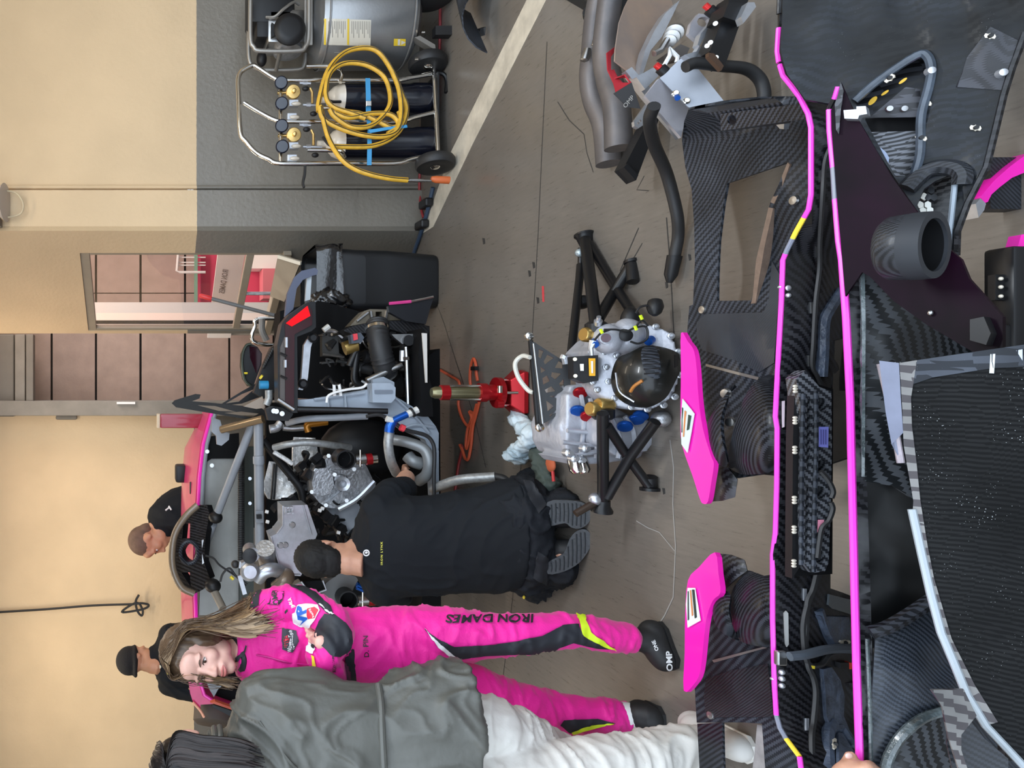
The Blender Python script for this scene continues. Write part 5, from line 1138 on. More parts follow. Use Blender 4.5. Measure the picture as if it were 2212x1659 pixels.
ep('hinge_arm', [(1075, 490), (1180, 460), (1260, 320), (1400, 160), (1440, 50), (1400, 40), (1370, 130), (1220, 300), (1190, 400), (1290, 480), (1250, 560), (1180, 560)], 2.08, .02, ALUCL)
ep('hinge_plate', [(1130, 210), (1200, 120), (1280, 130), (1360, 100), (1380, 160), (1260, 320), (1200, 380), (1110, 300)], 2.12, .012, mat('aluminium_satin', S(178, 176, 182), .4, .6, nz=.1), holes=[[(1240 + 55 * math.cos(i * .628), 195 + 45 * math.sin(i * .628)) for i in range(10)]])
ep('hinge_plate', [(1580, 150), (1640, 20), (1700, 20), (1715, 60), (1640, 160), (1600, 210)], 1.98, .02, ALUCL)
for a, b, c, d in ((1255, 45, 1290, 75), (815, 580, 850, 605)): MB().cyl(P(*e1(a, b), 2.08), P(*e1(c, d), 2.08), .008).build('red_pin', mat('pin_red', S(200, 40, 40), .3, .3), pile)
for a, b, c, d in ((1290, 85, 1350, 130), (855, 610, 900, 650)): MB().cyl(P(*e1(a, b), 2.08), P(*e1(c, d), 2.08), .014).build('pin_body', BLACK, pile)
for a, b, rr in ((985, 290, .024), (960, 330, .021), (940, 365, .018)): MB().lathe([(rr * .5, -.008), (rr, -.006), (rr, .006), (rr * .5, .008)], P(*e1(a, b), 2.2 - rr), (-.6, -.5, .6), 20).build('washer_stack', STEEL, pile)
MB().tube([P(*e1(*p), 2.18) for p in ((800, 480), (860, 450), (920, 350))], .009, 8).build('latch_rod', STEEL, pile); MB().tube([P(*e1(*p), 2.18) for p in ((890, 590), (940, 500), (935, 435), (1010, 510), (1000, 560))], .006, 6).build('wire_loop', WHITE, pile)
ep('foot_pad', [(920, 480), (1040, 395), (1120, 430), (1090, 500), (1000, 520)], 2.25, .05, mat('pad_grey', S(92, 88, 86), .6))
ep('black_leg', [(530, 1500), (850, 880), (870, 1000), (640, 1615)], 2.45, .05, BLKMET)
ep('leg_cap', [(530, 1500), (560, 1465), (660, 1570), (635, 1615)], 2.43, .03, BLACK)
ep('silver_tab', [(620, 1090), (750, 910), (770, 930), (735, 1100), (660, 1150), (625, 1130)], 2.3, .012, ALUCL, holes=[[(678 + 10 * math.cos(i * .785), 1082 + 10 * math.sin(i * .785)) for i in range(8)], [(660 + 10 * math.cos(i * .785), 1102 + 10 * math.sin(i * .785)) for i in range(8)]])
hq = [(1080, 600), (1180, 565), (1400, 590), (1620, 615), (1740, 700), (1785, 820), (1780, 950)]
MB().tube(spline([P(*e1(*p), 2.05) for p in hq], 6), .0155, 12).build('black_hose', RUBBER, pile)
hq = [(800, 950), (760, 1080), (800, 1290), (900, 1520), (960, 1720), (1010, 1950), (1015, 2120), (985, 2290)]
q = spline([G(*e1(*p), zz_) for p, zz_ in zip(hq, (.3, .28, .2, .12, .08, .05, .03, .03))], 6); MB().tube(q, .0165, 12).build('black_hose', RUBBER, pile)
MB().tube([q[-1], q[-1] + (q[-1] - q[-3]).normalized() * .06, q[-1] + (q[-1] - q[-3]).normalized() * .085], [.021, .019, .008], 12).build('hose_end', BLACK, pile)
for i in range(3):
    MB().tube(spline([P(*e1(a + i * 14, b), 2.19) for a, b in ((770, 930), (745, 1080), (780, 1200))], 5), .007, 6).build('hose_strand', RUBBER, pile)
r = empty('webbing_strap', G(1360, 190, .1), 'red webbing belt with a black printed end over the pipes', 'strap')
RW = mat('red_webbing', S(150, 20, 34), .75)
def ribbon(L, R, m, name): MB().grid([[P(*e1(a, b), d) for a, b, d in L], [P(*e1(a, b), d) for a, b, d in R]], .004).build(name, m, r)
ribbon([(450, 420, 2.32), (380, 470, 2.3), (385, 620, 2.27), (440, 740, 2.24), (460, 850, 2.22)], [(455, 450, 2.32), (415, 510, 2.3), (415, 620, 2.27), (520, 740, 2.24), (590, 740, 2.2)], RW, 'belt_loop')
ribbon([(400, 640, 2.28), (440, 700, 2.25), (540, 665, 2.22), (580, 720, 2.2)], [(440, 620, 2.28), (475, 690, 2.25), (560, 690, 2.22), (600, 740, 2.2)], RW, 'belt_loop')
bs_ = plane(P(*e1(470, 850), 2.2), P(*e1(590, 740), 2.18), P(*e1(670, 980), 2.2))
plate('belt_end', [e1(*p) for p in ((440, 840), (600, 740), (680, 975), (560, 960))], bs_, .006, mat('belt_black', (.02, .019, .02), .7), r)
lettering('lettering', 'OMP', plane(*[p + V((0, -.006, .003)) for p in (P(*e1(470, 850), 2.2), P(*e1(590, 740), 2.18), P(*e1(670, 980), 2.2))]), mat('print_grey', S(150, 146, 140), .6), r, e1(572, 910), 9, ang=-.7, width=30)
# ================================================================ rear bumper and diffuser lying in front
r1 = Z(1450, 150, 4.046); r2 = Z(1450, 550, 4.366); r3 = Z(1450, 900, 4.366); r4 = Z(1450, 1270, 4.264); r5 = Z(1750, 0, 4.366); r6 = Z(1750, 360, 4.147); r7 = Z(1800, 740, 3.607); r8 = Z(1800, 1200, 3.614)
df = empty('rear_diffuser', G(1600, 800), 'dusty carbon diffuser with pink fins and cut-out windows on the floor', 'diffuser')
def dz(x, y):
    z = .15
    if y < 300: z += .16 * ((300 - y) / 80) ** 1.6 * max(0, min(1, (1700 - x) / 200)) if y > 200 else .16
    z += .012 * math.sin(y * .02) * math.sin(x * .02)
    return G(x, y, z)
D1 = [(1487, 237), (1478, 262), (1473, 303), (1480, 360), (1494, 410), (1499, 480), (1501, 560), (1497, 658), (1489, 661), (1484, 720), (1490, 760), (1500, 830), (1512, 900), (1524, 960), (1540, 1003), (1572, 1013), (1592, 1033), (1640, 1026), (1690, 1020), (1700, 900), (1705, 700), (1712, 560), (1740, 520), (1765, 450), (1768, 270), (1745, 225), (1722, 209), (1697, 208), (1640, 213), (1559, 223)]
WIN1 = [(1571, 396), (1701, 351), (1682, 398), (1664, 437), (1648, 500), (1633, 562), (1626, 640), (1622, 649), (1549, 650), (1550, 600), (1554, 520), (1563, 440)]
plate('diffuser_panel', D1, dz, .006, CARBL, df, [WIN1], 22)
wl = lambda x, y: G(x, y, .153 - max(0, (x - 1615)) * .0001)
plate('window_edge', [(1701, 351), (1706, 356), (1690, 402), (1672, 440), (1664, 437), (1682, 398)], lambda x, y: G(x, y, .158), .02, mat('edge_ply', S(112, 94, 82), .5, nz=.2, ns=60), df)
plate('window_edge', [(1660, 448), (1670, 450), (1652, 530), (1640, 600), (1632, 655), (1622, 656), (1626, 640), (1633, 562), (1648, 500)], lambda x, y: G(x, y, .158), .02, MATS['edge_ply'], df)
plate('inset_panel', [r2(*p) for p in ((330, 560), (880, 545), (930, 430), (960, 60), (1040, 200), (1010, 600), (980, 1020), (840, 1110), (620, 1000), (300, 900), (250, 780), (250, 640))], lambda x, y: dz(x, y) + V((0, 0, .003)), .003, carbon('carbon_fine_slate', (.020, .024, .031), (.030, .036, .045), s=.002, rough=.5, nz=.2), df, (), 26)
plate('mount_flange', [(1556, 246), (1640, 235), (1727, 224), (1749, 256), (1700, 262), (1557, 283)], lambda x, y: G(x, y, .36), .004, CARB, df, [[(1581 + 10 * math.cos(i * .52), 259 + 11 * math.sin(i * .52)) for i in range(12)]])
roll = []
for i in range(7):
    t_ = i / 6; a = math.pi * t_
    roll.append([G(1480 + 10 * k + t_ * (62 - 3 * k), 245 - 6 * k + t_ * 30, .17 + .17 * math.sin(a) + .16 * t_) for k in (0, 2, 4, 6, 8)])
MB().grid([[G(1487 + k * 30, 236 - k * 4, .22 + .015 * k), G(1505 + k * 28, 236 - k * 4, .31), G(1530 + k * 26, 244 - k * 4, .36), G(1558 + k * 24, 262 - k * 3, .345), G(1562 + k * 24, 284 - k * 3, .30)] for k in range(7)], .004).build('rolled_lip', CARB, df)
ALST = mat('worn_alloy_strip', S(142, 138, 132), .4, .6)
plate('joint_strip', [(1528, 786), (1642, 815), (1640, 821), (1527, 791)], lambda x, y: dz(x, y) + V((0, 0, .004)), .003, ALST, df)
for a, b in ((1717, 433), (1519, 669)): MB().lathe([(.006, 0), (.012, .001), (.010, .006), (.004, .007)], dz(a, b), (0, -.1, 1), 14).build('rivet', STEEL, df)
for a, b in ((1629, 850), (1640, 912)): MB().lathe([(.006, 0), (.014, .002), (.011, .008), (.004, .009)], dz(a, b) + V((0, 0, .07)), (0, -.3, 1), 14).build('rivet', STEEL, df)
plate('clip_bracket', [(1675, 268), (1694, 265), (1693, 279), (1684, 278)], lambda x, y: G(x, y, .18), .012, ALUCL, df)
# strakes (domed blades) right of centre
def domez(cx_, cy_, rx, ry, z0, hz):
    return lambda x, y: G(x, y, z0 + hz * max(0, 1 - ((x - cx_) / rx) ** 2 - ((y - cy_) / ry) ** 2) ** .5)
S1 = [(1642, 817), (1628, 828), (1612, 850), (1597, 885), (1584, 930), (1575, 970), (1571, 1004), (1600, 1024), (1640, 1024), (1690, 1020), (1695, 930), (1695, 800), (1670, 805)]
plate('strake', spl2(S1, 3), domez(1640, 930, 75, 120, .16, .10), .008, CARB, df, (), 14)
plate('strake', spl2([(1586, 831), (1563, 858), (1532, 905), (1530, 935), (1540, 985), (1560, 1008), (1572, 1000), (1558, 940), (1560, 890)], 3), domez(1555, 930, 45, 110, .18, .07), .008, CARB, df, (), 12)
plate('strake_foot', [(1537, 1003), (1572, 1010), (1593, 1036), (1588, 1074), (1560, 1082), (1529, 1084), (1534, 1040)], domez(1555, 1040, 60, 70, .13, .06), .008, carbon('forged_carbon', (.012, .012, .014), (.05, .05, .058), s=.006, rough=.4, nz=.7), df, (), 12)
# fins
FP = lambda Y: flat(Y, 0, -.0012, 1500)
fin1 = [(1471, 719), (1486, 738), (1499, 758), (1505, 800), (1509, 860), (1518, 925), (1536, 985), (1542, 1003), (1536, 1045), (1529, 1084), (1519, 1088), (1512, 1078), (1496, 1028), (1473, 960), (1470, 900), (1471, 800)]
fs1 = lambda x, y: P(x, y, 2.02 - (x - 1500) * .0018 + .00012 * abs(y - 900))
plate('fin', spl2(fin1, 3), fs1, .012, PINK, df, (), 16)
fin2 = [(1544, 1193), (1552, 1240), (1556, 1280), (1540, 1297), (1527, 1331), (1521, 1376), (1513, 1448), (1499, 1478), (1477, 1492), (1479, 1410), (1480, 1330), (1486, 1254), (1510, 1225)]
fs2 = lambda x, y: P(x, y, 2.02 - (x - 1500) * .0018 + .00012 * abs(y - 1350))
plate('fin', spl2(fin2, 3), fs2, .012, PINK, df, (), 16)
up_ = lambda f, k=.996: (lambda x, y: V((0, 0, H)) + (f(x, y) - V((0, 0, H))) * k)
s_ = plate('fin_sticker', [r2(105, 1360), r2(215, 1500), r3(185, 150), r3(150, 340), r3(95, 260), r2(90, 1560)], up_(fs1), .002, mat('sticker_mint', S(205, 222, 220), .4), df)
for q, m in (([r2(125, 1470), r2(140, 1480), r3(118, 190), r3(108, 190)], mat('sticker_orange', S(200, 130, 80), .5)), ([r2(160, 1510), r2(185, 1520), r3(165, 120), r3(145, 130)], mat('sticker_ink', S(40, 56, 50), .5)), ([r2(100, 1440), r2(108, 1450), r3(100, 150), r3(95, 150)], mat('sticker_ink', S(40, 56, 50), .5))):
    plate('sticker_print', q, up_(fs1, .9945), .001, m, s_)
s_ = plate('fin_sticker', [r4(150, 0), r4(215, 0), r4(265, 300), r4(150, 365), r4(135, 150)], up_(fs2), .002, mat('sticker_white', S(226, 230, 232), .4), df)
for q, m in (([r4(170, 20), r4(180, 20), r4(200, 250), r4(188, 260)], mat('sticker_orange', S(200, 130, 80), .5)), ([r4(190, 15), r4(210, 15), r4(232, 270), r4(215, 280)], mat('sticker_ink', S(40, 56, 50), .5)), ([r4(150, 30), r4(157, 30), r4(160, 290), r4(150, 300)], mat('sticker_ink', S(40, 56, 50), .5))):
    plate('sticker_print', q, up_(fs2, .9945), .001, m, s_)
# diffuser left of centre
dz2 = lambda x, y: G(x, y, .15 + .008 * math.sin(y * .02))
plate('diffuser_panel', [(1556, 1282), (1580, 1250), (1616, 1232), (1665, 1250), (1692, 1252), (1692, 1545), (1700, 1590), (1745, 1660), (1745, 1720), (1657, 1720), (1646, 1563), (1600, 1560), (1505, 1561), (1500, 1474), (1513, 1450), (1521, 1380), (1530, 1330)], dz2, .006, CARBL, df, (), 22)
plate('side_strip', [(1506, 1563), (1560, 1561), (1562, 1640), (1566, 1720), (1514, 1720)], dz2, .006, CARB, df, (), 22)
plate('inset_panel', [r4(*p) for p in ((330, 840), (560, 760), (900, 700), (930, 1000), (950, 1190), (560, 1190), (330, 1200), (310, 1000))], lambda x, y: dz2(x, y) + V((0, 0, .003)), .003, CARBF, df, (), 26)
plate('strake', spl2([(1616, 1232), (1600, 1248), (1582, 1275), (1576, 1310), (1582, 1350), (1600, 1385), (1650, 1398), (1660, 1397), (1690, 1390), (1690, 1250), (1650, 1244)], 3), domez(1640, 1320, 75, 95, .16, .09), .008, CARB, df, (), 14)
plate('strake', spl2([(1560, 1276), (1544, 1300), (1540, 1330), (1555, 1362), (1597, 1384), (1585, 1358), (1574, 1320), (1578, 1285)], 3), domez(1560, 1330, 45, 70, .18, .07), .008, CARB, df, (), 12)
plate('strake_foot', [(1546, 1195), (1580, 1198), (1608, 1209), (1614, 1233), (1590, 1250), (1563, 1275), (1556, 1282), (1552, 1240)], domez(1575, 1235, 60, 60, .14, .06), .008, MATS['forged_carbon'], df, (), 12)
plate('joint_strip', [r4(390, 665), r4(880, 538), r4(892, 552), r4(405, 688)], lambda x, y: dz2(x, y) + V((0, 0, .004)), .003, ALST, df)
MB().lathe([(.006, 0), (.012, .001), (.010, .006), (.004, .007)], dz2(1537, 1545), (0, -.1, 1), 14).build('rivet', STEEL, df)
plate('clear_edge', [r4(790, 1260), r4(832, 1265), r4(885, 1700), r4(745, 1700), r4(770, 1480)], lambda x, y: G(x, y, .13), .004, mat('scuffed_perspex', S(150, 146, 146), .35, nz=.25, ns=20), df)
for k in range(3):       # underside feet that carry the diffuser
    c = G((1600, 1690, 1620)[k], (300, 800, 1480)[k], .07); MB().box((c.x, c.y, .07), (.10, .03, .142)).build('support_foot', CARBD, df, False)

bp_ = empty('rear_bumper', G(1900, 800), 'upturned carbon rear bumper with two long pink painted edges', 'bumper')
RIM1 = [(1684, -60), (1684, 0), (1682, 60), (1679, 110), (1682, 132), (1692, 164), (1710, 186), (1728, 210), (1746, 246), (1752, 275), (1752, 350), (1752, 420), (1747, 452), (1720, 500), (1700, 540), (1691, 562), (1688, 650), (1682, 760), (1677, 860), (1675, 900), (1679, 925), (1678, 1050), (1675, 1152), (1669, 1198), (1669, 1280), (1669, 1340), (1673, 1481), (1677, 1545), (1685, 1573), (1699, 1597), (1727, 1634), (1732, 1670), (1733, 1720)]
RIM2 = [(1813, 187), (1806, 210), (1793, 236), (1794, 280), (1802, 365), (1806, 432), (1813, 521), (1819, 560), (1828, 687), (1837, 870), (1839, 969), (1844, 1175), (1846, 1270), (1850, 1434), (1857, 1640), (1860, 1720)]
def along(path, y):
    for (x0, y0), (x1, y1) in zip(path, path[1:]):
        if y0 <= y <= y1: return x0 + (x1 - x0) * (y - y0) / (y1 - y0)
    return path[0][0] if y < path[0][1] else path[-1][0]
ZR = .40
YW = lambda x, y: F * (H - ZR) / (along(RIM1, y) - HX)
def rimband(path, y0, y1, m, name, w_=.0045, z=ZR):
    ys = [p[1] for p in path if y0 < p[1] < y1]; ys = [y0] + ys + [y1]
    q = [G(along(path, y), y, z) for y in ys]; MB().tube(q, w_, 8).build(name, m, bp_)
GREYT = mat('edge_grey', S(120, 124, 138), .4); YEL = mat('edge_yellow', S(238, 206, 60), .4)
PINKE = mat('pink_edge_paint', (.92, .055, .62), .35, coat=.3)
for y0, y1, m in ((-60, 30, CARBD), (60, 135, PINKE), (140, 470, PINKE), (470, 515, YEL), (515, 548, GREYT), (548, 1545, PINKE), (1545, 1596, GREYT), (1596, 1634, YEL), (1634, 1720, PINKE)): rimband(RIM1, y0, y1, m, 'painted_edge')
for y0, y1, m in ((187, 214, PINKE), (214, 236, CARBD), (236, 362, PINKE), (362, 430, GREYT), (430, 1720, PINKE)): rimband(RIM2, y0, y1, m, 'painted_edge', .0058)
# inner far wall of the bumper
def wall1(x, y):
    x0 = along(RIM1, y); t_ = (x - x0) / 160.0; n_ = .008 * noise.noise(V((x * .02, y * .012, 0)))
    return P(x, y, YW(x, y) + .03 * t_ - .05 * math.sin(max(0, min(1, t_)) * math.pi) * .4 + n_)
poly = [(along(RIM1, y) + 1, y) for y in [p[1] for p in RIM1]] + [(1895, 1720), (1888, 1434), (1880, 1200), (1874, 900), (1862, 640), (1850, 500), (1838, 365), (1835, 260), (1826, 170), (1812, 120), (1805, -60)]
GAP = [(1794, 1004), (1836, 990), (1862, 985), (1866, 1100), (1872, 1290), (1848, 1291), (1820, 1280), (1794, 1271)]
plate('inner_wall', poly, wall1, .006, CARBD, bp_, [GAP], 24)
up1 = lambda d: off(wall1, d); PAD = mat('resin_pad', S(62, 70, 84), .38, nz=.55, ns=24, bump=.6, bs=40)
# folds moulded into the wall
for pts, rr in (([r2(1590, 350), r2(1480, 520), r2(1430, 640), r2(1420, 900), r2(1405, 1150)], .012), ([r4(1480, 1240), r4(1440, 1350), r4(1445, 1659)], .012), ([r4(1480, 1300), r4(1560, 1290), r4(1640, 1400), r4(1690, 1480)], .010), ([r4(1350, 200), r4(1420, 400), r4(1500, 540)], .010)):
    MB().tube(spline([wall1(*p) for p in pts], 6), rr, 8).build('moulded_fold', PAD, bp_)
plate('reinforced_pad', [r4(*p) for p in ((1400, 750), (1480, 730), (1560, 850), (1600, 1000), (1590, 1180), (1640, 1300), (1560, 1270), (1460, 1250), (1430, 1180), (1420, 950))], up1(.014), .01, PAD, bp_, (), 16)
plate('reinforced_pad', [r4(*p) for p in ((1370, 260), (1640, 270), (1680, 540), (1520, 530), (1430, 380))], up1(.014), .01, PAD, bp_, (), 16)
plate('access_panel', [r4(*p) for p in ((1540, 1330), (1580, 1340), (1700, 1530), (1700, 1700), (1550, 1700))], up1(.018), .006, PAD, bp_, (), 20)
plate('smoked_pane', [r4(*p) for p in ((1460, 60), (1660, 110), (1670, 250), (1480, 190), (1450, 160))], up1(.008), .004, mat('smoked_pane', S(58, 64, 68), .15, coat=.4), bp_)
plate('smoked_pane', [(1804, 736), (1826, 730), (1838, 760), (1842, 960), (1838, 985), (1796, 1000), (1798, 850)], up1(.006), .004, mat('dark_pane', S(34, 30, 28), .12, nz=.4, ns=5, coat=.4), bp_)
for a, b in ((1776, 380), (1768, 545), (1756, 665), (1751, 780)) : plate('wire_clip', [(a - 4, b - 12), (a + 2, b - 12), (a + 3, b + 12), (a - 3, b + 12)], up1(.004), .004, STEEL, bp_)
for a, b in ((1740, 1285), (1745, 1565)): plate('wire_clip', [(a - 3, b - 13), (a + 3, b - 13), (a + 3, b + 13), (a - 3, b + 13)], up1(.004), .004, ALUCL, bp_)
MB().tube(spline([up1(.008)(*p) for p in ((1797, 310), (1782, 350), (1777, 420), (1771, 520), (1770, 580), (1762, 650), (1757, 740), (1755, 790), (1765, 812), (1778, 840))], 6), .0042, 6).build('loom_wire', RUBBER, bp_)
MB().tube(spline([up1(.010)(*p) for p in ((1764, 1240), (1755, 1275), (1744, 1300), (1741, 1350), (1740, 1400), (1746, 1440), (1757, 1465), (1762, 1500), (1757, 1560), (1753, 1600), (1757, 1720))], 6), .0055, 6).build('loom_wire', RUBBER, bp_)
MB().tube(spline([up1(.010)(*p) for p in ((1770, 1240), (1750, 1290), (1738, 1330), (1735, 1370), (1744, 1430), (1772, 1436), (1790, 1415), (1812, 1410))], 6), .0055, 6).build('loom_wire', RUBBER, bp_)
MB().tube(spline([up1(.03)(*p) for p in ((1706, 1418), (1740, 1414), (1780, 1404), (1815, 1401), (1845, 1402))], 5), .0095, 8).build('grey_brace', mat('brace_slate', S(66, 72, 80), .5), bp_)
MB().box(up1(.012)(1686, 1421), (.03, .012, .02)).build('clip_block', STEEL, bp_, False, bevel=.003)
plate('foam_strip', [(1694, 1325), (1699, 1320), (1703, 1325), (1704, 1392), (1700, 1398), (1697, 1392)], up1(.004), .004, mat('foam_grey', S(142, 142, 140), .7), bp_)
plate('paper_strip', [r2(1044, 1382), r2(1072, 1378), r2(1068, 1625), r2(1046, 1632)], up1(.004), .002, mat('paper_mauve', S(190, 172, 180), .7), bp_)
plate('tail_plug', [r4(1560, 690), r4(1640, 690), r4(1640, 760), r4(1560, 740)], up1(.02), .02, BLACK, bp_); plate('plug_seal', [r4(1645, 690), r4(1665, 690), r4(1668, 745), r4(1648, 750)], up1(.022), .016, mat('seal_red', S(200, 60, 40), .4), bp_)
plate('yellow_tag', [r4(1290, 715), r4(1325, 720), r4(1322, 748), r4(1292, 742)], up1(.018), .006, YELLOW, bp_)
NUT = mat('nut_plate', S(208, 200, 184), .35, .3)
def nutplate(surf, a, b, ang, L=24, W=9, par=None):
    ca, sa = math.cos(ang), math.sin(ang)
    pts = [(-L / 2, 0), (-L * .4, -W * .4), (-L * .15, -W * .35), (0, -W * .55), (L * .15, -W * .35), (L * .4, -W * .4), (L / 2, 0), (L * .4, W * .4), (L * .15, W * .35), (0, W * .55), (-L * .15, W * .35), (-L * .4, W * .4)]
    o = plate('nut_plate', [(a + ca * p - sa * q_, b + sa * p + ca * q_) for p, q_ in pts], surf, .003, NUT, par or bp_)
    c = surf(a, b); MB().cyl(c, c + V((0, -.004, .002)), .0035).build('threaded_hole', BLACK, o)
nutplate(up1(.02), 1826, 1387, 0); nutplate(up1(.022), 1804, 1606, math.pi / 2)
for a, b in ((1722, 580),): 
    MB().ell(up1(.004)(1703, 622), (.006, .003, .006)).build('rivet', ALUCL, bp_); MB().ell(up1(.004)(1703, 638), .005).build('rivet', ALUCL, bp_)
for b in (1452, 1466, 1481): MB().ell(up1(.004)(1689, b), .006).build('rivet', ALUCL, bp_)
for b in (620, 1466): MB().ell(G(along(RIM1, b) - 2, b, ZR), (.004, .006, .006)).build('rivet', ALUCL, bp_)
# lamp cassette
cas = lambda x, y: P(x, y, 1.515 - (x - 1750) * .0001)
ov = lambda cx_, cy_, a=10, b=16: [(cx_ + a * math.cos(i * .449), cy_ + b * math.sin(i * .449)) for i in range(14)]
lc = plate('lamp_cassette', [(1720, 818), (1740, 800), (1770, 836), (1796, 845), (1797, 960), (1795, 1100), (1790, 1215), (1782, 1234), (1755, 1238), (1735, 1215), (1733, 1100), (1737, 930)], cas, .03, carbon('carbon_cassette', (.014, .015, .018), (.085, .09, .10), s=.004, rough=.3), bp_, [ov(1777, 875), ov(1775, 1008), ov(1774, 1066), ov(1771, 1203), spl2([(1744, 865), (1748, 860), (1750, 880), (1748, 1010), (1744, 1016), (1742, 980)], 2), spl2([(1742, 1058), (1745, 1053), (1747, 1080), (1743, 1205), (1739, 1206), (1740, 1100)], 2)], 22)
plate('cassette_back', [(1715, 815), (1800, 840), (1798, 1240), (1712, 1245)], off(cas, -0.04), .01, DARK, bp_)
plate('cassette_side', [(1717, 810), (1737, 806), (1734, 930), (1731, 1220), (1711, 1250), (1713, 950)], off(cas, -0.015), .02, mat('gloss_black_moulding', (.006, .006, .007), .5, spec=.3), bp_)
MB().tube(spline([off(cas, .004)(*p) for p in ((1762, 845), (1763, 960), (1759, 1100), (1757, 1235))], 5), .004, 6).build('cassette_ridge', CARBL, lc)
MB().tube(spline([off(cas, .004)(*p) for p in ((1735, 850), (1732, 1000), (1730, 1220))], 5), .004, 6).build('cassette_ridge', CARBL, lc)
for b in (840, 908, 972, 1080, 1144, 1217):
    for k in (-1, 0, 1): MB().ell(off(cas, .002)(1718 + (b - 840) * -.008, b + k * 6), (.003, .003, .005)).build('cassette_rivet', NUT, lc)
plate('blue_label', [(1767, 922), (1790, 922), (1789, 967), (1766, 965)], up_(cas, .998), .001, mat('label_lilac', S(104, 106, 170), .5), lc)
for k in range(3): plate('label_print', [(1773 + k * 5, 928), (1775 + k * 5, 928), (1775 + k * 5, 960), (1773 + k * 5, 960)], up_(cas, .997), .0006, mat('label_print_ink', S(60, 60, 110), .6), lc)
plate('pink_label', [(1767, 1123), (1780, 1123), (1780, 1150), (1766, 1150)], up_(cas, .998), .001, mat('label_rose', S(206, 130, 150), .5), lc)
MB().tube(spline([off(cas, .012)(*p) for p in ((1773, 1018), (1784, 1030), (1794, 1045), (1800, 1062), (1796, 1076))], 5), .0045, 6).build('lamp_wire', RUBBER, lc)
MB().tube(spline([off(cas, .012)(*p) for p in ((1795, 1085), (1799, 1100), (1790, 1125), (1776, 1140), (1770, 1170), (1766, 1205))], 5), .0045, 6).build('lamp_wire', RUBBER, lc)
# near outer skin below the second edge
def wall2(x, y):
    x0 = along(RIM2, y); Y0 = F * (H - ZR) / (x0 - HX)
    return P(x, y, Y0 - .00006 * (x - x0) + .02 * math.sin((x - x0) * .012) * -1 + .006 * noise.noise(V((x * .02, y * .015, 4))))
sk = [(along(RIM2, y) + 2, y) for y in (555, 687, 870, 969, 1175, 1270, 1434, 1640, 1720)]
plate('outer_skin', sk + [(1900, 1720), (1885, 1434), (1878, 1200), (1868, 900), (1866, 700), (1862, 590)], wall2, .006, CARBD, bp_, (), 24)
plate('ribbed_panel', [r6(*p) for p in ((490, 920), (540, 950), (700, 1130), (900, 1300), (1200, 1480), (1500, 1650), (1500, 1700))] + [(2110, 790), (2000, 1040), (1985, 1085), (1930, 1050), (1868, 1040), (1866, 740), (1862, 600)], off(wall2, 0.01), .006, carbon('carbon_wide_rib', (.006, .007, .008), (.040, .044, .050), s=.0065, rough=.35, rot=.5), bp_, (), 24)
plate('glue_seam', [(1858, 586), (1868, 580), (1870, 700), (1868, 1030), (1861, 1030), (1862, 700)], off(wall2, 0.018), .006, mat('resin_seam', S(74, 82, 84), .2, nz=.6, ns=30, bump=.8, bs=40, coat=.6), bp_, (), 20)
plate('dark_cavity', [(1864, 980), (1930, 990), (2030, 1040), (2070, 1200), (2100, 1380), (2020, 1400), (1950, 1400), (1884, 1400), (1876, 1200)], off(wall2, -0.05), .01, mat('cavity_shade', (.003, .0035, .004), .4), bp_, (), 24)  # near-black sheet stands for the shade inside the cavity
plate('lower_panel', [r8(*p) for p in ((330, 610), (480, 560), (780, 380), (800, 330), (1050, 900), (1250, 1400), (1489, 1700), (1489, 1800), (260, 1800), (290, 1300))], off(wall2, 0.008), .006, carbon('carbon_blue_sheen', (.012, .015, .020), (.032, .038, .050), s=.0024, rough=.3, nz=.5), bp_, (), 24)
MB().tube(spline([off(wall2, 0.012)(*r8(*p)) for p in ((290, 600), (420, 560), (600, 460), (780, 340), (840, 310))], 6), .012, 8).build('moulded_fold', CARB, bp_)
plate('wheel_arch_ribs', [r8(*p) for p in ((880, 1230), (700, 1290), (560, 1420), (460, 1560), (420, 1800), (1000, 1800), (940, 1500))], off(wall2, 0.02), .006, MATS['carbon_wide_rib'], bp_, (), 20)
MB().tube(spline([off(wall2, 0.025)(*r8(*p)) for p in ((880, 1210), (700, 1270), (540, 1400), (440, 1560), (400, 1700))], 6), .008, 8).build('glue_seam', MATS['resin_seam'], bp_)
MB().tube([off(wall2, 0.012)(*r8(*p)) for p in ((262, 650), (275, 900), (285, 1200), (295, 1600))], .003, 6).build('glue_seam', MATS['resin_seam'], bp_)
for k in range(3):
    c = wall2((2030, 1960, 1960)[k], (800, 1150, 1600)[k]); MB().box((c.x, c.y + .06, .12), (.12, .01, .24)).build('lower_skirt', CARBD, bp_, False)
    c = wall1((1800, 1800, 1860)[k], (60, 760, 1560)[k]); MB().box((c.x, c.y + .01, .12), (.16, .01, .245)).build('lower_skirt', CARBD, bp_, False)
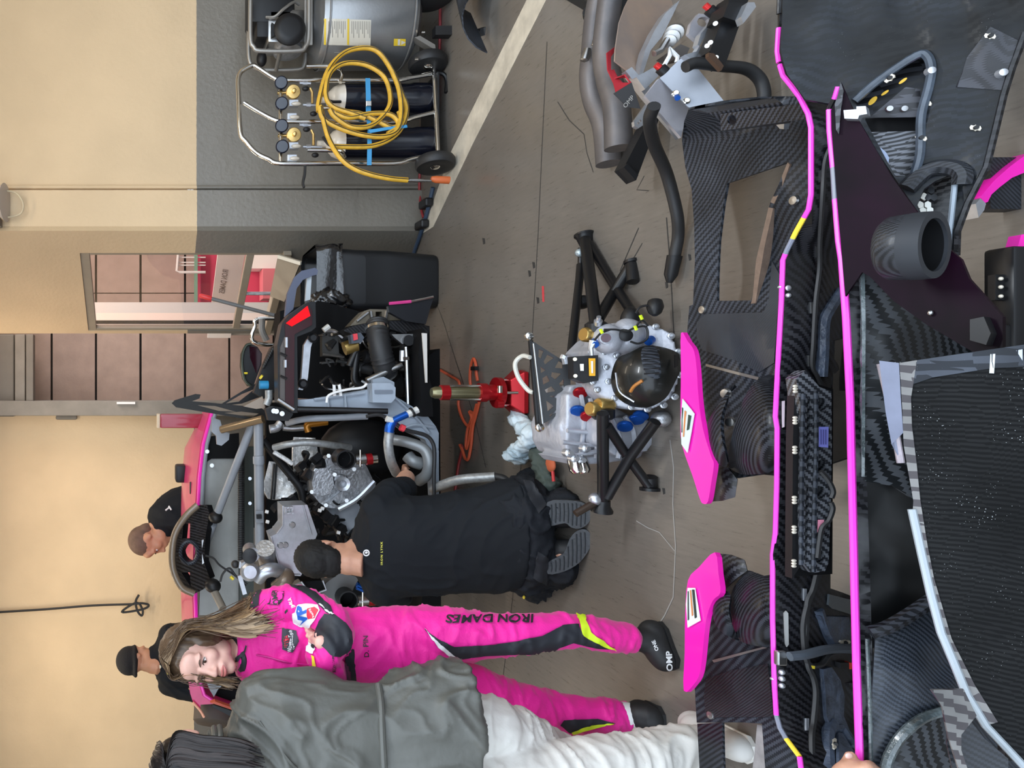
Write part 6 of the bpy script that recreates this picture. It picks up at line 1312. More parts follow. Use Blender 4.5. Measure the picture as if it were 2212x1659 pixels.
# ------------------------------------------------ right corner of the bumper
MAG = mat('dark_gloss_magenta_sheen', (.003, .0025, .003), .45, nz=.5, ns=5, spec=.08, col2=(.011, .0015, .008))
def corner(x, y): return P(x, y, 1.42 - (x - 1813) * .00052 - .00002 * (y - 180))
plate('corner_shell', [(1817, 178), (1830, 208), (1848, 248), (1885, 312), (1925, 380), (1990, 470), (2030, 520), (2076, 560), (2093, 602), (2166, 684), (2166, 750), (2118, 770), (2000, 700), (1930, 650), (1880, 598), (1862, 588), (1826, 640), (1819, 560), (1808, 432), (1803, 365), (1796, 280), (1795, 238), (1808, 212)], corner, .008, MAG, bp_, [[(1952 + 34 * math.cos(i * .449), 540 + 48 * math.sin(i * .449)) for i in range(14)]], 20)
plate('corner_bracket', [(1822, 238), (1850, 236), (1850, 230), (1870, 229), (1873, 246), (1856, 249), (1853, 257), (1824, 256)], off(corner, 0.02), .02, ALUCL, bp_)
plate('torn_edge', [(1816, 176), (1822, 196), (1816, 240), (1812, 290), (1806, 280), (1803, 225), (1810, 205)], off(corner, 0.006), .004, MATS['forged_carbon'], bp_)
a = P(1912, 538, 1.305); ax = V((-.05, -.916, -.40)); L = .062
ep_ = MB().lathe([(.046, 0), (.053, .008), (.0545, .03), (.054, L - .01), (.053, L), (.043, L)], a, ax, 40, False).build('exhaust_surround', CARBF, bp_); MB().lathe([(.0428, L - .004), (.040, .008), (.001, .006)], a, ax, 36, False).build('exhaust_bore_shade', DARK, ep_)  # bore lined in near-black to stand for its inner shade
MB().lathe([(.0550, L - .028), (.0555, L - .015), (.0543, L + .001), (.0432, L + .001), (.0430, L - .006)], a, ax, 40, False).build('rubber_ring', mat('ring_charcoal', S(44, 46, 50), .55, spec=.25), ep_)
plate('hinge_block', [(2095, 690), (2125, 684), (2140, 720), (2130, 745), (2095, 735)], off(corner, 0.02), .04, BLACK, bp_)
for a, b in ((2105, 730), (2115, 697), (2010, 676), (2027, 527)): MB().ell(off(corner, .004)(a, b), (.005, .004, .004)).build('rivet', STEEL, bp_)
# ------------------------------------------------ right side pod panel
sp_ = empty('side_pod_panel', G(2050, 250), 'large scuffed carbon body panel at the lower right corner', 'body panel')
def pod(x, y): return P(x, y, 1.50 - (x - 1690) * .00042 + .012 * noise.noise(V((x * .012, y * .012, 9))))
podo = [(1690, -60), (1690, 30), (1686, 110), (1700, 160), (1740, 215), (1800, 225), (1846, 250), (1930, 380), (1990, 468), (2066, 552), (2068, 500), (2090, 440), (2131, 360), (2150, 282), (2168, 206), (2186, 148), (2215, 70), (2240, -60)]
vent = [(1846, 218), (1900, 172), (1979, 120), (2003, 122), (2012, 150), (2006, 190), (1990, 252), (1988, 330), (1975, 378), (1935, 382)]
grl = [r6(*p) for p in ((1020, 200), (1120, 130), (1280, 60), (1300, 80), (1230, 740), (1090, 640), (960, 340))]
plate('panel_shell', podo, pod, .006, carbon('carbon_scuffed', (.004, .005, .006), (.0095, .011, .014), s=.0040, rough=.42, nz=.9, spec=.2, dust=.5), sp_, [vent, grl], 22)
podu = lambda d: off(pod, d)
MB().tube(spline([podu(.004)(*p) for p in vent[:-1]], 4), .007, 8).build('vent_rim', mat('worn_rim', S(58, 66, 76), .3, nz=.4, ns=30), sp_)
plate('vent_floor', [(p[0] + (2 if p[0] > 1920 else -2), p[1]) for p in vent], podu(-.05), .006, CARB, sp_)
plate('vent_shelf', [r5(*p) for p in ((560, 1110), (900, 820), (1040, 840), (1040, 1105))], podu(-.02), .01, carbon('carbon_shelf', (.010, .010, .013), (.045, .046, .055), s=.005, rough=.4), sp_)
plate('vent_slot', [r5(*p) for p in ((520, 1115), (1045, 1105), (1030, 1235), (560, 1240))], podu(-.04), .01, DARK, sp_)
plate('mesh_grille', [r5(*p) for p in ((560, 1245), (1030, 1235), (1010, 1450), (930, 1659), (800, 1659), (720, 1520))], podu(-.015), .004, carbon('grille_mesh', (.008, .009, .011), (.12, .125, .14), s=.0022, rough=.5, coat=0), sp_)
plate('paper_label', [r5(655, 1395), r5(760, 1395), r5(738, 1540), r5(690, 1460)], podu(-.012), .001, mat('label_bluegrey', S(140, 152, 178), .5), sp_)
for a, b, w_, h_ in ((590, 950, 42, 34), (705, 875, 36, 16), (875, 762, 40, 18)):
    plate('yellow_dot', [r5(a + w_ * math.cos(i * .449) - h_ * .6 * math.sin(i * .449) * .3, b - w_ * .6 * math.cos(i * .449) + h_ * math.sin(i * .449)) for i in range(14)], podu(-.012), .001, mat('dot_mustard', S(186, 146, 20), .5), sp_)
for a, b in ((740, 1030), (880, 1030)): MB().lathe([(.003, 0), (.006, .001), (.005, .005)], podu(-.018)(*r5(a, b)), (0, -1, .4), 12).build('screw', STEEL, sp_)
for a, b, g_ in ((745, 738, -.6), (1088, 975, 0.0), (1045, 1300, .2), (1697, 340, .1), (1560, 1205, 0.1)): nutplate(podu(.004), *r5(a, b), g_, 26, 12, sp_)
for a, b in ((1120, 680), (1790, 700)): MB().lathe([(.004, 0), (.008, .001), (.006, .01), (.003, .011)], podu(.002)(*r5(a, b)), (0, -1, .4), 12).build('stud', ALUCL, sp_)
plate('seam_patch', [r5(*p) for p in ((1390, 820), (1480, 540), (1700, 250), (1960, 380), (1900, 640), (1800, 850))], podu(.003), .003, carbon('carbon_patch', (.010, .010, .013), (.035, .036, .044), s=.003, rough=.4, rot=.6), sp_, (), 20)
MB().tube([podu(.003)(*p) for p in podo[9:17]], .005, 6).build('panel_edge', CARBD, sp_)
MB().tube(spline([podu(.006)(*r6(*p)) for p in ((1280, 60), (1300, 90), (1270, 400), (1230, 740))], 5), .004, 6).build('grille_rim', mat('rim_pale', S(130, 140, 150), .3), sp_)
MB().tube(spline([podu(.004)(*r6(*p)) for p in ((860, 200), (1010, 60), (1150, 10), (1300, 20), (1370, 80), (1360, 160))], 5), .014, 8).build('grille_surround', CARBF, sp_)
hexw = mat('white_hex', S(214, 214, 206), .5)
plate('grille_back', [(p[0], p[1]) for p in grl], podu(-.05), .006, carbon('carbon_pillar', (.008, .008, .009), (.05, .05, .052), s=.003, rough=.35), sp_)
for i, (a, b) in enumerate(((1085, 210), (1055, 270), (1110, 275), (1020, 265), (985, 340), (1055, 340), (1010, 395), (1075, 390), (1045, 445), (1060, 490))):
    m = hexw if i > 2 else mat('dark_hex', S(40, 42, 46), .4)
    plate('hex_cell', [r6(a + 33 * math.cos(math.pi / 6 + k * math.pi / 3), b + 33 * math.sin(math.pi / 6 + k * math.pi / 3)) for k in range(6)], podu(-.03), .004, m, sp_)
c = pod(1900, 150); MB().box((c.x, 1.66, .10), (.25, .012, .20)).build('panel_skirt', CARBD, sp_, False)
# near sheet
ns_ = empty('floor_tray_panel', G(2150, 1150), 'large plain carbon floor panel closest to the viewer', 'body panel')
def near(x, y): return G(x, y, .50 - (x - 1905) * .00035)
no = [(1906, 786), (1927, 777), (1947, 783), (2060, 766), (2212, 744), (2290, 734), (2290, 1720), (2212, 1651), (2132, 1568), (2090, 1499), (2062, 1430), (2035, 1366), (2012, 1280), (1994, 1200), (1972, 1097), (1975, 1081), (1962, 1003), (1950, 1000)]
plate('tray_sheet', no, near, .005, carbon('carbon_plain_grain', (.0035, .0036, .0038), (.0105, .0108, .011), s=.0019, rough=.6, nz=.35, coat=0, dust=1.0, spec=.08), ns_, [[r7(805 + 26 * math.cos(i * .628), 220 + 36 * math.sin(i * .628)) for i in range(10)]], 26)
nu = lambda x, y: near(x, y) + V((0, 0, .003))
TW = carbon('carbon_bold_twill', (.028, .022, .024), (.13, .125, .12), s=.0060, rough=.3)
plate('tray_border', [(1947, 784), (1985, 778), (1972, 860), (1974, 920), (1984, 1000), (1992, 1080), (2008, 1180), (2022, 1250), (2060, 1380), (2110, 1480), (2160, 1560), (2132, 1568), (2090, 1499), (2062, 1430), (2035, 1366), (2012, 1280), (1994, 1200), (1976, 1100), (1977, 1082), (1963, 1003), (1956, 960), (1953, 880)], nu, .002, TW, ns_, (), 18)
plate('tray_border', [(1985, 778), (2060, 767), (2212, 745), (2290, 735), (2290, 790), (2150, 795), (2020, 815), (1976, 830)], nu, .002, CARBL, ns_, (), 18)
MB().tube([nu(*p) for p in ((1906, 786), (1930, 890), (1950, 1000))], .005, 8).build('tray_lip', mat('lip_mauve', S(150, 140, 146), .3, nz=.3, ns=30), ns_)
MB().grid([[nu(*p) for p in ((1908, 788), (1932, 892), (1951, 998))], [near(*p) + V((0, 0, .02)) for p in ((1926, 779), (1940, 890), (1953, 960))], [nu(*p) for p in ((1946, 784), (1950, 860), (1955, 935))]], .003).build('raised_flange', mat('flange_bluegrey', S(120, 124, 142), .25, nz=.2, ns=8, coat=.5), ns_)
MB().tube([nu(*p) for p in ((1974, 1100), (1996, 1200), (2014, 1280), (2037, 1366), (2064, 1430), (2092, 1499), (2134, 1568), (2212, 1651), (2260, 1700))], .0055, 8).build('tray_lip', mat('lip_silver', S(150, 158, 164), .3), ns_)
plate('lip_return', [(1968, 1097), (1975, 1100), (2000, 1210), (2036, 1366), (2090, 1510), (2082, 1500), (2020, 1350), (1985, 1200)], lambda x, y: near(x, y) + V((0, .004, -.02)), .004, mat('lip_rose', S(110, 92, 100), .35, nz=.3, ns=30), ns_)
plate('paper_tab', [r7(1240, 90), r7(1278, 88), r7(1268, 240), r7(1232, 238)], nu, .002, mat('tab_white', S(190, 194, 194), .6), ns_); plate('paper_tab', [r7(1440, 62), r7(1490, 52), r7(1490, 140)], nu, .002, mat('tab_blue', S(170, 180, 200), .6), ns_)
fl2 = lambda x, y: P(x, y, 1.15 - (x - 2000) * .0002)
plate('corner_flap', [r8(*p) for p in ((765, 1050), (1020, 1045), (1060, 1130), (1120, 1250), (1000, 1400), (1000, 1520), (1060, 1700), (990, 1700), (900, 1420), (850, 1180))], fl2, .004, TW, ns_, (), 14)
plate('flap_inner', [r8(*p) for p in ((1120, 1255), (1300, 1480), (1489, 1640), (1489, 1800), (1060, 1800), (1000, 1520), (1010, 1390))], lambda x, y: fl2(x, y) + V((0, .02, 0)), .004, CARBF, ns_, (), 14)
for a, b in ((2180, 1000), (2200, 1500)):
    c = near(a, b); MB().box((c.x, c.y + .03, c.z / 2 - .004), (.22, .012, c.z - .01)).build('support_skirt', CARBD, ns_, False)
# pink bits at the lower right on the floor
r = empty('pink_edge_trim', G(2170, 400, .0), 'curved pink bodywork trim standing on the floor at the right', 'body panel')
tr_ = lambda x, y: P(x, y, 1.47)
plate('trim_shell', [(2119, 424), (2133, 407), (2150, 388), (2184, 358), (2215, 335), (2260, 310), (2260, 350), (2215, 372), (2186, 384), (2160, 404), (2142, 420), (2134, 436), (2124, 440)], tr_, .03, PINK, r)
plate('trim_inner', [(2212, 376), (2178, 395), (2166, 426), (2190, 424), (2260, 430), (2260, 370)], lambda x, y: P(x, y, 1.49), .02, CARBF, r); plate('trim_tip', [(2108, 440), (2118, 428), (2130, 440), (2126, 454), (2114, 470)], lambda x, y: P(x, y, 1.465), .03, ALUCL, r)
MB().box((P(2240, 400, 1.5).x, 1.5, .03), (.1, .03, .06)).build('trim_foot', CARBF, r, False)
r = empty('pink_panel_corner', G(2240, 540, .0), 'bright pink panel corner poking in at the lower right', 'body panel')
plate('corner_shell', [(2206, 507), (2260, 500), (2260, 600), (2210, 584), (2191, 560)], lambda x, y: P(x, y, 1.36), .02, PINK, r)
MB().box((P(2290, 550, 1.38).x, 1.39, .03), (.06, .02, .07)).build('corner_foot', CARBF, r, False)
r = empty('black_tool_stand', G(2230, 680, .0), 'black square stand leg with a bolted side bracket at the right edge', 'stand')
MB().bar(P(2180, 536, 1.36), P(2180, 780, 1.36), .05, .04).build('stand_leg', BLKMET, r, True, bevel=.006)
pbox(MB(), 2150, 2175, 593, 648, 1.35, .012).build('bracket_plate', BLKMET, r, False)
for b in (602, 620, 640): MB().ell(P(2162, b, 1.347), .0035).build('rivet', NUT, r)
pbox(MB(), 2164, 2300, 700, 790, 1.34, .05).build('stand_base', BLKMET, r, False, bevel=.006)
# ================================================================ people
def skin_mat(name, col, lip=None):
    m = mat(name, col, .48, nz=.08, ns=18); b = m.node_tree.nodes['Principled BSDF']
    b.inputs['Subsurface Weight'].default_value = .12; b.inputs['Subsurface Radius'].default_value = (.012, .005, .003); b.inputs['Subsurface Scale'].default_value = .4
    return m
SKIN_D = skin_mat('skin_fair', (.72, .42, .34)); SKIN_K = skin_mat('skin_warm', (.56, .30, .20)); SKIN_T = skin_mat('skin_tan', (.52, .26, .15))
def hair_mat(name, c1, c2, sc=(90, 90, 5)):
    m = mat(name, c1, .42); t = NT(m); b = t.n['Principled BSDF']; co = t.new('ShaderNodeTexCoord').outputs['Object']
    mp = t.new('ShaderNodeMapping', inp={0: co}); mp.inputs['Scale'].default_value = sc
    n = t.new('ShaderNodeTexNoise', inp={0: mp.outputs[0], 2: 1.6, 3: 4.0}); at = t.new('ShaderNodeAttribute', attribute_name='strand')
    k = t.math('ADD', t.math('MULTIPLY', n.outputs[0], .45), t.math('MULTIPLY', at.outputs['Fac'], .62)); r = t.new('ShaderNodeMapRange', inp={0: k, 1: .22, 2: .80})
    t.l.new(t.mix(r.outputs[0], c1, c2), b.inputs['Base Color']); return m
def hair_sheets(name, ctrl, layers, ncol, m, par, seed, wave=.006, amp=.0022):
    """layered sheets of combed hair: ctrl(t, u) gives the path of a strand, t across the sheet, u the layer"""
    rr = random.Random(seed); vs_, fs, at = [], [], []
    for L in range(layers):
        u = L / max(1, layers - 1); k0 = len(vs_); nrow = None; val = rr.random(); cut = [rr.uniform(.86, 1.0) for _ in range(ncol)]
        for c in range(ncol):
            t_ = c / (ncol - 1); q = spline(ctrl(t_, u), 7); n = len(q); nrow = n; val = .72 * val + .28 * rr.random() if rr.random() > .12 else rr.random()
            bump = amp * (math.sin(c * 2.4 + L) + rr.uniform(-.8, .8))
            for i, p in enumerate(q):
                f = i / (n - 1); g = f * cut[c]; j = min(n - 2, int(g * (n - 1))); p = q[j].lerp(q[j + 1], g * (n - 1) - j)
                vs_.append(p + V((wave * math.sin(f * 8 + t_ * 6 + L) * f * f, -bump, wave * .4 * math.cos(f * 9 + t_ * 8) * f)))
                at.append(val)
        for c in range(ncol - 1):
            for i in range(nrow - 1):
                a = k0 + c * nrow + i; fs.append((a, a + 1, a + nrow + 1, a + nrow))
    me = bpy.data.meshes.new(name); me.from_pydata([tuple(p) for p in vs_], [], fs); me.update()
    a_ = me.attributes.new('strand', 'FLOAT', 'POINT'); a_.data.foreach_set('value', at)
    return finish(me, name, m, par, True, 'stuff', None, 3.0)
def head(mb, M, s=1.0, female=False, ears=True, wx=1.0):
    """head facing -Y, eyes at the origin; adds its volumes to mb"""
    R = M.to_3x3().normalized()
    def e(c, r): mb.ell(M @ V((c[0] * s * wx, c[1] * s, c[2] * s)), (r[0] * s * wx, r[1] * s, r[2] * s), R, 20, 14)
    def tb(pts, rr): mb.tube([M @ V([k * s for k in p]) for p in pts], [k * s for k in rr], 12)
    jw = .9 if female else 1.0
    e((0, .018, .032), (.076, .096, .094)); e((0, -.022, -.020), (.064 * jw, .074, .086)); e((0, -.040, -.070), (.050 * jw, .052, .050)); e((0, -.064, -.100), (.027 * jw, .028, .024))
    for k in (-1, 1):
        e((k * .036, -.056, -.028), (.026, .028, .030)); e((k * .045 * jw, -.010, -.075), (.022, .05, .038)); e((k * .030, -.074, .022), (.028, .018, .010))
        if ears: e((k * .077, .018, -.008), (.008, .019, .031))
        e((k * .011, -.100, -.040), (.009, .010, .008))
    e((0, -.068, .050), (.052, .024, .040))
    tb([(0, -.088, .016), (0, -.098, -.012), (0, -.113, -.034)], [.010, .011, .013]); e((0, -.112, -.036), (.013, .013, .011))
    e((0, -.090, -.062), (.024, .014, .008)); e((0, -.089, -.075), (.021, .014, .008)); e((0, -.086, -.067), (.030, .012, .016))
    tb([(0, .028, -.06), (0, .038, -.12), (0, .045, -.17)], [.056 if not female else .048, .054 if not female else .046, .058 if not female else .052])
def face(par, M, s, iris, lipm, browm, wx=1.0):
    R = M.to_3x3().normalized(); L = lambda c: M @ V((c[0] * s * wx, c[1] * s, c[2] * s))
    sc = mat('eye_white', S(226, 214, 208), .25); ir = mat('iris_' + iris, {'brown': (.05, .022, .012), 'blue': (.08, .12, .16)}[iris], .2); lid = mat('lash_dark', (.03, .018, .014), .6)
    for k in (-1, 1):
        e_ = MB().ell(L((k * .031, -.0775, .0)), (.0135 * s, .011 * s, .0075 * s), R, 14, 9).build('eye', sc, par)
        MB().ell(L((k * .031, -.0865, .0)), (.0062 * s, .003 * s, .0066 * s), R, 12, 8).build('iris', ir, e_)
        MB().tube([L((k * .016, -.0865, .001)), L((k * .024, -.0905, .0075)), L((k * .033, -.0905, .0082)), L((k * .045, -.081, .002))], [.0012 * s, .002 * s, .0022 * s, .0012 * s], 6).build('eyelid', lid, e_)
        MB().tube([L((k * .014, -.0935, .0165)), L((k * .028, -.094, .0215)), L((k * .042, -.084, .020)), L((k * .050, -.074, .014))], [.002 * s, .003 * s, .0026 * s, .001 * s], 6).build('eyebrow', browm, par)
    if lipm:
        MB().tube([L((-.023, -.091, -.067)), L((-.010, -.1045, -.0625)), L((0, -.106, -.064)), L((.010, -.1045, -.0625)), L((.023, -.091, -.067))], [.0015 * s, .004 * s, .004 * s, .004 * s, .0015 * s], 8).build('lip', lipm, par)
        MB().tube([L((-.022, -.091, -.069)), L((-.010, -.103, -.0745)), L((0, -.1045, -.0755)), L((.010, -.103, -.0745)), L((.022, -.091, -.069))], [.0015 * s, .0048 * s, .0052 * s, .0048 * s, .0015 * s], 8).build('lip', lipm, par)
def hand(mb, wrist, direction, palm_n, s=1.0, curl=.5, side=1, spread=.12):
    """palm, four bent unequal fingers and a thumb, all volumes joined"""
    d = V(direction).normalized(); n = V(palm_n); n = (n - d * n.dot(d)).normalized(); x = d.cross(n) * side; w0_ = V(wrist)
    R = Matrix((x, n, d)).transposed(); mb.ell(w0_ + d * .05 * s, (.042 * s, .017 * s, .055 * s), R)
    for i, (o_, L_) in enumerate(((-.030, .062), (-.010, .074), (.011, .069), (.030, .054))):
        b = w0_ + d * .085 * s + x * o_ * s; dd = (d + x * (o_ * spread * 20)).normalized(); pts = [b]; a = curl * .5
        for k, f in enumerate((.45, .32, .25)):
            dirv = (dd * math.cos(a) - n * math.sin(a)); pts.append(pts[-1] + dirv * L_ * f * s); a += curl
        mb.tube(pts, [.0095 * s, .009 * s, .008 * s, .0065 * s], 10); mb.ell(pts[-1], .0065 * s); mb.ell(pts[1], .0092 * s)
    b = w0_ + d * .02 * s - x * .03 * s; t1 = b + (d * .6 - x * .7 - n * .2).normalized() * .035 * s; t2 = t1 + (d * .85 - x * .3 - n * .4).normalized() * .03 * s; t3 = t2 + (d * .95 - n * .3).normalized() * .024 * s
    mb.tube([b, t1, t2, t3], [.014 * s, .0115 * s, .010 * s, .008 * s], 10); mb.ell(t3, .008 * s)
def HM(p, yaw=0.0, pitch=0.0, roll=0.0):
    return Matrix.Translation(p) @ Matrix.Rotation(yaw, 4, 'Z') @ Matrix.Rotation(roll, 4, 'Y') @ Matrix.Rotation(pitch, 4, 'X')
def rings(mb, spec, sq, n=24):
    """stack of oval rings: (x, y, Y, depth radius, lateral factor)"""
    k0 = len(mb.v); 
    for x, y, Y, r_, q in spec:
        c = P(x, y, Y)
        for j in range(n):
            a = 2 * math.pi * j / n; mb.v.append(c + V((math.cos(a) * r_ * q, math.sin(a) * r_, 0)))
    for i in range(len(spec) - 1):
        a = k0 + i * n; b = a + n
        for j in range(n): mb.f.append((a + j, a + (j + 1) % n, b + (j + 1) % n, b + j))
    mb.f.append(tuple(k0 + j for j in reversed(range(n)))); mb.f.append(tuple(k0 + (len(spec) - 1) * n + j for j in range(n)))

# ---------------------------------------------------------------- driver in pink
PSUIT = mat('pink_race_suit', (.82, .008, .30), .62, nz=.10, ns=5, bump=.15, bs=160, sheen=.2); PBLK = mat('suit_black', (.014, .016, .022), .6); LIME = mat('suit_lime', (.62, .80, .02), .6)
dr = empty('person', P(1440, 1450, 2.49), 'woman in a bright pink racing suit with crossed arms facing us', 'person'); dr.location.z = 0; dr.matrix_world = Matrix.Translation(dr.location)
DH = HM(P(434, 1418, 2.52), math.radians(-13), math.radians(4), math.radians(3)); DS = .86
body = MB(); head(body, DH, DS, True, True, 1.10)
limb(body, [DH @ V((0, .03, -.12)), P(540, 1408, 2.55), P(700, 1400, 2.55), P(900, 1408, 2.55)], [.042, .06, .09, .09])
for pts in ([(590, 1315, 2.54), (715, 1340, 2.46), (698, 1420, 2.38)], [(590, 1492, 2.54), (715, 1482, 2.46), (700, 1435, 2.40)]): limb(body, [P(540, 1405, 2.55)] + [P(*p) for p in pts], [.05, .04, .032, .02])
for pts in ([(980, 1372, 2.50), (1220, 1362, 2.48), (1380, 1380, 2.50)], [(990, 1478, 2.56), (1221, 1543, 2.58), (1370, 1546, 2.56)]): limb(body, [P(900, 1408, 2.55)] + [P(*p) for p in pts], [.08, .06, .045, .034])
blob('body', body, SKIN_D, dr, .0045, 4)
face(dr, DH, DS, 'brown', mat('lip_rose_skin', (.62, .20, .18), .4), mat('brow_brown', (.10, .06, .04), .7), 1.10)
su = MB()
rings(su, [(512, 1412, 2.545, .052, 1.25), (530, 1408, 2.55, .066, 1.6), (548, 1404, 2.55, .085, 1.72), (580, 1402, 2.545, .105, 1.58), (640, 1400, 2.54, .112, 1.42), (700, 1399, 2.54, .108, 1.36), (755, 1400, 2.54, .098, 1.36), (810, 1403, 2.54, .102, 1.38), (870, 1407, 2.54, .108, 1.40), (930, 1410, 2.54, .104, 1.42), (975, 1414, 2.54, .085, 1.45)], 1)
limb(su, [P(890, 1362, 2.52), P(980, 1370, 2.50), P(1090, 1371, 2.48), P(1220, 1361, 2.48), P(1290, 1367, 2.48), P(1353, 1378, 2.49)], [.080, .088, .070, .056, .054, .048])
limb(su, [P(890, 1450, 2.55), P(990, 1482, 2.56), P(1110, 1520, 2.57), P(1221, 1543, 2.58), P(1290, 1547, 2.57), P(1336, 1547, 2.57)], [.085, .088, .074, .066, .060, .055])
limb(su, [P(582, 1312, 2.53), P(640, 1304, 2.49), P(702, 1330, 2.43), P(728, 1366, 2.385), P(712, 1400, 2.35), P(696, 1428, 2.34)], [.062, .058, .054, .056, .050, .046])
limb(su, [P(585, 1490, 2.54), P(650, 1492, 2.50), P(715, 1480, 2.44), P(712, 1450, 2.38), P(690, 1420, 2.345)], [.062, .056, .054, .050, .044])
suit = blob('racing_suit', su, PSUIT, dr, .0065, 4, .0065, 9, (.8, .8, 1.7))
bv = bvh_of(suit); sv = on_bvh(bv, .0045); sv2 = on_bvh(bv, .0065); sv3 = on_bvh(bv, .0085)
a1 = Z(320, 1240, 4.424); a2 = Z(740, 1260, 2.911)
W_ = mat('patch_white', (.78, .78, .78), .5); K_ = mat('patch_black', (.016, .016, .018), .55); BL = mat('patch_blue', (.01, .10, .45), .5); RD = mat('patch_red', (.62, .02, .05), .5)
D = lambda nm, zf, pts, m, s_=sv, st=4: decal(nm, [zf(*p) for p in pts], s_, m, suit, (), st)
D('leg_stripe', a2, [(510, 287), (600, 350), (700, 395), (900, 387), (1100, 362), (1250, 330), (1380, 265), (1480, 257), (1512, 325), (1640, 385), (1700, 412), (1600, 405), (1450, 372), (1360, 402), (1300, 442), (1100, 443), (900, 452), (750, 472), (640, 425), (560, 345)], PBLK)
D('leg_flash', a2, [(508, 284), (545, 318), (600, 368), (690, 438), (735, 474), (680, 458), (600, 400), (550, 335)], W_, sv2)
D('lime_flash', a2, [(1455, 178), (1520, 182), (1530, 240), (1560, 310), (1640, 362), (1722, 420), (1640, 392), (1510, 330), (1490, 260)], LIME, sv2)
D('leg_stripe', a2, [(705, 525), (782, 572), (708, 586)], PBLK); D('leg_stripe', a2, [(1385, 858), (1600, 850), (1712, 878), (1430, 938), (1365, 890)], PBLK); D('lime_flash', a2, [(1432, 930), (1570, 886), (1714, 876), (1600, 902), (1440, 944)], LIME, sv2)
lettering('lettering', 'IRON DAMES', sv2, K_, suit, a2(925, 228), 17, ang=math.pi / 2, width=190, bold=.03, shear=.15)
lettering('lettering', 'D. PIN', sv2, K_, suit, a2(145, 395), 11, ang=.03, width=44, bold=.01)
D('waist_band', a1, [(1890, 700), (1960, 720), (1990, 1040), (1900, 1040), (1870, 880)], PBLK)
D('sleeve_panel', a1, [(1690, 385), (1790, 395), (1880, 470), (1935, 560), (1945, 640), (1920, 720), (1820, 790), (1740, 770), (1680, 700), (1600, 650), (1610, 540), (1640, 450)], PBLK, sv2)
D('sleeve_panel', a1, [(1340, 110), (1480, 120), (1600, 180), (1740, 310), (1770, 395), (1700, 370), (1600, 270), (1480, 180)], PBLK); D('shoulder_panel', a1, [(960, 280), (1020, 190), (1110, 120), (1070, 200), (1060, 300), (1000, 330)], PBLK)
D('sleeve_piping', a1, [(1630, 295), (1642, 290), (1775, 395), (1760, 398)], W_, sv3, 3)
D('collar_lining', a1, [(800, 860), (870, 830), (920, 760), (945, 690), (930, 680), (900, 750), (850, 800), (790, 840)], PBLK, sv2, 4)
fg = MB()
for i, (x0, y0, x1, y1) in enumerate(((688, 1372, 660, 1352), (690, 1380, 662, 1362), (690, 1388, 665, 1373), (691, 1396, 670, 1384))):
    q = [on_bvh(bv, .004)(x0 + (x1 - x0) * t_, y0 + (y1 - y0) * t_) for t_ in (0, .35, .7, 1)]; q = [p for p in q if p]
    if len(q) > 2: fg.tube(spline(q, 3), .0068, 10); fg.ell(q[-1], .0066)
q = on_bvh(bv, .0)(694, 1388); fg.ell(q, (.022, .014, .022)); blob('hand', fg, SKIN_D, dr, .003, 1)
# sponsor patches
D('sponsor_patch', a1, [(1390, 470), (1385, 400), (1420, 300), (1500, 285), (1620, 300), (1645, 350), (1600, 430), (1550, 500), (1480, 520)], W_, sv2, 4)
D('sponsor_patch', a1, [(1530, 330), (1600, 320), (1632, 352), (1600, 415), (1545, 425), (1520, 380)], RD, sv3, 4)
lettering('lettering', 'VP', on_bvh(bv, .0095), BL, suit, a1(1478, 395), 25, ang=.25, width=44, bold=.05)
lettering('lettering', 'Racing', on_bvh(bv, .0105), W_, suit, a1(1572, 372), 6, ang=.6, width=18)
o = D('sponsor_patch', a1, [(1145, 290), (1190, 170), (1300, 175), (1262, 300)], K_, sv2, 4); D('sponsor_patch', a1, [(1155, 284), (1196, 178), (1290, 182), (1255, 294)], PSUIT, on_bvh(bv, .0078), 4)
lettering('lettering', 'OMP', on_bvh(bv, .0095), K_, suit, a1(1225, 235), 17, ang=.25, width=26, bold=.03)
lettering('lettering', 'IMSA', sv2, W_, suit, a1(1372, 275), 8, ang=.35, width=20, bold=.02); D('sponsor_bar', a1, [(1300, 350), (1340, 330), (1345, 350), (1308, 372)], K_, sv2, 3)
D('sponsor_patch', a1, [(1288, 518), (1420, 545), (1436, 640), (1382, 746), (1280, 715)], mat('patch_charcoal', S(52, 52, 60), .6), sv2, 4)
lettering('lettering', 'WeatherTech', on_bvh(bv, .0095), W_, suit, a1(1352, 640), 8, ang=.0, width=44, bold=.01); lettering('lettering', 'CHAMPIONSHIP', on_bvh(bv, .0095), W_, suit, a1(1385, 640), 4, width=32); lettering('lettering', 'IMSA', on_bvh(bv, .0095), RD, suit, a1(1318, 640), 6, width=24)
D('sponsor_patch', a1, [(1030, 430), (1080, 365), (1190, 455), (1110, 495)], K_, sv2, 4); lettering('lettering', 'UTAC', on_bvh(bv, .0095), W_, suit, a1(1075, 410), 6, ang=.7, width=18, bold=.02); lettering('lettering', 'RACING', on_bvh(bv, .0095), W_, suit, a1(1105, 435), 5, ang=.7, width=20, bold=.02)
D('sponsor_patch', a1, [(1530, 640), (1600, 690), (1580, 768), (1522, 740)], W_, sv2, 4); D('sponsor_mark', a1, [(1560, 690), (1590, 700), (1580, 730), (1565, 720)], K_, sv3, 3); D('chest_piping', a1, [(1570, 770), (1600, 785), (1610, 880), (1580, 880)], YELLOW, sv2, 4)
lettering('lettering', 'IRON DAMES', sv2, K_, suit, a1(1768, 838), 6, ang=.0, width=40, bold=.01)
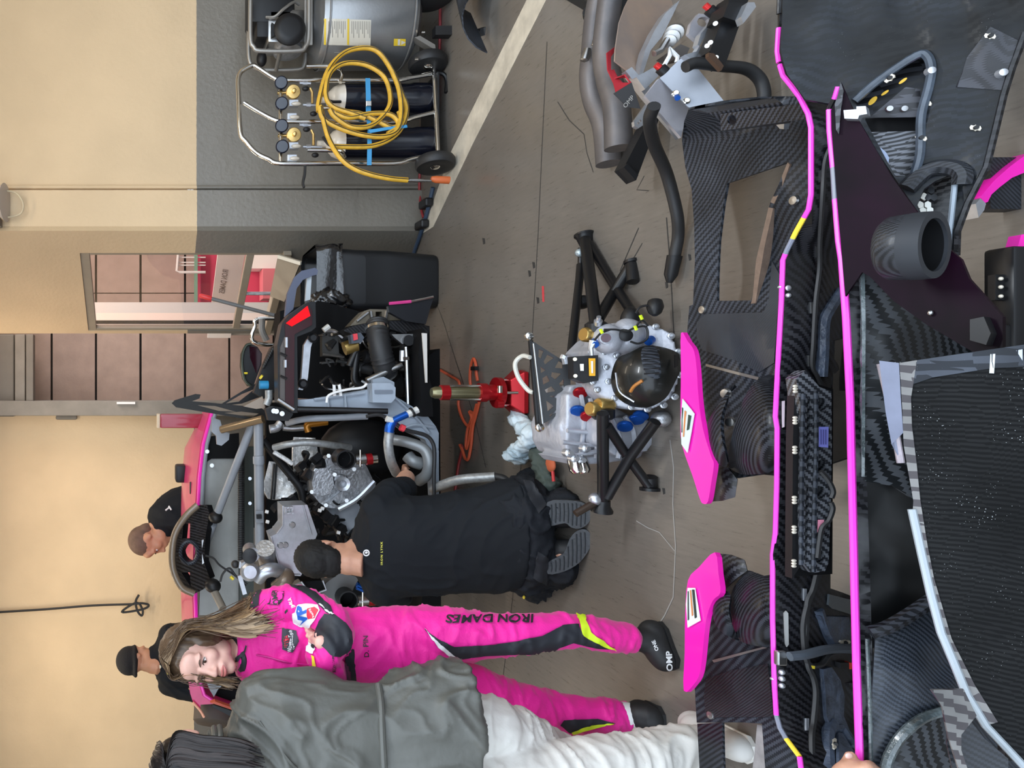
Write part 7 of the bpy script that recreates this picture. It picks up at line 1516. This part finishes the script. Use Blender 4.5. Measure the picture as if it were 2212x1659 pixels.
MB().tube(spline([p for p in (sv(*a1(*q)) for q in ((1040, 770), (1150, 790), (1300, 830), (1430, 850), (1560, 868))) if p], 4), .003, 6).build('zip', mat('zip_pink', (.55, .01, .22), .5), suit)
MB().tube(spline([DH @ V((x * DS, y * DS, z * DS)) for x, y, z in ((-.05, .0, -.150), (-.03, -.035, -.155), (0, -.045, -.158), (.03, -.035, -.155), (.05, .0, -.150), (.04, .06, -.14), (-.04, .06, -.14))], 5, True), .013, 8, True).build('collar', PBLK, dr)
def shoe(par, heel, toe, top, w_, m, solem, sv_=None):
    mb = MB(); h_, t_ = V(heel), V(toe); d = (t_ - h_).normalized()
    limb(mb, [h_ + V((0, 0, .035)), h_.lerp(t_, .5) + V((0, 0, .038)), t_ - d * .03 + V((0, 0, .03))], [w_, w_ * .98, w_ * .92]); limb(mb, [h_ + d * .03 + V((0, 0, .05)), V(top)], [w_ * 1.0, w_ * .85])
    o = blob('shoe', mb, m, par, .006, 3)
    for v in o.data.vertices:
        if v.co.z < .012: v.co.z = .012
    s = MB(); s.tube([h_ - d * .03 + V((0, 0, .008)), h_ + V((0, 0, .008)), h_.lerp(t_, .5) + V((0, 0, .008)), t_ - d * .02 + V((0, 0, .008)), t_ + V((0, 0, .008))], [w_ * .5, w_ * .95, w_ * .9, w_ * .95, w_ * .4], 14, up0=V((0, 0, 1)).cross(d))
    for p in s.v: p.z = .001 if p.z < .008 else .014
    s.build('sole', solem, o); return o
SHO = mat('suede_black', (.012, .012, .013), .6, nz=.2); GRIP = mat('sole_dark', (.016, .016, .017), .6)
s1 = shoe(dr, G(1432, 1366), G(1462, 1446), P(1362, 1378, 2.50), .042, SHO, GRIP); sb_ = on_bvh(bvh_of(s1), .002)
lettering('lettering', 'OMP', sb_, W_, s1, a2(2052, 488), 13, ang=.05, width=42, bold=.03); lettering('lettering', 'OMP', sb_, W_, s1, a2(1828, 392), 9, ang=0, width=19, bold=.03); lettering('lettering', 'ONE', sb_, W_, s1, a2(1965, 392), 8, ang=.4, width=24, bold=.02)
decal('shoe_strap', [a2(*p) for p in ((1805, 260), (1870, 290), (1860, 430), (1800, 430))], on_bvh(bvh_of(s1), .0015), mat('strap_black', (.008, .008, .009), .4), s1)
s2 = shoe(dr, G(1405, 1540), G(1440, 1556), P(1360, 1545, 2.56), .044, SHO, GRIP); lettering('lettering', 'OMP', on_bvh(bvh_of(s2), .002), W_, s2, a2(1816, 898), 8, width=14, bold=.03)
MB().tube([P(1334, 1547, 2.57), P(1352, 1546, 2.56), P(1362, 1546, 2.56)], [.043, .044, .042], 16).build('sock', W_, dr)
# hair
HAIRD = hair_mat('hair_dark_blond', (.085, .050, .028), (.46, .31, .17), (170, 170, 7)); rh = random.Random(11)
hb = MB(); R3 = DH.to_3x3().normalized()
hb.ell(DH @ V((0, .032, .048)) , (.088, .088, .088), R3, 24, 16)
for k in (-1, 1): hb.ell(DH @ V((k * .058, .035, .000)), (.034, .065, .075), R3)
hb.ell(DH @ V((0, .06, -.03)), (.07, .045, .10), R3)
limb(hb, [P(400, 1358, 2.55), P(455, 1354, 2.54), P(510, 1344, 2.53)], [.026, .030, .018])
o = blob('hair', hb, HAIRD, dr, .006, 2, .004, 30, (1, 1, .3))
lk = MB()
def lock(pts, r_):
    q = spline(pts, 5); n = len(q); lk.tube(q, [max(.0008, r_ * (1 if i < n * .6 else 1 - .75 * (i - n * .6) / (n * .4))) for i in range(n)], 5)
def long_side(t_, u):                # falls from the parting over her left shoulder, the outer part behind it
    bk = .15 * max(0, min(1, (t_ - .5) * 5))
    return [DH @ V((.010, -.062 + .10 * t_, .112 + .020 * math.sin(t_ * 3))), DH @ V((.050 + .012 * t_, -.058 + .10 * t_, .098)), P(405, 1363 - 16 * t_ - 5 * (1 - u), 2.455 + .11 * t_ - .02 * u), P(465, 1366 - 34 * t_ - 4 * (1 - u), 2.445 + .09 * t_ - .02 * u),
            P(525, 1376 - 78 * t_, 2.425 + .05 * t_ - .015 * u + bk), P(572 + 30 * math.sin(t_ * 5 + u), 1366 - 92 * t_, 2.415 + .04 * t_ - .01 * u + bk)]
def short_side(t_, u):
    return [DH @ V((.006, -.062 + .09 * t_, .112 + .020 * math.sin(t_ * 3))), DH @ V((-.045 - .01 * t_, -.060 + .09 * t_, .098)), P(402, 1459 + 10 * t_, 2.465 + .10 * t_ - .02 * u), P(455, 1462 + 14 * t_, 2.465 + .08 * t_ - .02 * u), P(512 + 10 * math.sin(t_ * 4), 1466 + 24 * t_, 2.455 + .05 * t_ - .02 * u)]
hair_sheets('hair_sheets', long_side, 4, 64, HAIRD, dr, 5); hair_sheets('hair_sheets', short_side, 3, 40, HAIRD, dr, 9)
for i in range(70):
    t_, u = rh.random(), rh.random(); g_ = lambda k: V((rh.gauss(0, k), rh.gauss(0, k), rh.gauss(0, k))); q = long_side(t_, u) if i % 3 else short_side(t_, u)
    lock([p + g_(.002 + .003 * k) for k, p in enumerate(q)], rh.uniform(.0007, .0014))
lk.build('hair_locks', HAIRD, dr, kind='stuff', clean=False)

# ---------------------------------------------------------------- woman in the grey jacket, back to us
JK = mat('grey_green_jacket', S(84, 84, 79), .5, nz=.06, ns=4, bump=.2, bs=30); TR = mat('ivory_trousers', S(206, 202, 195), .7, bump=.15, bs=40)
wj = empty('person', G(1590, 1610), 'long dark haired woman in a grey jacket and ivory trousers, back turned', 'person')
WH = HM(P(420, 1652, 2.22), math.radians(180 + 12), math.radians(6)); body = MB(); head(body, WH, .86, True)
limb(body, [WH @ V((0, .03, -.12)), P(560, 1630, 2.24), P(760, 1630, 2.24), P(980, 1620, 2.24)], [.045, .07, .1, .1])
limb(body, [P(540, 1620, 2.26), P(590, 1520, 2.26), P(715, 1510, 2.25), P(735, 1560, 2.32)], [.05, .045, .035, .03]); hand(body, P(735, 1560, 2.32), (-.8, .5, 0), (0, 0, 1), .8, .5)
limb(body, [P(980, 1640, 2.24), P(1000, 1700, 2.20), P(1255, 1668, 2.21), P(1520, 1604, 2.24)], [.08, .07, .055, .035]); limb(body, [P(980, 1600, 2.26), P(1110, 1590, 2.28), P(1250, 1640, 2.42), P(1420, 1660, 2.50)], [.08, .07, .05, .035])
blob('body', body, SKIN_D, wj, .008, 3); MB().ell(P(408, 1584, 2.17), (.009, .016, .030)).build('ear', SKIN_D, wj)
jk_ = MB()
rings(jk_, [(452, 1632, 2.24, .055, 1.15), (490, 1626, 2.24, .062, 1.25), (512, 1618, 2.24, .085, 1.7), (540, 1610, 2.24, .105, 1.75), (600, 1604, 2.23, .120, 1.62), (680, 1602, 2.23, .125, 1.52), (760, 1602, 2.22, .118, 1.5), (815, 1600, 2.22, .110, 1.52), (870, 1596, 2.22, .125, 1.55), (940, 1592, 2.22, .135, 1.6), (1002, 1590, 2.22, .142, 1.62)], 1)
limb(jk_, [P(560, 1505, 2.25), P(640, 1490, 2.25), P(712, 1488, 2.25), P(735, 1510, 2.28), P(738, 1555, 2.32)], [.068, .058, .052, .050, .044])
jo = blob('jacket', jk_, JK, wj, .0075, 3, .013, 8, (1.1, 1.1, .8)); jb = on_bvh(bvh_of(jo), .003)
MB().tube(spline([p for p in (jb(*q) for q in ((812, 1445), (818, 1480), (822, 1520), (824, 1570), (826, 1620), (828, 1658))) if p], 4), .010, 8).build('waist_gather', JK, jo)
MB().tube(spline([p for p in (jb(*q) for q in ((560, 1560), (620, 1640), (640, 1658))) if p] or [V((0, 0, -1)), V((0, 0, -1.1))], 4), .004, 6).build('yoke_seam', JK, jo)
for a, b in ((462, 1572), (474, 1570)): MB().tube(spline([P(a, b, 2.22), P(a + 2, b + 20, 2.17), P(a, b + 50, 2.16)], 4), .009, 8).build('collar_band', JK, jo)
tr_m = MB(); limb(tr_m, [P(960, 1560, 2.24), P(1030, 1566, 2.24), P(1110, 1590, 2.28), P(1230, 1640, 2.40), P(1400, 1665, 2.48)], [.098, .092, .085, .068, .058])
limb(tr_m, [P(960, 1690, 2.22), P(1040, 1700, 2.20), P(1135, 1688, 2.20), P(1255, 1668, 2.21), P(1393, 1640, 2.22), P(1470, 1616, 2.23), P(1515, 1604, 2.235)], [.105, .106, .104, .092, .078, .062, .052]); tr_m.ell(P(970, 1630, 2.23), (.2, .12, .08))
blob('trousers', tr_m, TR, wj, .0075, 3, .0075, 8, (.8, .8, 1.8))
shoe(wj, G(1590, 1606) + V((0, .12, 0)), G(1600, 1604) + V((.0, -.06, 0)), P(1520, 1604, 2.23), .042, mat('trainer_white', S(214, 210, 204), .6), mat('trainer_sole', S(232, 228, 220), .6))
HAIRW = hair_mat('hair_dark_brown', (.008, .006, .006), (.040, .028, .025), (120, 120, 6)); HAIRW.node_tree.nodes['Principled BSDF'].inputs['Specular IOR Level'].default_value = .3; hb = MB(); R3 = WH.to_3x3().normalized()
hb.ell(WH @ V((0, .026, .036)), (.080, .098, .088), R3, 24, 16); hb.ell(WH @ V((0, .065, -.03)), (.066, .045, .11), R3)
blob('hair', hb, HAIRW, wj, .007, 3, .004, 30, (1, 1, .3))
def back_hair(t_, u):
    return [WH @ V((.050 - .10 * t_, -.035, .112)), WH @ V((.062 - .124 * t_, .03, .130 - .05 * abs(t_ - .5))), WH @ V((.076 - .152 * t_, .10, .085)), P(372, 1586 + 122 * t_, 2.135 - .012 * u), P(440, 1590 + 122 * t_, 2.105 - .012 * u), P(515, 1596 + 116 * t_, 2.085 - .012 * u), P(560 + 46 * t_ * (1 - .5 * t_), 1614 + 98 * t_, 2.075 - .012 * u)]
hair_sheets('hair_sheets', back_hair, 3, 70, HAIRW, wj, 21, .004); lk = MB()
for i in range(50):
    t_, u = rh.random(), rh.random(); lock([p + V((rh.gauss(0, .003), rh.gauss(0, .003), 0)) for p in back_hair(t_, u)], rh.uniform(.0007, .0014))
lk.build('hair_locks', HAIRW, wj, kind='stuff', clean=False)

# ---------------------------------------------------------------- mechanic kneeling, back to us
TSH = mat('black_tshirt', (.005, .007, .010), .8, spec=.3); PNT = mat('black_work_trousers', (.009, .011, .015), .8, bump=.2, bs=60, spec=.3)
km = empty('person', G(1250, 1160), 'dark haired mechanic in black kneeling at the engine, back to us', 'person')
KH = HM(P(700, 1204, 3.34), math.radians(180 - 6), math.radians(16)); body = MB(); head(body, KH, .97)
limb(body, [KH @ V((0, .04, -.10)), P(790, 1190, 3.34), P(950, 1175, 3.27), P(1110, 1155, 3.14)], [.056, .07, .08, .08])
limb(body, [P(810, 1185, 3.28), P(815, 1095, 3.30), P(862, 1055, 3.40), P(878, 1032, 3.50)], [.06, .05, .044, .038]); hand(body, P(880, 1028, 3.52), (.05, .9, -.1), (0, .2, 1), .95, .5)
limb(body, [P(810, 1185, 3.28), P(815, 1272, 3.30), P(850, 1290, 3.42), P(830, 1270, 3.58)], [.06, .05, .042, .034]); hand(body, P(828, 1268, 3.60), (.1, .9, 0), (0, .2, 1), .95, .5, -1)
for q in ([(1120, 1095, 3.12), (1160, 1075, 3.45), (1215, 1105, 3.02)], [(1120, 1215, 3.12), (1160, 1250, 3.45), (1215, 1200, 3.02)]): limb(body, [P(1110, 1155, 3.10)] + [P(*p) for p in q], [.08, .07, .05, .036])
kb = blob('body', body, SKIN_K, km, .007, 3)
ts_ = MB()
rings(ts_, [(762, 1194, 3.325, .070, 1.05), (775, 1190, 3.32, .095, 1.5), (792, 1186, 3.31, .115, 1.85), (820, 1183, 3.30, .125, 1.80), (870, 1181, 3.28, .130, 1.68), (940, 1177, 3.25, .132, 1.62), (1010, 1170, 3.20, .135, 1.60), (1080, 1158, 3.14, .142, 1.62), (1112, 1152, 3.11, .140, 1.62)], 1)
limb(ts_, [P(815, 1098, 3.30), P(840, 1068, 3.34), P(872, 1058, 3.40)], [.072, .066, .058]); limb(ts_, [P(820, 1270, 3.30), P(848, 1284, 3.36), P(866, 1286, 3.44)], [.072, .064, .056])
tso = blob('tshirt', ts_, TSH, km, .0085, 4, .0065, 6, (1, 1, .8)); tb_ = bvh_of(tso)
lg = decal('shirt_logo', [(792 + 7.5 * math.cos(i * .35), 1194 + 7.5 * math.sin(i * .35)) for i in range(18)], on_bvh(tb_, .003), W_, tso, (), 3)
decal('logo_centre', [(792 + 5.2 * math.cos(i * .52), 1194 + 4.4 * math.sin(i * .52)) for i in range(12)], on_bvh(tb_, .0045), TSH, lg, (), 3); decal('logo_mark', [(788, 1194), (792, 1190), (797, 1193), (793, 1196)], on_bvh(tb_, .006), W_, lg, (), 3)
lettering('lettering', 'IRON LYNX', on_bvh(tb_, .003), mat('print_yellow', (.75, .72, .10), .6), tso, (824.5, 1195), 4.6, width=50, bold=.02, space=1.3)
pt = MB(); pt.ell(P(1132, 1155, 3.11), (.25, .14, .105)); 
for sy, kx in ((1085, -1), (1232, 1)):
    limb(pt, [P(1130, 1150 + (sy - 1155) * .55, 3.10), P(1165, sy + kx * 22, 3.34), P(1178, sy + kx * 26, 3.50)], [.125, .105, .085]); limb(pt, [P(1180, sy + kx * 24, 3.46), P(1192, sy + kx * 6, 3.20), P(1216, sy - kx * 4, 3.02)], [.080, .072, .058])
pto = blob('trousers', pt, PNT, km, .0085, 3, .012, 11); pb_ = bvh_of(pto); PKT = mat('pocket_black', (.018, .020, .025), .7)
decal('pocket', [Z(600, 1000, 3.16)(*p) for p in ((1680, 120), (1740, 130), (1835, 290), (1780, 350), (1700, 220))], on_bvh(pb_, .006), PKT, pto); decal('pocket', [Z(600, 1000, 3.16)(*p) for p in ((1770, 600), (1840, 650), (1830, 830), (1740, 790))], on_bvh(pb_, .006), PKT, pto)
MB().ell(on_bvh(pb_, .004)(1131, 1288) or P(1131, 1288, 3.0), (.008, .005, .005)).build('yellow_stud', YELLOW, pto)
SOL = mat('rubber_sole_grey', S(58, 62, 66), .6, nz=.15, ns=40, bump=.4, bs=70)
for outl in ([(1182, 1085), (1233, 1081), (1265, 1089), (1277, 1108), (1271, 1130), (1252, 1142), (1233, 1139), (1220, 1130), (1182, 1134)], [(1184, 1240), (1184, 1215), (1217, 1196), (1230, 1165), (1246, 1147), (1265, 1144), (1277, 1158), (1274, 1184), (1252, 1215), (1220, 1234)]):
    pl_ = plane(P(1182, 1160, 3.0), P(1182, 1100, 3.0), P(1277, 1140, 2.91)); cyy_ = sum(p[1] for p in outl) / len(outl)
    so = plate('sole', spl2(outl, 3), pl_, .03, SOL, km, (), 9)
    up2 = MB(); limb(up2, [P(1192, cyy_, 3.06), P(1225, cyy_, 3.02), P(1258, cyy_ - 2, 2.985)], [.046, .046, .038]); blob('shoe_upper', up2, SHO, so, .008, 2)
    for k in range(9):
        x_ = 1190 + k * 9; ys = [y_ for y_ in range(1075, 1245, 3) if inside((x_, y_), outl)]
        if len(ys) > 4: MB().tube([pl_(x_, ys[1]) + V((0, -.002, 0)), pl_(x_ + 1, (ys[1] + ys[-2]) / 2) + V((0, -.002, 0)), pl_(x_, ys[-2]) + V((0, -.002, 0))], .0028, 5).build('tread', mat('tread_dark', S(46, 50, 54), .7), so)
HK = hair_mat('hair_black_short', (.004, .004, .004), (.014, .012, .010), (160, 160, 30)); HK.node_tree.nodes['Principled BSDF'].inputs['Roughness'].default_value = .75; R3 = KH.to_3x3().normalized(); hb = MB()
hb.ell(KH @ V((0, .026, .036)), (.081, .096, .092), R3, 24, 16); hb.ell(KH @ V((0, .058, -.018)), (.068, .050, .068), R3)
blob('hair', hb, HK, km, .006, 2, .003, 60)

# ---------------------------------------------------------------- the two mechanics beyond the car
def stander(lab, HMx, hs, skin, torso, legs, arms, cat='person'):
    r = empty('person', (torso[-1][0], torso[-1][1], 0), lab, cat); return r
m1 = empty('person', (P(400, 1120, 5.62).x, 5.62, 0), 'shaven-headed mechanic in black bending his head behind the car roof', 'person')
M1 = HM(P(322, 1166, 5.5), math.radians(-80), math.radians(38)); body = MB(); head(body, M1, 1.12)
c_ = P(400, 1115, 5.62); limb(body, [M1 @ V((0, .05, -.13)), P(355, 1128, 5.56), c_, V((c_.x + .05, 5.65, .95))], [.065, .1, .12, .12])
for s_ in (-.1, .1): limb(body, [V((c_.x + .05, 5.65, .95)), V((c_.x, 5.65 + s_, .5)), V((c_.x, 5.66 + s_, .06))], [.09, .06, .045])
limb(body, [P(360, 1125, 5.56), V((c_.x - .05, 5.42, 1.25)), V((c_.x - .3, 5.38, 1.12))], [.06, .05, .04]); hand(body, V((c_.x - .3, 5.38, 1.12)), (-1, 0, -.2), (0, 0, 1), 1, .4)
blob('body', body, SKIN_T, m1, .009, 2)
face(m1, M1, 1.12, 'brown', None, mat('brow_dark', (.03, .02, .015), .7))
t_ = MB(); limb(t_, [P(346, 1142, 5.53), P(358, 1124, 5.56), P(400, 1108, 5.60), V((c_.x + .05, 5.65, 1.0))], [.088, .150, .20, .19]); limb(t_, [P(362, 1118, 5.5), V((c_.x - .03, 5.42, 1.28))], [.09, .07])
limb(t_, [M1 @ V((0, .055, -.14)), P(350, 1138, 5.54)], [.072, .1])
to = blob('tshirt', t_, TSH, m1, .011, 4, .006, 6); q = on_bvh(bvh_of(to), .004)
for a, b, c, d in ((358, 1103, 366, 1097), (365, 1094, 370, 1102)): 
    p1, p2 = q(a, b), q(c, d)
    if p1 and p2: MB().cyl(p1, p2, .006).build('print_mark', W_, to)
l_ = MB()
for s_ in (-.1, .1): limb(l_, [V((c_.x + .05, 5.65, .98)), V((c_.x, 5.65 + s_, .5)), V((c_.x, 5.66 + s_, .1))], [.13, .085, .07])
blob('trousers', l_, PNT, m1, .012, 3)
for s_ in (-.1, .1): shoe(m1, V((c_.x + .06, 5.66 + s_, 0)), V((c_.x - .2, 5.66 + s_, 0)), V((c_.x + .02, 5.66 + s_, .12)), .045, SHO, GRIP)
hb = MB(); hb.ell(M1 @ V((0, .024, .042)), (.0865, .108, .104), M1.to_3x3().normalized(), 22, 14); hb.ell(M1 @ V((0, .07, -.01)), (.07, .05, .07), M1.to_3x3().normalized()); blob('cropped_hair', hb, mat('stubble', (.13, .075, .05), .7, nz=.2, ns=30), m1, .009, 2)
m2 = empty('person', (P(400, 1425, 5.7).x, 5.72, 0), 'mechanic in a black beanie seen from behind at the back wall', 'person')
M2 = HM(P(296, 1424, 5.7), math.radians(180 - 35), math.radians(8)); body = MB(); head(body, M2, 1.0)
x0 = P(400, 1425, 5.72).x; limb(body, [M2 @ V((0, .04, -.12)), V((x0, 5.72, 1.4)), V((x0, 5.72, .95))], [.06, .11, .12])
for s_ in (-.1, .1): limb(body, [V((x0, 5.72, .95)), V((x0 + s_, 5.72, .5)), V((x0 + s_, 5.74, .06))], [.09, .06, .045])
for s_ in (-1, 1): limb(body, [V((x0 + s_ * .12, 5.72, 1.42)), V((x0 + s_ * .24, 5.66, 1.2)), V((x0 + s_ * .2, 5.9, 1.08))], [.06, .05, .04]); hand(body, V((x0 + s_ * .2, 5.9, 1.08)), (0, 1, 0), (0, 0, 1), 1, .4, s_)
blob('body', body, SKIN_T, m2, .010, 2)
t_ = MB(); rings(t_, [(322, 1424, 5.71, .075, 1.1), (336, 1424, 5.72, .085, 1.3), (346, 1424, 5.72, .115, 1.75), (362, 1425, 5.72, .130, 1.8), (400, 1425, 5.72, .140, 1.65), (460, 1425, 5.72, .140, 1.5), (520, 1425, 5.72, .14, 1.5)], 1)
for s_ in (-1, 1): limb(t_, [V((x0 + s_ * .19, 5.72, 1.50)), V((x0 + s_ * .25, 5.67, 1.24))], [.075, .066])
to = blob('tshirt', t_, TSH, m2, .011, 4, .006, 6); q = on_bvh(bvh_of(to), .004)
decal('shirt_logo', [(344.5 + 4 * math.cos(i * .52), 1440 + 4 * math.sin(i * .52)) for i in range(12)], q, mat('logo_cream', S(226, 220, 196), .6), to, (), 2); decal('print_mark', [(360, 1444), (363, 1444), (363, 1456), (360, 1456)], q, mat('print_yellow', (.75, .72, .10), .6), to, (), 3)
l_ = MB()
for s_ in (-.1, .1): limb(l_, [V((x0 + s_ * .4, 5.72, .98)), V((x0 + s_, 5.72, .5)), V((x0 + s_, 5.74, .1))], [.14, .085, .07])
blob('trousers', l_, PNT, m2, .012, 3)
for s_ in (-.1, .1): shoe(m2, V((x0 + s_, 5.70, 0)), V((x0 + s_, 5.95, 0)), V((x0 + s_, 5.74, .12)), .045, SHO, GRIP)
bn_ = MB(); Rm = M2.to_3x3().normalized(); bn_.ell(M2 @ V((0, .02, .055)), (.092, .112, .10), Rm, 22, 14); bn_.tube([M2 @ V((.09 * math.cos(a_), .018 + .108 * math.sin(a_), .012 - .02 * math.sin(a_))) for a_ in [i * .3142 for i in range(20)]], .014, 8, True)
blob('beanie', bn_, mat('beanie_black', (.008, .008, .009), .9, bump=.4, bs=120), m2, .009, 2)

# ---------------------------------------------------------------- hand at the edge of the picture
hp = empty('person', G(1880, 1760, .0), 'bare hand gripping the pink bumper edge at the picture border', 'person')
mb = MB(); Yh = 1.375
w_ = P(1848, 1745, Yh - .01); mb.ell(P(1846, 1694, Yh - .01), (.044, .030, .040)); limb(mb, [w_, P(1850, 1830, Yh), P(1858, 1980, 1.42)], [.030, .034, .042])
for i, (x_, y_, L_) in enumerate(((1872, 1658, 1.0), (1886, 1670, 1.05), (1892, 1686, 1.0), (1890, 1704, .85))):
    k = P(x_, y_, Yh - .028 + i * .004); b0_ = P(1852, y_ + 18, Yh - .022); tip = P(x_ - 2, y_ - 4, Yh + .022); mid = P(x_ + 6, y_ - 4, Yh - .006); mb.tube(spline([b0_, k, mid, tip], 4), [.0105] * 5 + [.0098] * 4 + [.0085] * 4, 12); mb.ell(tip, .0085); mb.ell(k, .0105)
mb.tube(spline([P(1836, 1706, Yh), P(1826, 1676, Yh + .004), P(1830, 1652, Yh + .004), P(1838, 1634, Yh + .006)], 4), [.014] * 5 + [.012] * 4 + [.0095] * 4, 12); mb.ell(P(1838, 1634, Yh + .006), .0095)
blob('body', mb, SKIN_K, hp, .004, 2)
MB().ell(P(1834, 1633, Yh - .002), (.006, .003, .007)).build('thumb_nail', mat('nail', (.72, .46, .40), .3), hp)
mb = MB(); limb(mb, [P(1854, 1900, 1.39), P(1862, 2060, 1.46)], [.046, .054]); blob('sleeve', mb, TSH, hp, .01, 2)

bpy.data.scenes.remove(TMP)
